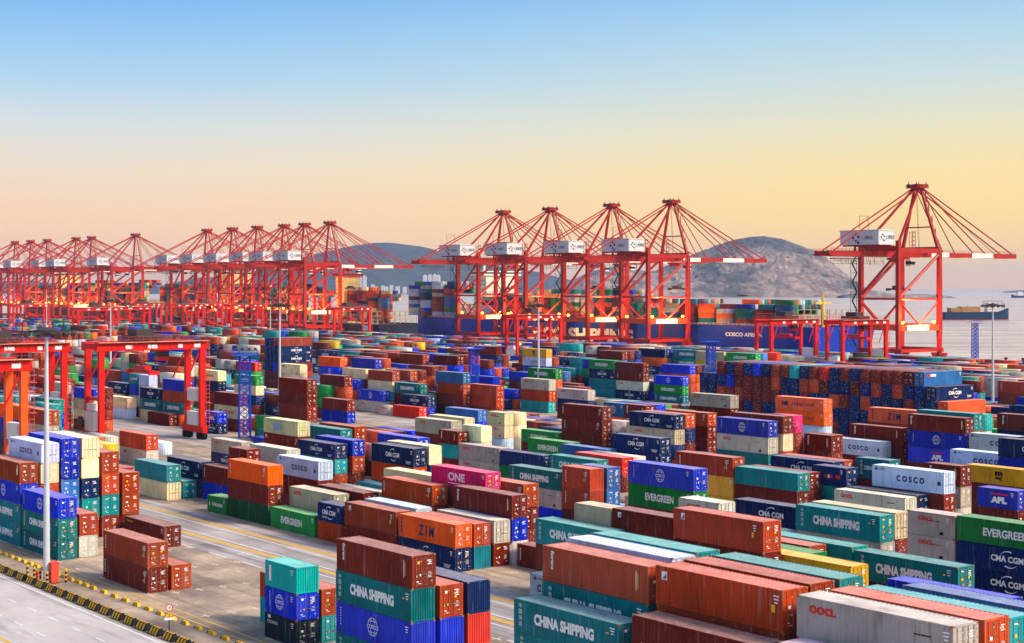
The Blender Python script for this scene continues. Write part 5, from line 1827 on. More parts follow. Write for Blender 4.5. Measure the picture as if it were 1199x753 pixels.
# ------------------------------------------------------------------ lettering (flat painted marks)
_tc = {}
def text_geo(s, h, w=None, bold=.0, shear=0, cjk=False, res=3, vert=False):
    """verts (x right, z up, centred) and faces of a text h metres tall, squeezed to w metres."""
    key = (s, h, w, bold, shear, res, vert)
    if key in _tc: return _tc[key]
    cu = bpy.data.curves.new('t', 'FONT'); cu.body = s; cu.size = 1; cu.offset = bold; cu.shear = shear; cu.resolution_u = res; cu.fill_mode = 'FRONT'
    cu.space_line = .95
    o = bpy.data.objects.new('t', cu); COL.objects.link(o)
    bpy.context.view_layer.update()
    me = bpy.data.meshes.new_from_object(o.evaluated_get(bpy.context.evaluated_depsgraph_get()))
    v = np.array([(q.co.x, q.co.y) for q in me.vertices]); f = [tuple(q.vertices) for q in me.polygons]
    bpy.data.objects.remove(o); bpy.data.curves.remove(cu); bpy.data.meshes.remove(me)
    lo, hi = v.min(0), v.max(0); v = v - (lo + hi) / 2; k = h / (hi[1] - lo[1])
    kx = k if w is None else w / (hi[0] - lo[0])
    v = v * np.array([kx, k])
    if vert: v = np.stack([v[:, 1], -v[:, 0]], 1)
    _tc[key] = (v, f); return _tc[key]
class Mark:
    def __init__(s): s.p = []                                   # list of (verts2d, faces, slot)
    def text(s, t, x, z, h, w=None, m=0, **k):
        v, f = text_geo(t, h, w, **k); s.p.append((v + np.array([x, z]), f, m)); return s
    def poly(s, pts, m=0): s.p.append((np.array(pts, float), [tuple(range(len(pts)))], m)); return s
    def rect(s, x, z, w, h, m=0): return s.poly([(x - w / 2, z - h / 2), (x + w / 2, z - h / 2), (x + w / 2, z + h / 2), (x - w / 2, z + h / 2)], m)
    def arc(s, x, z, rx, rz, t0, t1, w0, w1, m=0, n=14):
        v = []; f = []
        for i in range(n + 1):
            t = t0 + (t1 - t0) * i / n; w = w0 + (w1 - w0) * i / n
            v += [(x + (rx + w / 2) * cos(t), z + (rz + w / 2) * sin(t)), (x + (rx - w / 2) * cos(t), z + (rz - w / 2) * sin(t))]
        for i in range(n): f.append((2 * i, 2 * i + 1, 2 * i + 3, 2 * i + 2))
        s.p.append((np.array(v), f, m)); return s
    def mesh(s, name, mats, y, both=True, dz=0):
        """x-z marks on the planes y=-y (read from outside) and, turned round, y=+y."""
        V = []; F = []; M = []
        for sgn in ((1, -1) if both else (1,)):
            for v, f, m in s.p:
                i = len(V); V += [(sgn * q[0], -sgn * y, q[1] + dz) for q in v]
                F += [tuple(i + k for k in g) for g in f]; M += [m] * len(f)
        me = bpy.data.meshes.new(name); me.from_pydata(V, [], F)
        for m in mats: me.materials.append(m)
        me.polygons.foreach_set('material_index', M); me.update(); return me
def globe(mk, x, z, r, m=0):
    mk.arc(x, z, r, r, .33, pi - .33, .09 * r, .09 * r, m, 20); mk.arc(x, z, r, r, pi + .33, 2 * pi - .33, .09 * r, .09 * r, m, 20)
    for k in (.45,): 
        mk.arc(x, z, r * k, r, .36, pi - .36, .08 * r, .08 * r, m, 12); mk.arc(x, z, r * k, r, pi + .36, 2 * pi - .36, .08 * r, .08 * r, m, 12)
    mk.rect(x, z + .62 * r, 1.5 * r, .07 * r, m); mk.rect(x, z - .62 * r, 1.5 * r, .07 * r, m)
    mk.text('COSCO', x, z, .46 * r, 2.3 * r, m, bold=.02)
CJ = '\u4e2d\u56fd\u6d77\u8fd0'
def marks_for(code, L):
    k = Mark(); s = L / 12.19; S = code
    def vtext(t, x, h=.2, m=0, n=None):                          # characters one under another
        for i, c in enumerate(t): k.text(c, x, 2.3 - i * (h * 1.75), h, None, m, bold=.01)
    if S != 'CW' and S not in ('f',): 
        for i in range(3): k.rect(L / 2 - .75, 2.35 - i * .22, .5 - .1 * i, .09)
    if S == 'CH':
        if L > 8: k.text('CHINA SHIPPING', -.1, 1.42, .98, 6.9, bold=.055)
        else: k.text('CHINA SHIPPING', .2, 1.5, .6, 3.6, bold=.03)
        for i, c in enumerate(CJ): k.text(c, -L / 2 + .85, 2.3 - i * .52, .4)
        k.rect(L / 2 - 1.3, 1.9, .3, .12, 1)
    elif S == 'CM':
        x = 0 if L > 8 else -.15; w = 3.9 if L > 8 else 3.3
        k.text('CMA CGM', x, 1.45, .72, w, bold=.035)
        k.arc(x + .1, 1.35, 1.05, .98, 2.55, 1.15, .02, .17); k.arc(x + .35, 1.5, 1.05, .98, 4.1, 5.55, .17, .02)
        if L > 8:
            for i in range(3): k.rect(L / 2 - 1.6, .75 - i * .16, 1.5 - .2 * i, .07)
        else: k.rect(-1.2, .75, 1.2, .06); k.rect(-1.2, .62, 1.2, .06)
    elif S == 'CO':
        globe(k, .0 if L > 8 else -.2, 1.45, .78)
        for i in range(7): k.rect(-L / 2 + .8, 2.3 - i * .24, .12, .12)
    elif S == 'EV':
        if L > 8: k.text('EVERGREEN', -.2, 1.38, .95, 5.6, bold=.035)
        else: k.text('EVERGREEN', .2, 1.4, .55, 3.2, bold=.035); k.rect(-2.2, 1.4, .2, .55)
    elif S == 'OO':
        k.text('OOCL', -L / 2 + 2.35, 2.05, .52, 2.1, bold=.06, m=2)
        k.rect(L / 2 - 1.6, .5, .5, .35, 3); k.rect(L / 2 - 2.4, 1.9, 1.2, .08, 3)
    elif S == 'CW':
        k.text('C O S C O', .5, 1.4, .8, 4.7, m=4, bold=.05)
        k.text('COSCO', -L / 2 + 1.75, 2.35, .22, 1.0, m=4, bold=.02); k.poly([(-L / 2 + .5, 2.2), (-L / 2 + 1.1, 2.2), (-L / 2 + .8, 2.62)], 4); k.rect(L / 2 - .9, 1.3, .5, .5, 4)
    elif S == 'ZI':
        k.text('Z I M', .0, 1.35, 1.3, 3.3, m=4, bold=.03, shear=.1)
        for i in range(4): k.rect(-L / 2 + .75, 2.3 - i * .5, .3, .34, 4)
    elif S == 'MS':
        k.text('m', -.3, 1.78, .72, 1.35, m=3, bold=.06); k.text('sc', -.3, .98, .55, 1.25, m=3, bold=.06)
    elif S == 'ON':
        k.text('ONE', -.3, 1.55, 1.25, 3.6, m=5, bold=.04); k.rect(-.3, .6, 3.6, .12, 5)
    elif S == 'AP':
        k.text('APL', .2, 1.2, .95, 2.5, bold=.08); k.poly([(-1.1, 1.95), (1.5, 1.95), (1.7, 2.2), (.9, 2.1), (.4, 2.24), (-.2, 2.12), (-.9, 2.22)], 2)
    elif S == 'HL':
        k.text('Hapag-Lloyd', .9, 1.4, .95, 5.0, m=4)
        k.poly([(-3.6, 1.0), (-2.9, 1.0), (-2.5, 1.35), (-3.1, 1.4), (-2.5, 1.8), (-3.3, 1.9), (-3.9, 1.4)], 4); k.poly([(-4.1, 1.05), (-3.8, 1.0), (-4.05, 1.4), (-3.5, 1.95), (-4.1, 1.8), (-4.4, 1.4)], 4)
    elif S == 'HS': k.text('HAMBURG SUD', 1, 1.4, .62, 5.2, m=2, bold=.03); k.poly([(-3.4, 1.1), (-2.6, 1.1), (-2.6, 1.8), (-3.4, 1.8)], 2)
    elif S == 'CN': k.rect(-4.6, 2.1, .9, .5, 2); k.rect(-3.1, 2.1, 1.7, .45, 0)
    elif S == 'CR': k.text('CRONOS', -L / 2 + 1.5, 1.85, .34, 2.0); k.rect(-L / 2 + .9, 2.4, .5, .35)
    elif S == 'KM': k.rect(-.8, 1.4, .5, .5, 2); k.rect(-.2, 1.4, .4, .5); k.rect(.35, 1.4, .4, .5, 2); k.rect(1.6, 1.4, .9, .5, 2)
    elif S == 'f': k.text('florens', -L / 2 + .95, 1.75, .42, 1.5, vert=True, bold=.03); k.rect(L / 2 - 1.0, 1.6, .09, 1.5); k.rect(L / 2 - .8, 1.6, .09, 1.2, 1)
    elif S == 's':
        k.rect(L / 2 - .95, 1.7, .08, 1.3); k.rect(L / 2 - 1.2, 2.1, .08, .5); k.poly([(L / 2 - 1.5, 1.2), (L / 2 - 1.1, 1.2), (L / 2 - 1.3, 1.5)], 1)
        for i in range(6): k.rect(-L / 2 + .7, 2.2 - i * .26, .2, .16)
    elif S == 'l': k.rect(-L / 2 + 1.05, 2.15, .55, .6); k.poly([(-L / 2 + .85, 1.92), (-L / 2 + 1.25, 1.92), (-L / 2 + 1.25, 2.35)], 4); k.rect(L / 2 - 1.0, 1.5, .3, .5, 1)
    elif S == 'y': k.text('Textainer', -L / 2 + 1.8, 2.35, .3, 1.9, m=1, bold=.03)
    elif S == 'm': k.rect(L / 2 - .9, 1.6, .4, .9)
    elif S == 'v': k.rect(-L / 2 + .9, 1.5, .42, 1.7, 5)
    elif S == 'b': k.rect(-1.2, 1.4, 2.6, 1.4, 6)
    elif S == 'p':
        for i in range(18): k.rect(-L / 2 + 1 + i * .3, .9, .12, .1)
    return k
LMATS = [WHITE, YELL, REDL, BLACKL, NAVYL, PINKL, plain('pale_blue_patch', (140, 165, 200), .6)]
# ------------------------------------------------------------------ containers
H0 = 2.8
RGBC = dict(M=(112, 32, 20), R=(168, 60, 26), N=(0, 36, 88), U=(0, 42, 182), T=(0, 118, 120), G=(0, 140, 54), C=(224, 204, 158), E=(184, 176, 160), O=(240, 92, 14), S=(50, 102, 164),
            A=(14, 142, 146), W=(182, 196, 218), X=(214, 40, 20), Y=(214, 158, 16), D=(12, 74, 46), P=(220, 22, 106), V=(198, 160, 182), K=(20, 34, 52))
def vary(c, rr):
    k = rr.uniform(.86, 1.12); return tuple(min(255, v * k * rr.uniform(.95, 1.05)) for v in c)
def body_mesh(L):
    mb = MB(); X = L / 2; Y = 1.219
    for sx in (-1, 1):
        for sy in (-1, 1):
            mb.box(*sorted((sx * X, sx * (X - .13))), *sorted((sy * Y, sy * (Y - .13))), .09, H0 - .09, 0)
            for z0, z1 in ((.0, .125), (H0 - .125, H0 + .004)):
                mb.box(*sorted((sx * (X + .004), sx * (X - .18))), *sorted((sy * (Y + .004), sy * (Y - .165))), z0, z1, 4)
    for sy in (-1, 1):
        mb.box(-X + .13, X - .13, *sorted((sy * Y, sy * (Y - .1))), .03, .17, 0)
        mb.box(-X + .13, X - .13, *sorted((sy * Y, sy * (Y - .06))), H0 - .10, H0 - .004, 0)
    for sx in (-1, 1):
        mb.box(*sorted((sx * X, sx * (X - .1))), -Y + .13, Y - .13, .03, .17, 0); mb.box(*sorted((sx * X, sx * (X - .1))), -Y + .13, Y - .13, H0 - .12, H0 - .004, 0)
    def corr(n, d):                                              # trapezoid profile, (t, depth)
        o = []
        for i in range(n):
            for q, e in ((0, 0), (.33, 0), (.5, d), (.83, d)): o.append(((i + q) / n, e))
        return o + [(1, 0)]
    n = int(round((L - .26) / .36)); pr = corr(n, .05)
    for sy in (-1, 1):
        pts = [(-X + .13 + t * (L - .26), sy * (1.207 - e)) for t, e in pr]
        for (x0, y0), (x1, y1) in zip(pts, pts[1:]):
            f = [(x0, y0, .15), (x1, y1, .15), (x1, y1, H0 - .08), (x0, y0, H0 - .08)]
            mb.face(f if sy < 0 else f[::-1], 0)
    pts = [(-X + .1 + t * (L - .2), H0 - .012 - e * .5) for t, e in pr]
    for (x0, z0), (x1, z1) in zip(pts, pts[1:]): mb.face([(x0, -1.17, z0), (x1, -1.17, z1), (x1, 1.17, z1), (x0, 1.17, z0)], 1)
    pr = corr(9, .06); pts = [(-1.09 + t * 2.18, -(X - .02 - e)) for t, e in pr]
    for (y0, x0), (y1, x1) in zip(pts, pts[1:]): mb.face([(x0, y0, .15), (x0, y0, H0 - .08), (x1, y1, H0 - .08), (x1, y1, .15)], 0)
    mb.face([(X - .09, -1.1, .15), (X - .09, 1.1, .15), (X - .09, 1.1, H0 - .1), (X - .09, -1.1, H0 - .1)], 2)
    mb.face([(-X, -1.2, .03), (-X, 1.2, .03), (X, 1.2, .03), (X, -1.2, .03)], 2)
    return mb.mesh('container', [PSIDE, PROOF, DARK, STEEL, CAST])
def door_mesh(L, s):
    mb = MB(); X = L / 2; y0, y1 = (.012, 1.085) if s > 0 else (-1.085, -.012)
    mb.box(X - .07, X - .035, y0, y1, .19, H0 - .14, 0)
    for z in (.25, .80, 1.36, 1.92, 2.48): mb.box(X - .035, X - .012, y0 + .05, y1 - .05, z - .045, z + .045, 0)
    for y in (y0, y1 - .07): mb.box(X - .035, X - .010, y, y + .07, .2, H0 - .15, 0)
    for z in (.5, 1.2, 1.9, 2.4): 
        yy = y1 if s > 0 else y0 - .03
        mb.box(X - .03, X + .004, yy, yy + .03, z - .07, z + .07, 4)
    return mb.mesh('door', [PSIDE, PROOF, DARK, STEEL, CAST])
def rod_mesh(L, s, q):
    mb = MB(); X = L / 2; y = s * (.26 if q == 0 else .80)
    mb.tube((X + .012, y, .17), (X + .012, y, H0 - .12), .021, n=5)
    for z in (.3, 1.15, 1.7, 2.5): mb.box(X - .008, X + .034, y - .05, y + .05, z - .035, z + .035)
    mb.bar((X + .035, y, 1.15), (X + .035, y - s * .34, 1.2), .05)
    return mb.mesh('lock_rod', [STEEL])
def sticker_mesh(L, s, var):
    rr = random.Random(var * 7 + (s > 0)); mb = MB(); X = L / 2 - .0085
    def q(y, z, w, h, m): mb.face([(X, y - w / 2, z - h / 2), (X, y + w / 2, z - h / 2), (X, y + w / 2, z + h / 2), (X, y - w / 2, z + h / 2)], m)
    c = s * .55
    if s > 0:
        for i in range(3 + var % 2): q(c + rr.uniform(-.05, .1), 2.32 - i * .15, .46 - .1 * (i % 2), .07, 0)
        for i in range(5): q(c + .05, 1.3 - i * .1, rr.uniform(.25, .5), .035, 0)
        if var % 2: q(c - .12, 1.72, .22, .18, 1)
        q(c + .25, .55, .14, .1, 0)
    else:
        q(c, rr.choice((1.62, 2.2, 1.72)), .24, .22, 0 if var % 3 else 1); q(c + .2, 1.12, .16, .18, 1 if var % 2 else 0); q(c - .1, .6, .22, .08, 0)
        q(c - .2, 1.05, .1, .14, 0); q(c + .28, 2.3, .12, .1, 0); q(c + .1, .42, .3, .05, 0)
        if var > 2: q(c, 2.38, .4, .08, 0)
    return mb.mesh('door_sticker', [WHITE, YELL])
BODY = {40: body_mesh(12.19), 20: body_mesh(6.06)}
DOOR = {(l, s): door_mesh(L, s) for l, L in ((40, 12.19), (20, 6.06)) for s in (-1, 1)}
ROD = {(l, s, q): rod_mesh(L, s, q) for l, L in ((40, 12.19), (20, 6.06)) for s in (-1, 1) for q in (0, 1)}
STK = {(l, s, v): sticker_mesh(L, s, v) for l, L in ((40, 12.19), (20, 6.06)) for s in (-1, 1) for v in range(5)}
MARKS = {}
def marks_mesh(code, ln):
    if (code, ln) not in MARKS: MARKS[(code, ln)] = marks_for(code, 12.19 if ln == 40 else 6.06).mesh('lettering', LMATS, 1.2225)
    return MARKS[(code, ln)]
OOEND = Mark().text('OOCL', 0, 0, .22, .8, bold=.05).mesh('end_lettering', [REDL], 0, both=False)
def container(ln, pos, rz, h, col, code, flat, label, fine, rr):
    o = ob('container', BODY[ln], None, pos, rz + (pi if flat else 0)); o.scale = (1, 1, h / H0)
    c = srgb(vary(RGBC[col], rr)) + (1,); o.color = c
    tag(o, label, 'container', 'shipping containers stacked in the yard')
    if not flat:
        v = rr.randrange(5)
        for s in (-1, 1):
            d = ob('door', DOOR[(ln, s)], o); d.color = c
            ob('door_sticker', STK[(ln, s, v)], d)
            if fine:
                for q in (0, 1): ob('lock_rod', ROD[(ln, s, q)], d)
    if code:
        t = ob('lettering', marks_mesh(code, ln), o); k = rr.uniform(.93, 1.05); t.scale = (k, 1, 1)
    return o
COLOURS = 'MRNUTGCEOSAWXYDPVK'
LOGOS = ['', 'CH', 'CM', 'CO', 'EV', 'OO', 'CW', 'ZI', 'MS', 'AP', 'HL', 'ON', 'HS', 'CN', 'CR', 'KM', 'f', 's', 'l', 'y', 'm', 'v', 'b', 'p']
far = []                                                        # everything past the 300 largest: one mass
far_marks = []
labs = LABELS.split('\n'); li = 0
rr = random.Random(99)
for line in STACKS.split('\n'):
    w = line.split(); cross = w[0] == '1'; ln = int(w[1]); a, b, th = float(w[2]), float(w[3]), float(w[4]); L = 12.19 if ln == 40 else 6.06
    t = [int(e) for e in w[5:]]; n = len(t)
    if not cross: base = W(a + L / 2, b + 1.22); rz = ROT
    else: base = W(a + 1.22, b + L / 2); rz = atan2(-.609, -.793)
    for k, e in enumerate(t):
        z = (n - 1 - k) * th; fl = (e % 10) & 1; ind = (e % 10) & 2; mk = (e % 10) & 4
        code = LOGOS[e // 10 % 100]; col = COLOURS[e // 1000]
        jit = (rr.uniform(-.06, .06), rr.uniform(-.05, .05))
        pos = base + Vector((cos(rz) * jit[0] - sin(rz) * jit[1], sin(rz) * jit[0] + cos(rz) * jit[1], z))
        if ind:
            lb = labs[li]; li += 1
            container(ln, pos, rz, th - .015, col, code, fl, lb[1:], lb[0] == '+', rr)
        else:
            far.append((pos.x, pos.y, pos.z, L / 2, rz, th - .02, vary(tuple(v * 1.12 for v in RGBC[col]) if cross else RGBC[col], rr)))
            if mk and code in ('CM', 'EV', 'CH', 'CO', 'OO', 'CW', 'ZI', 'HS', 'AP', 'MS', 'HL', 'ON'): far_marks.append((pos, rz, th / H0, code, ln))
# ------------------------------------------------------------------ ships alongside the quay
HULL_B = plain('blue_hull', (0, 46, 158), .5, var=.1, scale=.05); HULL_D = plain('dark_hull', (30, 34, 52), .45, scale=.05); HULL_G = plain('teal_hull', (14, 48, 78), .5, scale=.1)
SHIPW = plain('ship_white', (226, 220, 204), .5, var=.06, scale=.1); SHIPY = plain('ship_cream', (226, 196, 130), .5, var=.08, scale=.1); DECK = plain('deck_red', (110, 52, 44), .7); LASH = plain('lashing_steel', (168, 150, 118), .6)
BOOT = plain('boot_topping', (120, 36, 30), .6); REDF = plain('funnel_red', (190, 40, 30), .5)
def hull(mb, L, Bm, zd, bow=+1, m=0):
    """long hull, local x along, bow at bow*L/2; near side at y=0."""
    st = []
    N = 24
    for i in range(N + 1):
        t = i / N; x = (-L / 2 + t * L) * bow
        e = 1 if t < .84 else max(.02, 1 - ((t - .84) / .16) ** 1.8)
        el = 1 if t < .78 else max(.02, 1 - ((t - .78) / .22) ** 1.3)
        if t < .04: el *= .8
        rise = 0 if t < .88 else 5 * (t - .88) / .12
        st.append((x, e * Bm / 2, el * Bm / 2, zd + rise))
    for (x0, u0, l0, z0), (x1, u1, l1, z1) in zip(st, st[1:]):
        for s in (-1, 1):
            c = Bm / 2
            a = [(x0, c + s * l0, -8), (x1, c + s * l1, -8), (x1, c + s * l1, -2.5), (x0, c + s * l0, -2.5)]
            b = [(x0, c + s * l0, -2.5), (x1, c + s * l1, -2.5), (x1, c + s * u1, z1), (x0, c + s * u0, z0)]
            mb.face(a, 1); mb.face(b, m)
        mb.face([(x0, Bm / 2 - u0, z0 - 1.1), (x1, Bm / 2 - u1, z1 - 1.1), (x1, Bm / 2 + u1, z1 - 1.1), (x0, Bm / 2 + u0, z0 - 1.1)], 2)
    x0, u0, l0, z0 = st[0]; c = Bm / 2
    mb.face([(x0, c - l0, -8), (x0, c + l0, -8), (x0, c + u0, z0), (x0, c - u0, z0)], m)
def windows(parent, x0, x1, y, zs, n, w=.9, h=.9):
    mb = MB()
    for z in zs:
        for i in range(n):
            x = x0 + (i + .5) * (x1 - x0) / n; mb.box(x - w / 2, x + w / 2, y - .06, y + .05, z, z + h)
    return mb.obj('window', GLASS, parent)
def house(parent, x, y0, y1, z0, z1, mat, wd=12, funnel=None, crown=None):
    mb = MB(); mb.box(x - wd / 2, x + wd / 2, y0, y1, z0, z1); mb.box(x - wd / 2 - 1, x + wd / 2 + 1, y0 - 2.5, y1 + 2.5, z1, z1 + 3) if not crown else None
    for k in range(1, int((z1 - z0) / 3)): mb.box(x - wd / 2 - .3, x + wd / 2 + .3, y0 - .3, y1, z0 + 3 * k - .12, z0 + 3 * k + .12)
    h = mb.obj('deckhouse', mat, parent)
    if crown: m2 = MB(); m2.box(x - wd / 2 - 1, x + wd / 2 + 1, y0 - 2.5, y1 + 2.5, z1, z1 + 3); m2.obj('bridge_deck', crown, h)
    windows(h, x - wd / 2 + .8, x + wd / 2 - .8, y0, [z0 + 3 * k + .9 for k in range(int((z1 - z0) / 3))], 6)
    mb = MB(); mb.box(x - wd / 2 - 1.05, x + wd / 2 + 1.05, y0 - 2.56, y1 + 2.4, z1 + 1.2, z1 + 2.3); mb.obj('bridge_window', GLASS, h)
    mb = MB(); mb.tube((x, (y0 + y1) / 2, z1 + 3), (x, (y0 + y1) / 2, z1 + 12), .5, .25); mb.bar((x - 3, (y0 + y1) / 2, z1 + 9), (x + 3, (y0 + y1) / 2, z1 + 9), .4); mb.tube((x - 1, y0 + 4, z1 + 3), (x - 1, y0 + 4, z1 + 7), 1.0); mb.obj('radar_mast', crown or mat, h)
    if funnel:
        mb = MB(); mb.box(x + funnel - 4, x + funnel + 4, y0 + 14, y0 + 24, z0, z1 + 1); mb.box(x + funnel - 3, x + funnel + 3, y0 + 16, y0 + 22, z1 + 1, z1 + 4); mb.obj('funnel', HULL_B, parent)
def cargo(aw, b0, bays, nrow, zd, tiers, hues, rr):
    for a in bays:
        T = tiers(a)
        if T < 1: continue
        for r in range(nrow):
            tt = max(1, T - (rr.random() < .25) - (rr.random() < .1))
            c0 = rr.choice(hues)
            for k in range(tt):
                if k < tt - 2 and 1 < r: continue
                if rr.random() < .75: c0 = rr.choice(hues)
                p = W(a + 6.1, b0 + 1.3 + r * 2.52, zd + k * 2.62)
                far.append((p.x, p.y, p.z, 6.09, ROT, 2.6, vary(tuple(v * .8 for v in RGBC[c0]), rr)))
def ship(name, a0, a1, mat, label, text=None, bow=-1, Bm=50, zd=12.5, b0=620):
    L = a1 - a0; c = (a0 + a1) / 2
    o = ob(name, None, None, W(c, b0), ROT); tag(o, label, 'ship', None)
    mb = MB(); hull(mb, L, Bm, zd, bow); mb.obj('hull', [mat, BOOT, DECK], o)
    mb = MB()
    for a in np.arange(a0 + 12, a1 - 30, 14.6):                  # lashing bridges
        x = c - (a - 1.2)
        for y in np.arange(1.5, 46, 5.0):
            mb.bar((x, y, zd), (x, y, zd + 9), .35)
        for z in (zd + 3, zd + 6, zd + 9): mb.bar((x, 1.3, z), (x, 46, z), .3)
        for y in np.arange(1.5, 41, 5.0): mb.bar((x, y, zd), (x, y + 5, zd + 9), .2)
    mb.obj('lashing_bridge', LASH, o)
    mb = MB()
    for i in range(int(L * .8 / 3)):
        x = -bow * -L / 2 + bow * i * 3 if False else -L / 2 * bow + bow * 3 * i
        mb.bar((x, .25, zd), (x, .25, zd + 1.1), .12)
    for z in (zd + .6, zd + 1.1): mb.bar((-L / 2 * bow, .25, z), (L * .3 * bow, .25, z), .1)
    mb.obj('handrail', SHIPW, o)
    return o, c
rs = random.Random(41)
s1, c1 = ship('container_ship', 552, 952, HULL_B, 'long blue container ship moored behind the four tall red quay cranes')
def atx(px, b):                                                  # yard coordinate a seen at column px on the line b
    r = (px - 600) / 1840; return (.793 * b - .609 * b * r) / (.609 + .793 * r)
def hull_text(t, x0, x1, z, h):
    xa, xb = c1 - atx(x0, 620), c1 - atx(x1, 620); me = Mark().text(t, (xa + xb) / 2, z, h, xb - xa, bold=.05, res=4).mesh('hull_lettering', [WHITE], .06, both=False)
    ob('hull_lettering', me, s1)
hull_text('COSCO SHIPPING', 604, 742, 4.2, 8.6); hull_text('COSCO AFRICA', 850, 893, 7.6, 2.2)
house(s1, c1 - atx(578, 635), 4, 30, 12.5, 41, SHIPW, 14)
mb = MB(); mb.tube((c1 - 562, 20, 12), (c1 - 562, 20, 30), 1.2, .6); mb.bar((c1 - 562, 14, 25), (c1 - 562, 26, 25), .8); mb.obj('aft_mast', plain('mast_yellow', (220, 180, 40), .5), s1)
bays = [a for a in np.arange(566, 930, 14.6) if abs(a + 6 - atx(578, 640)) > 15 ]
cargo(None, 620.5, bays, 9, 13.6, lambda a: (9 if a > 866 else rs.choice((6, 7, 7)) if a > 690 else rs.choice((4, 5, 5))), 'MMRNUTTEECSAWWOG', rs)
s2, c2 = ship('container_ship', 968, 1356, HULL_D, 'dark hulled container ship behind the left row of red quay cranes', zd=6)
house(s2, c2 - atx(409, 640), 12, 26, 6, 41, SHIPY, 12, crown=REDF); house(s2, c2 - 1215, 4, 26, 12.5, 43, SHIPY, 13)
bays = [a for a in np.arange(975, 1338, 14.6) if abs(a + 6 - atx(409, 640)) > 15 and abs(a + 6 - 1215) > 15]
cargo(None, 632.5, [a for a in bays if a < 1065], 5, 7, lambda a: rs.choice((9, 10, 10)), 'MRRRNRESCCOM', rs); bays = [a for a in bays if a > 1065]
cargo(None, 620.5, bays, 8, 7, lambda a: (4 if a < 990 else rs.choice((7, 8)) if a < 1030 else rs.choice((10, 11, 11))), 'MRRRNUTESCCOOGA', rs)
s3, c3 = ship('container_ship', 1366, 1730, HULL_D, 'farthest container ship, behind the leftmost group of quay cranes')
house(s3, c3 - 1590, 4, 24, 12.5, 44, SHIPY, 13)
bays = [a for a in np.arange(1371, 1700, 14.6) if abs(a + 6 - 1590) > 15]
cargo(None, 620.5, bays, 7, 13.6, lambda a: rs.choice((9, 9, 10)) if a < 1560 else 8, 'MRRNUTESCCOOGAY', rs)
# small ship at sea
o = ob('coaster_ship', None, None, ((1144 - 600) / 1840 * 1800, 1800, -1.5), 0.10); tag(o, 'small blue cargo ship under way on the open sea at right', 'ship')
mb = MB(); hull(mb, 82, 14, 6, 1); mb.obj('hull', [HULL_G, BOOT, DECK], o); o.scale = (1, 1, .95)
mb = MB(); mb.box(-30, -18, 1, 13, 5, 11); mb.box(-17.5, 5, 1, 13, 5, 12.5); mb.obj('cargo_hold', plain('ochre_hatch', (176, 128, 70), .7, var=.2, scale=.3), o)
mb = MB(); mb.box(14, 24, 2, 12, 5, 14.5); mb.box(15, 23, .5, 13.5, 14.5, 17); mb.tube((18, 7, 17), (18, 7, 24), .4); mb.tube((22, 7, 17), (22, 7, 20), 1.1); h = mb.obj('deckhouse', SHIPW, o); windows(h, 14.5, 23.5, 2, [6, 8.6, 11], 5); windows(h, 15.2, 22.8, .5, [15.2], 6)
mb = MB(); mb.tube((36, 7, 6), (36, 7, 17), .35); mb.tube((-8, 7, 6), (-8, 7, 14), .35); mb.obj('mast', MESHG, o)
o = ob('coaster_ship', None, None, ((1203 - 600) / 1840 * 5200, 5200, -5), 0); tag(o, 'faint grey ship far out near the horizon at the right edge', 'ship')
mb = MB(); hull(mb, 100, 15, 7, -1); mb.obj('hull', [HULL_D, BOOT, DECK], o); mb = MB(); mb.box(-30, -14, 2, 13, 6, 20); mb.box(15, 28, 3, 12, 6, 14); mb.obj('deckhouse', SHIPW, o)
# ------------------------------------------------------------------ the mass of smaller containers, one object
F = np.array([f[:6] for f in far]); FC = np.array([srgb(f[6]) for f in far]); N = len(F)
lx = F[:, 3:4]; corners = np.stack([np.concatenate([sx * lx, sy * np.full((N, 1), 1.2), z * F[:, 5:6]], 1) for sx, sy, z in ((-1, -1, 0), (1, -1, 0), (1, 1, 0), (-1, 1, 0), (-1, -1, 1), (1, -1, 1), (1, 1, 1), (-1, 1, 1))], 1)
cr, sr = np.cos(F[:, 4])[:, None], np.sin(F[:, 4])[:, None]
V = np.stack([corners[:, :, 0] * cr - corners[:, :, 1] * sr + F[:, 0:1], corners[:, :, 0] * sr + corners[:, :, 1] * cr + F[:, 1:2], corners[:, :, 2] + F[:, 2:3]], 2)
fa = np.array([(0, 1, 5, 4), (2, 3, 7, 6), (1, 2, 6, 5), (3, 0, 4, 7), (4, 5, 6, 7)]); nf = len(fa)
idx = (fa[None] + (np.arange(N) * 8)[:, None, None]).reshape(-1)
me = bpy.data.meshes.new('stacked_containers'); me.vertices.add(N * 8); me.vertices.foreach_set('co', V.reshape(-1))
me.loops.add(len(idx)); me.loops.foreach_set('vertex_index', idx.astype(np.int32))
me.polygons.add(N * nf); me.polygons.foreach_set('loop_start', np.arange(0, N * nf * 4, 4, dtype=np.int32)); me.polygons.foreach_set('loop_total', np.full(N * nf, 4, np.int32))
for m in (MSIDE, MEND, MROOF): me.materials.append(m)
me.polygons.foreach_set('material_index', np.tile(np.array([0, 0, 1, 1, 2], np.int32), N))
uv = me.uv_layers.new(name='UVMap'); U = np.zeros((N, nf, 4, 2))
off = np.random.default_rng(3).uniform(0, 90, (N, 1)).round(0)
for k, (w, h) in enumerate(((2 * F[:, 3], F[:, 5]), (2 * F[:, 3], F[:, 5]), (np.full(N, 2.4), F[:, 5]), (np.full(N, 2.4), F[:, 5]), (2 * F[:, 3], np.full(N, 2.4)))):
    for q, (a, b) in enumerate(((0, 0), (1, 0), (1, 1), (0, 1))): U[:, k, q, 0] = a * w + off[:, 0]; U[:, k, q, 1] = b * h
uv.data.foreach_set('uv', U.reshape(-1))
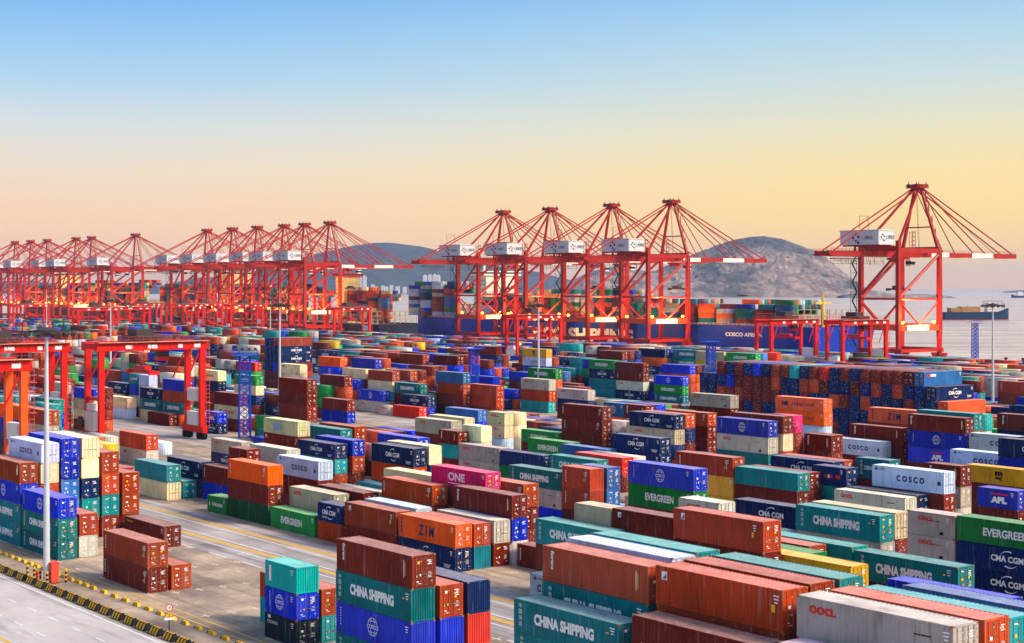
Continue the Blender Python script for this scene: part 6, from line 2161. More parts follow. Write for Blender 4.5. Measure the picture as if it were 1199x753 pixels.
ca = me.color_attributes.new('col', 'FLOAT_COLOR', 'CORNER'); cc = np.ones((N, nf * 4, 4)); cc[:, :, :3] = FC[:, None, :]; ca.data.foreach_set('color', cc.reshape(-1).astype(np.float32))
me.update(); me.validate()
fo = tag(ob('stacked_containers', me), 'mass of stacked shipping containers filling the far yard rows and ship decks', 'containers', None, 'stuff')
V = []; F = []; M = []
for pos, rz, k, code, ln in far_marks:
    src = marks_mesh(code, ln); i = len(V); c, s = cos(rz), sin(rz)
    for v in src.vertices:
        x, y, z = v.co; V.append((c * x - s * y + pos.x, s * x + c * y + pos.y, z * k + pos.z))
    for p in src.polygons: F.append(tuple(i + q for q in p.vertices)); M.append(p.material_index)
if V:
    me = bpy.data.meshes.new('lettering'); me.from_pydata(V, [], F)
    for m in LMATS: me.materials.append(m)
    me.polygons.foreach_set('material_index', M); me.update(); tag(ob('lettering', me, fo), kind='stuff')
# ------------------------------------------------------------------ ship-to-shore quay cranes
def handrail(parent, runs, mat=MESHG, step=2.5, r=.09):
    mb = MB()
    for p, q in runs:
        p = Vector(p); q = Vector(q); n = max(1, int((q - p).length / step))
        for i in range(n + 1):
            c = p.lerp(q, i / n); mb.bar(c, c + Vector((0, 0, 1.1)), r)
        for z in (.55, 1.1): mb.bar(p + Vector((0, 0, z)), q + Vector((0, 0, z)), r)
    return mb.obj('handrail', mat, parent)
SIPG = '\u4e0a\u6e2f\u96c6\u56e2'
def make_sts():
    o = ob('quay_crane', None); RD = MET_RED
    X = 11.0; G = 30.0
    for sx in (-1, 1):
        for y in (0, G):
            mb = MB(); top = 55 if y == 0 else 51
            mb.bar((sx * X, y, 2), (sx * X, y, 15), 1.3, 2.0, w2=1.9, h2=2.3); mb.bar((sx * X, y, 15), (sx * X, y, top), 1.9, 2.3, w2=1.7, h2=2.0)
            l = mb.obj('leg', RD, o)
            mb = MB(); mb.box(sx * X - 4.2, sx * X + 4.2, y - .7, y + .7, 1.4, 2.6); 
            for d in (-3, -1, 1, 3): mb.box(sx * X + d - .8, sx * X + d + .8, y - .5, y + .5, .25, 1.4)
            mb.obj('bogie', RD, l)
    mb = MB()
    for y in (0, G): mb.box(-X, X, y - .8, y + .8, 13.4, 16.2)
    for sx in (-1, 1): mb.box(sx * X - .8, sx * X + .8, .9, G - .9, 13.2, 16.0)
    mb.obj('portal_beam', plain('portal_red_lamplit', (214, 72, 26), .45, scale=.3), o)  # lamp glow painted in: crane red turned orange on these beams
    mb = MB()
    for y in (0, G): mb.box(-X - 2, X + 2, y - .65, y + .65, 3.0, 5.0)
    for sx in (-1, 1): mb.box(sx * X - .6, sx * X + .6, .8, G - .8, 3.2, 4.6)
    mb.obj('sill_beam', RD, o)
    mb = MB()
    for sx in (-1, 1):
        mb.tube((sx * X, 0, 28), (sx * X, G, 28), .55); mb.tube((sx * X, 1, 29), (sx * X, G - .5, 49), .75)
        mb.tube((sx * X, 1, 26.5), (sx * X, G / 2, 16), .45); mb.tube((sx * X, G - 1, 26.5), (sx * X, G / 2, 16), .45)
    mb.tube((-X, 0, 28), (X, 0, 28), .5); mb.tube((-X, 0, 29.5), (X, 0, 50), .65); mb.tube((-X, 0, 26.5), (0, 0, 16), .42); mb.tube((X, 0, 26.5), (0, 0, 16), .42)
    mb.obj('brace', RD, o)
    mb = MB()
    for y in (0, G): mb.box(-X, X, y - 1, y + 1, 50.2, 52.6)
    for sx in (-1, 1): mb.box(sx * X - .7, sx * X + .7, 1.0, G - 1.0, 49.4, 51.6)
    mb.obj('upper_beam', RD, o)
    mb = MB()
    for x in (-3.6, 3.6):
        mb.box(x - .75, x + .75, -40, 33, 47.6, 50.1)
    for y in range(-40, 34, 8): mb.box(-2.85, 2.85, y - .3, y + .3, 48.2, 49.6)
    mb.box(-5.4, 5.4, -40.4, -37, 47.9, 48.3)
    g = mb.obj('girder', RD, o)
    handrail(g, [((5.6, -40, 50.1), (5.6, 33, 50.1)), ((-5.6, -40, 50.1), (-5.6, 33, 50.1)), ((5.6, -41.5, 48.3), (5.6, -37, 48.3))], RD)
    mb = MB(); rr = random.Random(3)
    for i in range(26):
        y = -39 + i * 1.5; mb.bar((4.4, y, 47.6), (4.4 + rr.uniform(-.6, .6), y + rr.uniform(0, 1), 47.6 - rr.uniform(1.2, 4.2)), .14)
    for z in (45.4, 44.2): mb.bar((4.4, -38, z), (4.4, -2, z), .18)
    mb.box(3, 6, -38, -22, 46.2, 46.6); mb.obj('cable_festoon', MESHG, g)
    seg = [(33.5, 45, 1), (45, 60, 0), (60, 76, 1), (76, 92, 0)]
    for k, (y0, y1, wht) in enumerate(((33.3, 47, 1), (47, 65, 0), (65, 82, 1), (82, 100, 0))):
        mb = MB()
        for x in (-3.2, 3.2): mb.box(x - .65, x + .65, y0, y1, 47.8, 50.0)
        for y in np.arange(y0 + 1, y1, 7): mb.box(-2.5, 2.5, y - .25, y + .25, 48.4, 49.6)
        if k == 3: mb.box(-3.9, 3.9, y1, y1 + 1.2, 47.8, 50)
        mb.obj('boom_section', SHIPW if wht else RD, o)
    handrail(o, [((4.2, 34, 50), (4.2, 100, 50))], RD)
    mb = MB(); mb.box(-11.3, 11.3, -14.4, -3.4, 53.0, 59.4); mb.box(-11.6, 11.6, -14.7, -3.1, 59.4, 59.8)
    for i in range(8): mb.box(11.3, 11.38, -13.9 + i * 1.45, -13.75 + i * 1.45, 53.1, 59.6)
    for i in range(14): mb.box(-11 + i * 1.65, -10.85 + i * 1.65, -14.48, -14.4, 53.1, 59.6)
    h = mb.obj('machinery_house', GREY, o)
    mb = MB()
    for x in (-3.6, 3.6):
        for y in (-13, -9, -5): mb.box(x - .4, x + .4, y - .4, y + .4, 50.1, 53.0)
    mb.box(-10.8, 10.8, -13.2, -12.6, 52.3, 52.95); mb.box(-10.8, 10.8, -5.2, -4.6, 52.3, 52.95); mb.obj('support_frame', RD, h)
    def emblem(x, z, k):
        mb = Mark()
        for dx, dz, m in ((0, 0, 0), (1.0, 1.1, 0), (1.1, -.9, 1), (2.1, .3, 0), (2.0, -1.5, 0)): mb.poly([(x + (dx - .6) * k, z + dz * k), (x + dx * k, z + (dz - .5) * k), (x + (dx + .6) * k, z + dz * k), (x + dx * k, z + (dz + .5) * k)], m)
        return mb
    mk = emblem(-12.6, 56.4, 1); mk.text(SIPG, -6.6, 56.4, 1.9, 6.2, 0)
    me = mk.mesh('emblem', [NAVYL, REDL], 0, both=False)
    for v in me.vertices: x, y, z = v.co; v.co = (11.42, x, z)
    ob('emblem', me, h)
    mk = emblem(-3.5, 56.2, 1.5); mk.text(SIPG, 4.6, 56.2, 1.6, 6.4, 0)
    ob('emblem', mk.mesh('emblem', [NAVYL, REDL], 14.52, both=False), h)
    # A frame: two near-upright posts and two long back legs meeting at the apex platform
    for sx in (-1, 1):
        mb = MB(); mb.bar((sx * X * .96, G, 51), (sx * 1.6, 28, 81), 1.25, 1.4, w2=.9, h2=1.0)
        l = mb.obj('mast_leg', RD, o)
        mb = MB(); mb.bar((sx * X * .9, 1, 53), (sx * 1.4, 27, 80.5), 1.0, 1.1, w2=.8, h2=.9); mb.obj('mast_back_leg', RD, o)
    mb = MB(); mb.box(-4.2, 4.2, 24.5, 31, 80.6, 81.2); mb.box(-2, 2, 26, 29.5, 81.2, 82.6)
    for x in (-3.6, -1.5, 1.5, 3.6): mb.box(x - .3, x + .3, 25.2, 30.4, 81.2, 82.4)
    a = mb.obj('apex_platform', RD, o)
    handrail(a, [((-4.2, 24.5, 81.2), (4.2, 24.5, 81.2)), ((4.2, 24.5, 81.2), (4.2, 31, 81.2)), ((4.2, 31, 81.2), (-4.2, 31, 81.2))], RD, 1.4)
    mb = MB()
    for x, y in ((-3, 25), (-1, 30), (1.2, 25.5), (3, 30.5)): mb.tube((x, y, 81.2), (x, y, 83.6), .2); mb.tube((x - .7, y, 81.9), (x + .7, y, 81.9), .75, n=10)
    mb.obj('sheave', MESHG, a)
    mb = MB(); mb.bar((-6.5, 29, 62), (6.5, 29, 62), .6); mb.obj('mast_tie', RD, o)
    for sx in (-1, 1):
        for y, z, nm, r in ((-36, 50, 'backstay', .36), (98, 50, 'forestay', .36), (76, 50, 'forestay', .32), (52, 50, 'forestay', .26)):
            mb = MB(); mb.tube((sx * 1.8, 28, 81.2), (sx * 3.3, y, z), r, n=5); mb.obj(nm, RD, o)
    mb = MB()
    for t in (.0, .5): mb.tube((t, 29, 81.4), (t, 88, 50), .09, n=4); mb.tube((t - 1, 28, 81), (t - 1, 30, 51), .09, n=4)
    for y in (8, 24):                                            # small lattice frames standing on the girder
        for dx in (-1, 1):
            for dy in (-1, 1): mb.bar((dx, y + dy, 50), (dx, y + dy, 60), .16)
        for z in range(51, 61, 2): mb.bar((-1, y - 1, z), (1, y + 1, z + 1), .12); mb.bar((1, y - 1, z), (1, y + 1, z + 1), .12); mb.bar((1, y + 1, z), (1, y - 1, z + 1), .12)
    for q in (-20, -14): mb.bar((5, q, 59.9), (5, q, 66), .16)
    mb.bar((5, -20, 66), (5, -14, 66), .16); mb.bar((5, -20, 63), (5, -14, 66), .12); mb.obj('hoist_frame', RD, o)
    mb = MB()
    for y in np.arange(-36, 28, 8.0): mb.tube((-2.8, y, 49.9), (2.8, y + 8, 49.9), .16, n=4); mb.tube((2.8, y, 49.9), (-2.8, y + 8, 49.9), .16, n=4)
    for z0 in (55, 61, 67, 73):
        k = (z0 - 51) / 28; w0 = 10.5 * (1 - k) + 1.6 * k; k2 = min(1, (z0 + 5 - 51) / 28); w1 = 10.5 * (1 - k2) + 1.6 * k2
        mb.box(w0 - .9, w0 + .9, 29.6, 31, z0, z0 + .12); mb.bar((w0 + .8, 30.9, z0), (w0 + .8, 30.9, z0 + 1.1), .08); mb.bar((w0 - .6, 30.5, z0), (w1 + .6, 30.5, z0 + 6), .5, .1)
    mb.obj('mast_ladder', MESHG, o)
    t = MB(); t.box(-4, 4, 10, 17, 46.4, 47.4); t.box(-3.5, 3.5, 11, 13, 45.2, 46.4); tr = t.obj('trolley', RD, o)
    t = MB(); t.box(1.2, 4.2, 17.5, 20.5, 43.4, 46.2); cb = t.obj('operator_cab', SHIPW, tr)
    t = MB(); t.box(1.15, 4.26, 17.46, 20.6, 44.2, 45.6); t.obj('window', GLASS, cb)
    t = MB()
    for dx in (-2, 2):
        for dy in (-.6, .6): t.bar((dx, 13.5 + dy, 46), (dx * .8, 13.5 + dy, 34), .07)
    t.obj('hoist_rope', MESHG, tr)
    t = MB(); t.box(-6, 6, 12.9, 14.1, 32.2, 32.9); t.box(-2.5, 2.5, 12.2, 14.8, 32.9, 34.2); t.box(-6.2, -5.4, 12.2, 14.8, 31.8, 33); t.box(5.4, 6.2, 12.2, 14.8, 31.8, 33); t.obj('spreader', MESHG, tr)
    mb = MB()                                                   # stair tower on the far landside leg
    for i in range(10):
        z = 5 + i * 4.4; s = 1 if i % 2 else -1
        mb.bar((-X - 2.6, -1.6 * s - 1.5, z), (-X - 2.6, 1.6 * s - 1.5, z + 4.4), .8, .18); mb.box(-X - 3.2, -X - .6, -3.5, .6, z - .1, z + .1)
        mb.bar((-X - 3.2, -3.5, z), (-X - 3.2, -3.5, z + 4.4), .13); mb.bar((-X - 3.2, .6, z), (-X - 3.2, .6, z + 4.4), .13); mb.bar((-X - 3.2, -3.5, z + 1.1), (-X - 3.2, .6, z + 1.1), .1)
    mb.obj('stair_tower', MESHG, o)
    mb = MB(); mb.box(X + .85, X + 1.0, 5, 21, 13.4, 15.8); s = mb.obj('sign_panel', CONC_W, o)
    mk = Mark()
    for i, c in enumerate('\u4e0a\u6e2f\u96c6\u56e2\u6d0b\u5c71'): mk.text(c, 7 + i * 2.1, 14.6, 1.4, 1.5, 0)
    me = mk.mesh('sign_lettering', [NAVYL], 0, both=False)
    for v in me.vertices: x, y, z = v.co; v.co = (X + 1.02, x, z)
    ob('sign_lettering', me, s)
    for p in ((X, 3, 17.2), (X, 26, 17.2), (-6, -.4, 17.2)):
        mb = MB(); mb.box(p[0] - .3, p[0] + .3, p[1] - .3, p[1] + .3, p[2] - .7, p[2] - .3); mb.lathe([(.05, -.55), (.6, -.45), (.8, 0), (.6, .45), (.05, .55)], 8, p); lm = mb.obj('sodium_lamp', LAMPY, o)
        if p[1] == 3:
            pl = bpy.data.lights.new('sodium_glow', 'POINT'); pl.energy = 26000; pl.color = (1, .5, .12); pl.shadow_soft_size = 1.0
            ob('sodium_glow', pl, lm, (X + 3.5, 15, 20))
    return o
apx = [1075, 787, 717, 645, 590, 387, 357.5, 333.5, 302, 273, 243, 159.4, 108, 89.7, 56, 36.7, 18.2]
NUM = ['rightmost', 'second from right', 'third from right', 'fourth from right', 'fifth from right', 'leftmost']
sts0 = make_sts()
for i, px in enumerate(apx):
    o = sts0 if i == 0 else copy_tree(sts0)
    o.location = W(atx(px, 610), 582); o.rotation_euler = (0, 0, ROT)
    for ch in o.children:
        if ch.name.startswith('trolley') and i: ch.location.y = R.uniform(-22, 60)
    if i == 0: lb = 'red quay crane standing alone at right against the open sea'
    elif i < 5: lb = 'red quay crane, %s of four before the bright blue ship' % (NUM[i - 1] if i < 4 else 'leftmost')
    elif i < 11: lb = 'red quay crane, %s of six before the dark hull and blue hill' % NUM[i - 5]
    else: lb = 'distant red quay crane, %s of the six at the far left' % NUM[i - 11]
    tag(o, lb, 'crane', 'ship-to-shore cranes along the quay')
# ------------------------------------------------------------------ rubber-tyred gantry cranes in the yard
def make_rtg(legmat=RTG_RED):
    o = ob('gantry_crane', None); G = 23.5; X = 3.6; T = 22.0
    for y in (0, G):
        for sx in (-1, 1):
            mb = MB(); mb.bar((sx * X, y, 2.6), (sx * X, y, T - 1.8), 1.0, 1.1, w2=1.05, h2=1.25); mb.obj('leg', legmat, o)
        mb = MB(); mb.box(-X - 1.6, X + 1.6, y - .55, y + .55, 1.5, 2.9); mb.box(-X, X, y - .35, y + .35, 9.5, 10.2) if y == 0 else None
        sb = mb.obj('sill_beam', RTG_RED, o)
        for x in (-X - 1.0, -X + 1.2, X - 1.2, X + 1.0):
            mb = MB(); n = 14
            mb.tube((x, y - .45, .8), (x, y + .45, .8), .8, n=n); w = mb.obj('wheel', TYRE, sb)
            mb = MB(); mb.tube((x, y - .5, .8), (x, y + .5, .8), .38, n=10); mb.obj('rim', YEL, w) if False else None
    for sx in (-1, 1):
        mb = MB(); mb.box(sx * X - .65, sx * X + .65, -1.2, G + 1.2, T - 1.9, T); g = mb.obj('girder', RTG_RED, o)
        handrail(g, [((sx * (X + .9), -1, T), (sx * (X + .9), G + 1, T))], plain('rail_red', (170, 60, 50), .5), 1.6, .07)
    mb = MB()
    for y in (-.9, G + .9): mb.box(-X + .65, X - .65, y - .3, y + .3, T - 1.5, T - .3)
    mb.box(-X - 1.4, X + 1.4, 2.0, G - 2, T + 1.25, T + 1.32) if False else None
    mb.obj('end_tie', RTG_RED, o)
    mb = MB(); mb.box(-X - .5, X + .5, 8, 14, T + .2, T + 1.2); mb.box(-2.4, 2.4, 8.6, 12.6, T + 1.2, T + 2.6); t = mb.obj('trolley', MESHG, o)
    mb = MB(); mb.box(-1.2, 1.2, 14.4, 16.6, T - 4.4, T - 1.9); mb.box(-.9, .9, 14.2, 14.5, T - 2.1, T + .3); c = mb.obj('operator_cab', RTG_RED, t)
    mb = MB(); mb.box(-1.26, 1.26, 14.34, 16.66, T - 3.5, T - 2.4); mb.obj('window', GLASS, c)
    mb = MB()
    for dx in (-1.6, 1.6):
        for dy in (-.5, .5): mb.bar((dx, 11 + dy, T), (dx, 11 + dy, T - 5.5), .08)
    mb.box(-3.0, 3.0, 10.2, 11.8, T - 6.2, T - 5.4); mb.box(-6, 6, 10.6, 11.4, T - 7, T - 6.3); mb.box(-6.1, -5.6, 9.8, 12.2, T - 7.2, T - 6.4); mb.box(5.6, 6.1, 9.8, 12.2, T - 7.2, T - 6.4); mb.obj('spreader', RTG_RED, t)
    mb = MB()
    for y, m in ((6, 1.6), (11.5, 2.2), (18, 1.1), (22, 1.5)): mb.box(X + .66, X + .72, y - m / 2, y + m / 2, T - 1.5, T - .6)
    mb.obj('sign_panel', CONC_W, o)
    mb = MB(); mb.box(-2.5, 2.6, G - .7, G + .7, 3.0, 6.0); mb.box(-2.2, 2.4, G - .8, G + .6, 8.4, 11.2); mb.obj('electrical_cabinet', CONC_W, o)
    mb = MB(); mb.box(-2.6, 2.2, -1.1, .9, 3.0, 7.2); mb.box(-1.8, 1.6, -1.0, .8, 7.4, 8.8); mb.obj('generator_housing', CONC_W, o)
    mb = MB()
    for y in (2, G - 2): mb.tube((-X, y - 1.6, 13.5), (-X, y + 1.6, T - 2), .18); mb.tube((X, y - 1.6, 13.5), (X, y + 1.6, T - 2), .18)
    mb.tube((X + .8, 1.0, T - .6), (X + .8, G - 1, T - .6), .07); mb.tube((-X - .8, 1.0, T + 1.9), (-X - .8, G - 1, T + 1.9), .06)
    for y in np.arange(2, G - 2, 1.5): mb.bar((X + .8, y, T - .6), (X + .8, y + .3, T - 1.7), .06)
    mb.obj('brace', RTG_RED, o)
    mb = MB(); mb.tube((-X - .9, -1.6, 4.6), (-X - .9, -1.0, 4.6), 1.3, n=16); mb.obj('cable_reel', MESHG, o)
    mb = MB()
    for sx in (-1, 1): mb.box(sx * (X + .66), sx * (X + 1.5), -1.0, G + 1.0, T - .12, T - .04) if sx > 0 else mb.box(-X - 1.5, -X - .66, -1.0, G + 1.0, T - .12, T - .04)
    mb.obj('walkway', plain('walkway_cream', (206, 178, 140), .6), o)
    mb = MB()                                                   # ladder cage up the right leg
    for y in (G + .85, G + 1.6): mb.bar((X + .4, y, 3), (X + .4, y, T), .09)
    for z in np.arange(3, T, .9): mb.bar((X + .4, G + .85, z), (X + .4, G + 1.6, z), .08); mb.bar((X + 1.0, G + .9, z), (X + 1.0, G + 1.5, z), .06)
    for z in (8, 13, 18): mb.box(X - .4, X + 1.1, G + .7, G + 1.9, z, z + .1)
    mb.obj('ladder', plain('ladder_red', (204, 76, 60), .5), o)
    return o
r0 = make_rtg(); ro = make_rtg(ORANGE)
def rtg(src, first, a, b, lb):
    o = src if first else copy_tree(src)
    o.location = W(a, b); o.rotation_euler = (0, 0, ROT); tag(o, lb, 'gantry crane', 'gantry cranes straddling the container rows')
rtg(r0, True, 322, 134.3, 'red gantry crane on tyres left of the blue lattice tower, nearest whole one')
rtg(r0, False, 328, 105, 'red gantry crane cut by the left edge behind the tall light mast')
rtg(ro, True, 258.5, 70.6, 'gantry crane with orange legs at the left edge')
def rtg_at(px, b, lb): rtg(r0, False, atx(px, b), b, lb)
rtg_at(600, 403 , 'red gantry crane in front of the blue ship lettering, behind the centre light mast')
rtg_at(978, 432, 'red gantry crane standing before the lone right quay crane')
rtg_at(895, 418, 'red gantry crane left of the one before the lone quay crane')
rtg_at(89, 342, 'red gantry crane beyond the nearest whole one, at far left')
rtg_at(128, 372, 'red gantry crane just right of and behind the one at far left')
rtg_at(14, 372, 'far red gantry crane near the left edge, left of a twin')
rtg_at(150, 461, 'far red gantry crane below the isolated quay crane mast at left')
rtg_at(198, 461, 'far red gantry crane under the six quay cranes, leftmost there')
rtg_at(222, 490, 'far red gantry crane under the six quay cranes, second from left')
rtg_at(268, 490, 'far red gantry crane under the six quay cranes, third from left')
rtg_at(388, 461, 'far red gantry crane in front of the brown lashing bridges')
# ------------------------------------------------------------------ light masts, lattice towers
def make_mast():
    o = ob('light_mast', None)
    mb = MB(); mb.lathe([(.42, 0), (.40, 1), (.34, 10), (.26, 20), (.18, 29.5)], 12); mb.lathe([(.62, 0), (.62, .25), (.45, .3)], 12); mb.obj('pole', POLE, o)
    mb = MB(); mb.lathe([(.3, 28.2), (1.5, 28.7), (1.5, 28.95), (.3, 29.3)], 14)
    for k in range(12):
        t = 2 * pi * k / 12; mb.bar((.3 * cos(t), .3 * sin(t), 28.6), (2.9 * cos(t), 2.9 * sin(t), 28.8), .1)
        t2 = t + 2 * pi / 12; mb.bar((2.9 * cos(t), 2.9 * sin(t), 28.8), (2.9 * cos(t2), 2.9 * sin(t2), 28.8), .1); mb.bar((2.7 * cos(t), 2.7 * sin(t), 29.9), (2.7 * cos(t2), 2.7 * sin(t2), 29.9), .05); mb.bar((2.7 * cos(t), 2.7 * sin(t), 28.8), (2.7 * cos(t), 2.7 * sin(t), 29.9), .05)
    mb.obj('headframe', MESHG, o)
    for k in range(12):
        t = 2 * pi * k / 12; mb = MB(); c = Vector((2.9 * cos(t), 2.9 * sin(t), 28.6)); d = Vector((cos(t), sin(t), -.8)).normalized()
        mb.bar(c - d * .1, c + d * .35, .5, .4, w2=.6, h2=.5); mb.obj('floodlight', MESHG, o)
    mb = MB(); mb.tube((0, 0, 29.3), (0, 0, 33.5), .05, .02, n=5); mb.obj('lightning_rod', POLE, o)
    return o
mast0 = make_mast()
def P(px, d, z=0): return Vector(((px - 600) / 1840 * d, d, z))
for i, (px, d, s, lb) in enumerate(((55, 180, 1, 'tall grey light mast beside the red cabinet and striped posts, left foreground'), (631, 433, 1, 'slim light mast before the blue ship, its base among striped posts'), (870, 900, 1, 'distant light mast before the ship name on the blue hull'),
        (1163, 433, 1, 'light mast at right rising in front of the open sea'), (328, 443, 1, 'light mast just left of the six quay cranes front leg, behind tall navy stack'), (130, 580, 1, 'thin light mast behind the nearest whole red gantry'), (317, 800, .95, 'far light mast under the left quay cranes'))):
    o = mast0 if i == 0 else copy_tree(mast0)
    o.location = P(px, d); o.rotation_euler = (0, 0, i * .4); o.scale = (s, s, s); tag(o, lb, 'light mast', 'high light masts in the yard')
def make_lattice():
    o = ob('lattice_tower', None); H = 17; w = 1.15
    mb = MB()
    for dx in (-1, 1):
        for dy in (-1, 1): mb.bar((dx * w, dy * w, 0), (dx * w * .9, dy * w * .9, H), .24)
    for k in range(10):
        z = k * 1.7
        for s in (-1, 1):
            mb.bar((-w, s * w, z), (w, s * w, z + 1.7), .15); mb.bar((w, s * w, z), (-w, s * w, z + 1.7), .15); mb.bar((s * w, -w, z), (s * w, w, z + 1.7), .15); mb.bar((s * w, w, z), (s * w, -w, z + 1.7), .15)
            mb.bar((-w, s * w, z + 1.7), (w, s * w, z + 1.7), .1); mb.bar((s * w, -w, z + 1.7), (s * w, w, z + 1.7), .1)
    mb.obj('mast_frame', BLUE_T, o)
    mb = MB(); mb.box(-2.6, 2.6, -2.2, 2.2, H, H + .18)
    for x in (-2.6, 2.6):
        for y in (-2.2, 0, 2.2): mb.bar((x, y, H), (x, y, H + 1.2), .08)
    for z in (.6, 1.2):
        for y in (-2.2, 2.2): mb.bar((-2.6, y, H + z), (2.6, y, H + z), .08)
        for x in (-2.6, 2.6): mb.bar((x, -2.2, H + z), (x, 2.2, H + z), .08)
    mb.obj('platform', BLUE_T, o)
    mb = MB(); 
    for x in (-2, -.7, .7, 2): mb.box(x - .3, x + .3, -2.5, -2.2, H + 1.2, H + 1.75)
    mb.obj('floodlight', MESHG, o)
    mb = MB(); mb.bar((-.25, -w - .1, 0), (-.25, -w - .1, H), .06); mb.bar((.25, -w - .1, 0), (.25, -w - .1, H), .06)
    for k in range(40): mb.bar((-.25, -w - .1, k * .42), (.25, -w - .1, k * .42), .05)
    mb.obj('ladder', BLUE_T, o)
    return o
lt0 = make_lattice()
for i, (px, d, s, lb) in enumerate(((287, 352, 1.08, 'blue lattice tower in the yard road right of the red gantry'), (555, 424, 1.0, 'blue lattice tower amid stacks left of the centre light mast'), (833, 476, 1.0, 'blue lattice tower beside the long wall of container doors'), (1142, 716, 1.0, 'blue lattice tower on the quay edge against the sea'), (988, 610, 1.0, 'blue lattice tower between the legs of right gantry crane'))):
    o = lt0 if i == 0 else copy_tree(lt0)
    o.location = P(px, d); o.rotation_euler = (0, 0, .25); o.scale = (s, s, s); tag(o, lb, 'tower', 'blue lattice towers')
# ------------------------------------------------------------------ roadside: striped kerb blocks, humps, posts, cabinet, sign
def kerb_block():
    mb = MB(); L = 2.25
    mb.hexa([(-L / 2, -.42, 0), (L / 2, -.42, 0), (L / 2, .42, 0), (-L / 2, .42, 0), (-L / 2 + .1, -.16, .75), (L / 2 - .1, -.16, .75), (L / 2 - .1, .16, .75), (-L / 2 + .1, .16, .75)], 0)
    for k in range(3):
        x = -.92 + k * .62
        mb.face([(x, -.414, .06), (x + .38, -.414, .06), (x + .58, -.192, .70), (x + .20, -.192, .70)], 1)
        mb.face([(x + .20, -.15, .754), (x + .58, -.15, .754), (x + .58, .15, .754), (x + .20, .15, .754)], 1)
    return mb.mesh('kerb_block', [BLK, YEL])
kb = kerb_block()
for k in range(32):
    o = ob('kerb_block', kb, None, W(118.6 + 3.02 * k, 65.9), ROT + R.uniform(-.02, .02)); o.location.z = .006
    tag(o, 'black and yellow striped concrete kerb block beside the perimeter road', 'kerb block', 'striped kerb blocks in a row along the road')
mb = MB(); prof = [(-.62, 0), (-.5, .3), (.5, .3), (.62, 0)]
mb.hexa([(-.62, -.22, 0), (.62, -.22, 0), (.62, .22, 0), (-.62, .22, 0), (-.42, -.12, .34), (.42, -.12, .34), (.42, .12, .34), (-.42, .12, .34)], 0)
mb.hexa([(-.8, -.2, 0), (-.625, -.2, 0), (-.625, .2, 0), (-.8, .2, 0), (-.75, -.12, .2), (-.63, -.12, .25), (-.63, .12, .25), (-.75, .12, .2)], 1)
hm = mb.mesh('lane_divider', [YEL, BLK])
for k in range(44):
    a = 125 + (2.9 * k if k < 15 else 2.9 * 15 + 2.15 * (k - 15))
    o = ob('lane_divider', hm, None, W(a, 70.2), ROT + R.uniform(-.06, .06)); o.location.z = .006
    tag(o, 'small yellow and black road hump in the row edging the stacking yard', 'lane divider', 'yellow humps in a row along the yard edge')
def post():
    mb = MB(); h = 1.5
    for k in range(6): mb.lathe([(.14, k * h / 6), (.14, (k + 1) * h / 6)], 10, m=k % 2)
    mb.lathe([(.14, h), (.05, h + .06)], 10, m=1)
    return mb.mesh('striped_post', [BLK, YEL])
pm = post()
def onground(px, py): d = 34 * 1840 / (py - 335); return P(px, d, .004)
for px, py, lb in ((32.7, 676.5, 'leftmost yellow and black post left of the tall light mast'), (40.6, 679.2, 'second striped post from the left beside the mast'), (47.7, 681.8, 'third striped post from the left beside the mast'), (55.6, 685, 'striped post directly before the red cabinet'), (77.7, 682, 'striped post standing alone right of the red cabinet')):
    o = ob('striped_post', pm, None, onground(px, py)); tag(o, lb, 'post', 'striped posts round the light mast')
for i, px in enumerate((620, 628, 634, 641)):
    o = ob('striped_post', pm, None, onground(px, 480 + i % 2), 0); o.scale = (2, 2, 2); tag(o, ('leftmost', 'second', 'third', 'rightmost')[i] + ' small striped post at the foot of the centre light mast', 'post', 'striped posts round the centre mast')
cab = ob('cabinet', None, None, onground(63, 682.5), ROT); tag(cab, 'red metal cabinet at the foot of the tall light mast', 'cabinet')
cr = plain('cabinet_red', (228, 74, 50), .5)
mb = MB(); mb.box(-.55, .55, -.45, .45, .1, 2.3); mb.box(-.62, .62, -.52, .52, 2.3, 2.38); mb.obj('housing', cr, cab)
mb = MB(); mb.box(-.48, .48, -.48, -.455, .2, 2.2); d = mb.obj('door', cr, cab); mb = MB(); mb.box(.3, .36, -.53, -.48, 1.0, 1.3); mb.obj('handle', DARK, d); mb = MB(); mb.box(-.6, .6, -.5, .5, 0, .1); mb.obj('plinth', BLK, cab)
ext = ob('hydrant', None, None, onground(44, 678)); tag(ext, 'small red hydrant between the striped posts', 'hydrant'); mb = MB(); mb.lathe([(.16, 0), (.16, .7), (.2, .72), (.2, .8), (.1, .95)], 10); mb.tube((-.28, 0, .6), (.28, 0, .6), .07); mb.obj('body', REDF, ext)
sg = ob('road_sign', None, None, onground(198.6, 743), .25); tag(sg, 'round white speed sign with red ring on a short black post', 'sign')
mb = MB(); mb.tube((0, 0, 0), (0, 0, 2.6), .05, n=8); mb.lathe([(.2, 0), (.2, .06)], 10); mb.obj('post', BLK, sg)
mb = MB(); mb.tube((0, -.07, 2.62), (0, -.05, 2.62), .36, n=20); s = mb.obj('speed_disc', WHITE, sg)
mk = Mark(); mk.arc(0, 2.62, .31, .31, 0, 2 * pi, .09, .09, 1, 24); mk.text('15', 0, 2.62, .26, .3, 0, bold=.03); ob('disc_marking', mk.mesh('disc_marking', [BLACKL, REDL], .075, both=False), s)
mb = MB(); mb.face([(-.42, -.06, 1.72), (.42, -.06, 1.72), (0, -.06, 2.22)]); mb.face([(.42, -.04, 1.72), (-.42, -.04, 1.72), (0, -.04, 2.22)]); w = mb.obj('warning_triangle', YEL, sg)
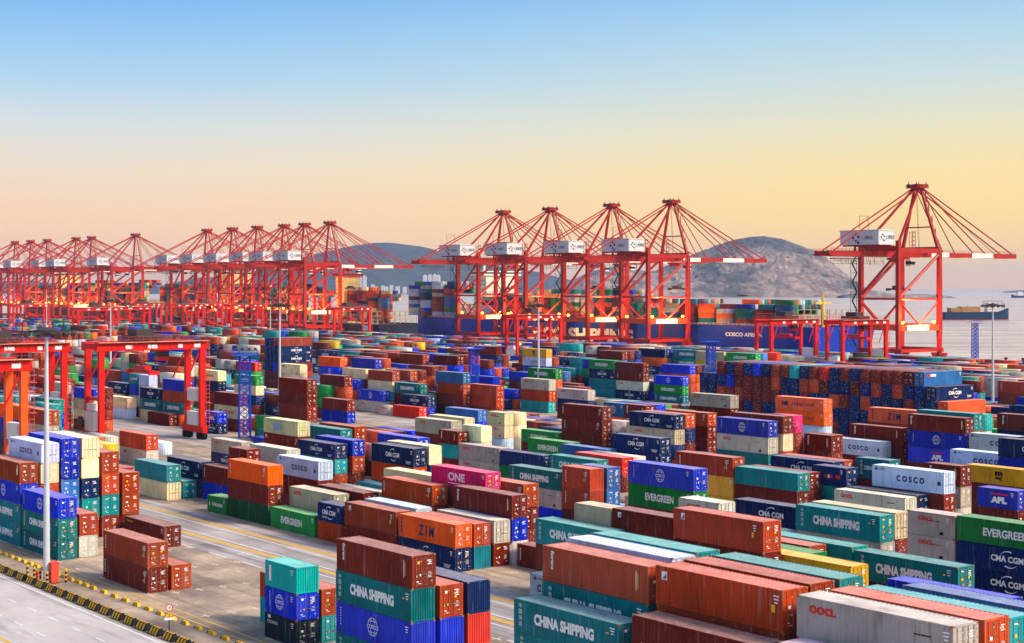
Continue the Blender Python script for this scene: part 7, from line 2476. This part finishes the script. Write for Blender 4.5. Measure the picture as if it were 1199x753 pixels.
mk = Mark(); mk.rect(0, 1.95, .06, .2, 0); mk.rect(0, 1.8, .06, .05, 0); ob('triangle_marking', mk.mesh('triangle_marking', [BLACKL], .064, both=False), w)
mb = MB(); mb.box(-.45, .45, -.06, -.04, 1.42, 1.66); mb.obj('text_plate', WHITE, sg)
# ------------------------------------------------------------------ town at the foot of the hill
TW = plain('pale_facade', (222, 224, 226), .6, var=.05, scale=.05)
def tower(px, d, w, h, lb):
    o = ob('tower_block', None, None, P(px, d, -2)); tag(o, lb, 'building', 'white tower blocks at the foot of the hill')
    mb = MB(); mb.box(-w / 2, w / 2, 0, 22, 0, h); mb.box(-w / 4, w / 4, 4, 16, h, h + 4); mb.obj('wall', TW, o)
    mb = MB()
    for k in range(int(h / 3.3)):
        for i in range(int(w / 5)): mb.box(-w / 2 + 1.5 + i * 5, -w / 2 + 4.2 + i * 5, -.12, .05, 1.2 + k * 3.3, 2.7 + k * 3.3)
    mb.obj('window', GLASS, o)
for px, w, h, lb in ((422, 16, 78, 'white tower block left of a twin, behind the lit ship bridge'), (427, 16, 74, 'white tower block right of its twin behind the lit ship bridge'), (498, 18, 78, 'leftmost of the white tower blocks left of the tall quay cranes'), (504, 20, 80, 'second white tower block in the cluster before the hill'), (509.5, 18, 82, 'third white tower block in the cluster before the hill'), (514, 14, 78, 'rightmost slim white tower block of the hill cluster')):
    tower(px, 7300, w, h + 6, lb)
for i in range(16):
    px = 436 + i * 6.1 + R.uniform(-2, 2)
    if abs(px - 506) < 13: continue
    o = ob('town_house', None, None, P(px, 7400 + R.uniform(-80, 80), -2)); w = R.uniform(14, 24); h = R.uniform(24, 44)
    mb = MB(); mb.box(-w / 2, w / 2, 0, 16, 0, h); mb.obj('wall', TW, o); mb = MB(); mb.box(-w / 2 - .8, w / 2 + .8, -.8, 16.8, h, h + 1.5); mb.obj('roof', GREY, o)
    mb = MB()
    for k in range(int(h / 4)):
        for q in range(int(w / 5)): mb.box(-w / 2 + 1.5 + q * 5, -w / 2 + 4 + q * 5, -.12, .05, 1.5 + k * 4, 3.2 + k * 4)
    mb.obj('window', GLASS, o)
    tag(o, 'small pale house at the hill foot between the ships', 'house', 'pale town houses at the foot of the hill')
# quay bollards along the open edge
mb = MB(); mb.lathe([(.35, 0), (.28, .5), (.5, .65), (.45, .85), (.1, .9)], 10); bm = mb.mesh('bollard', [BLK])
for k in range(14):
    o = ob('bollard', bm, None, W(430 - 9 * k, 613.4, .006)); o.scale = (1.8,) * 3; tag(o, 'black mooring bollard on the open quay edge at right', 'bollard', 'mooring bollards along the quay edge')
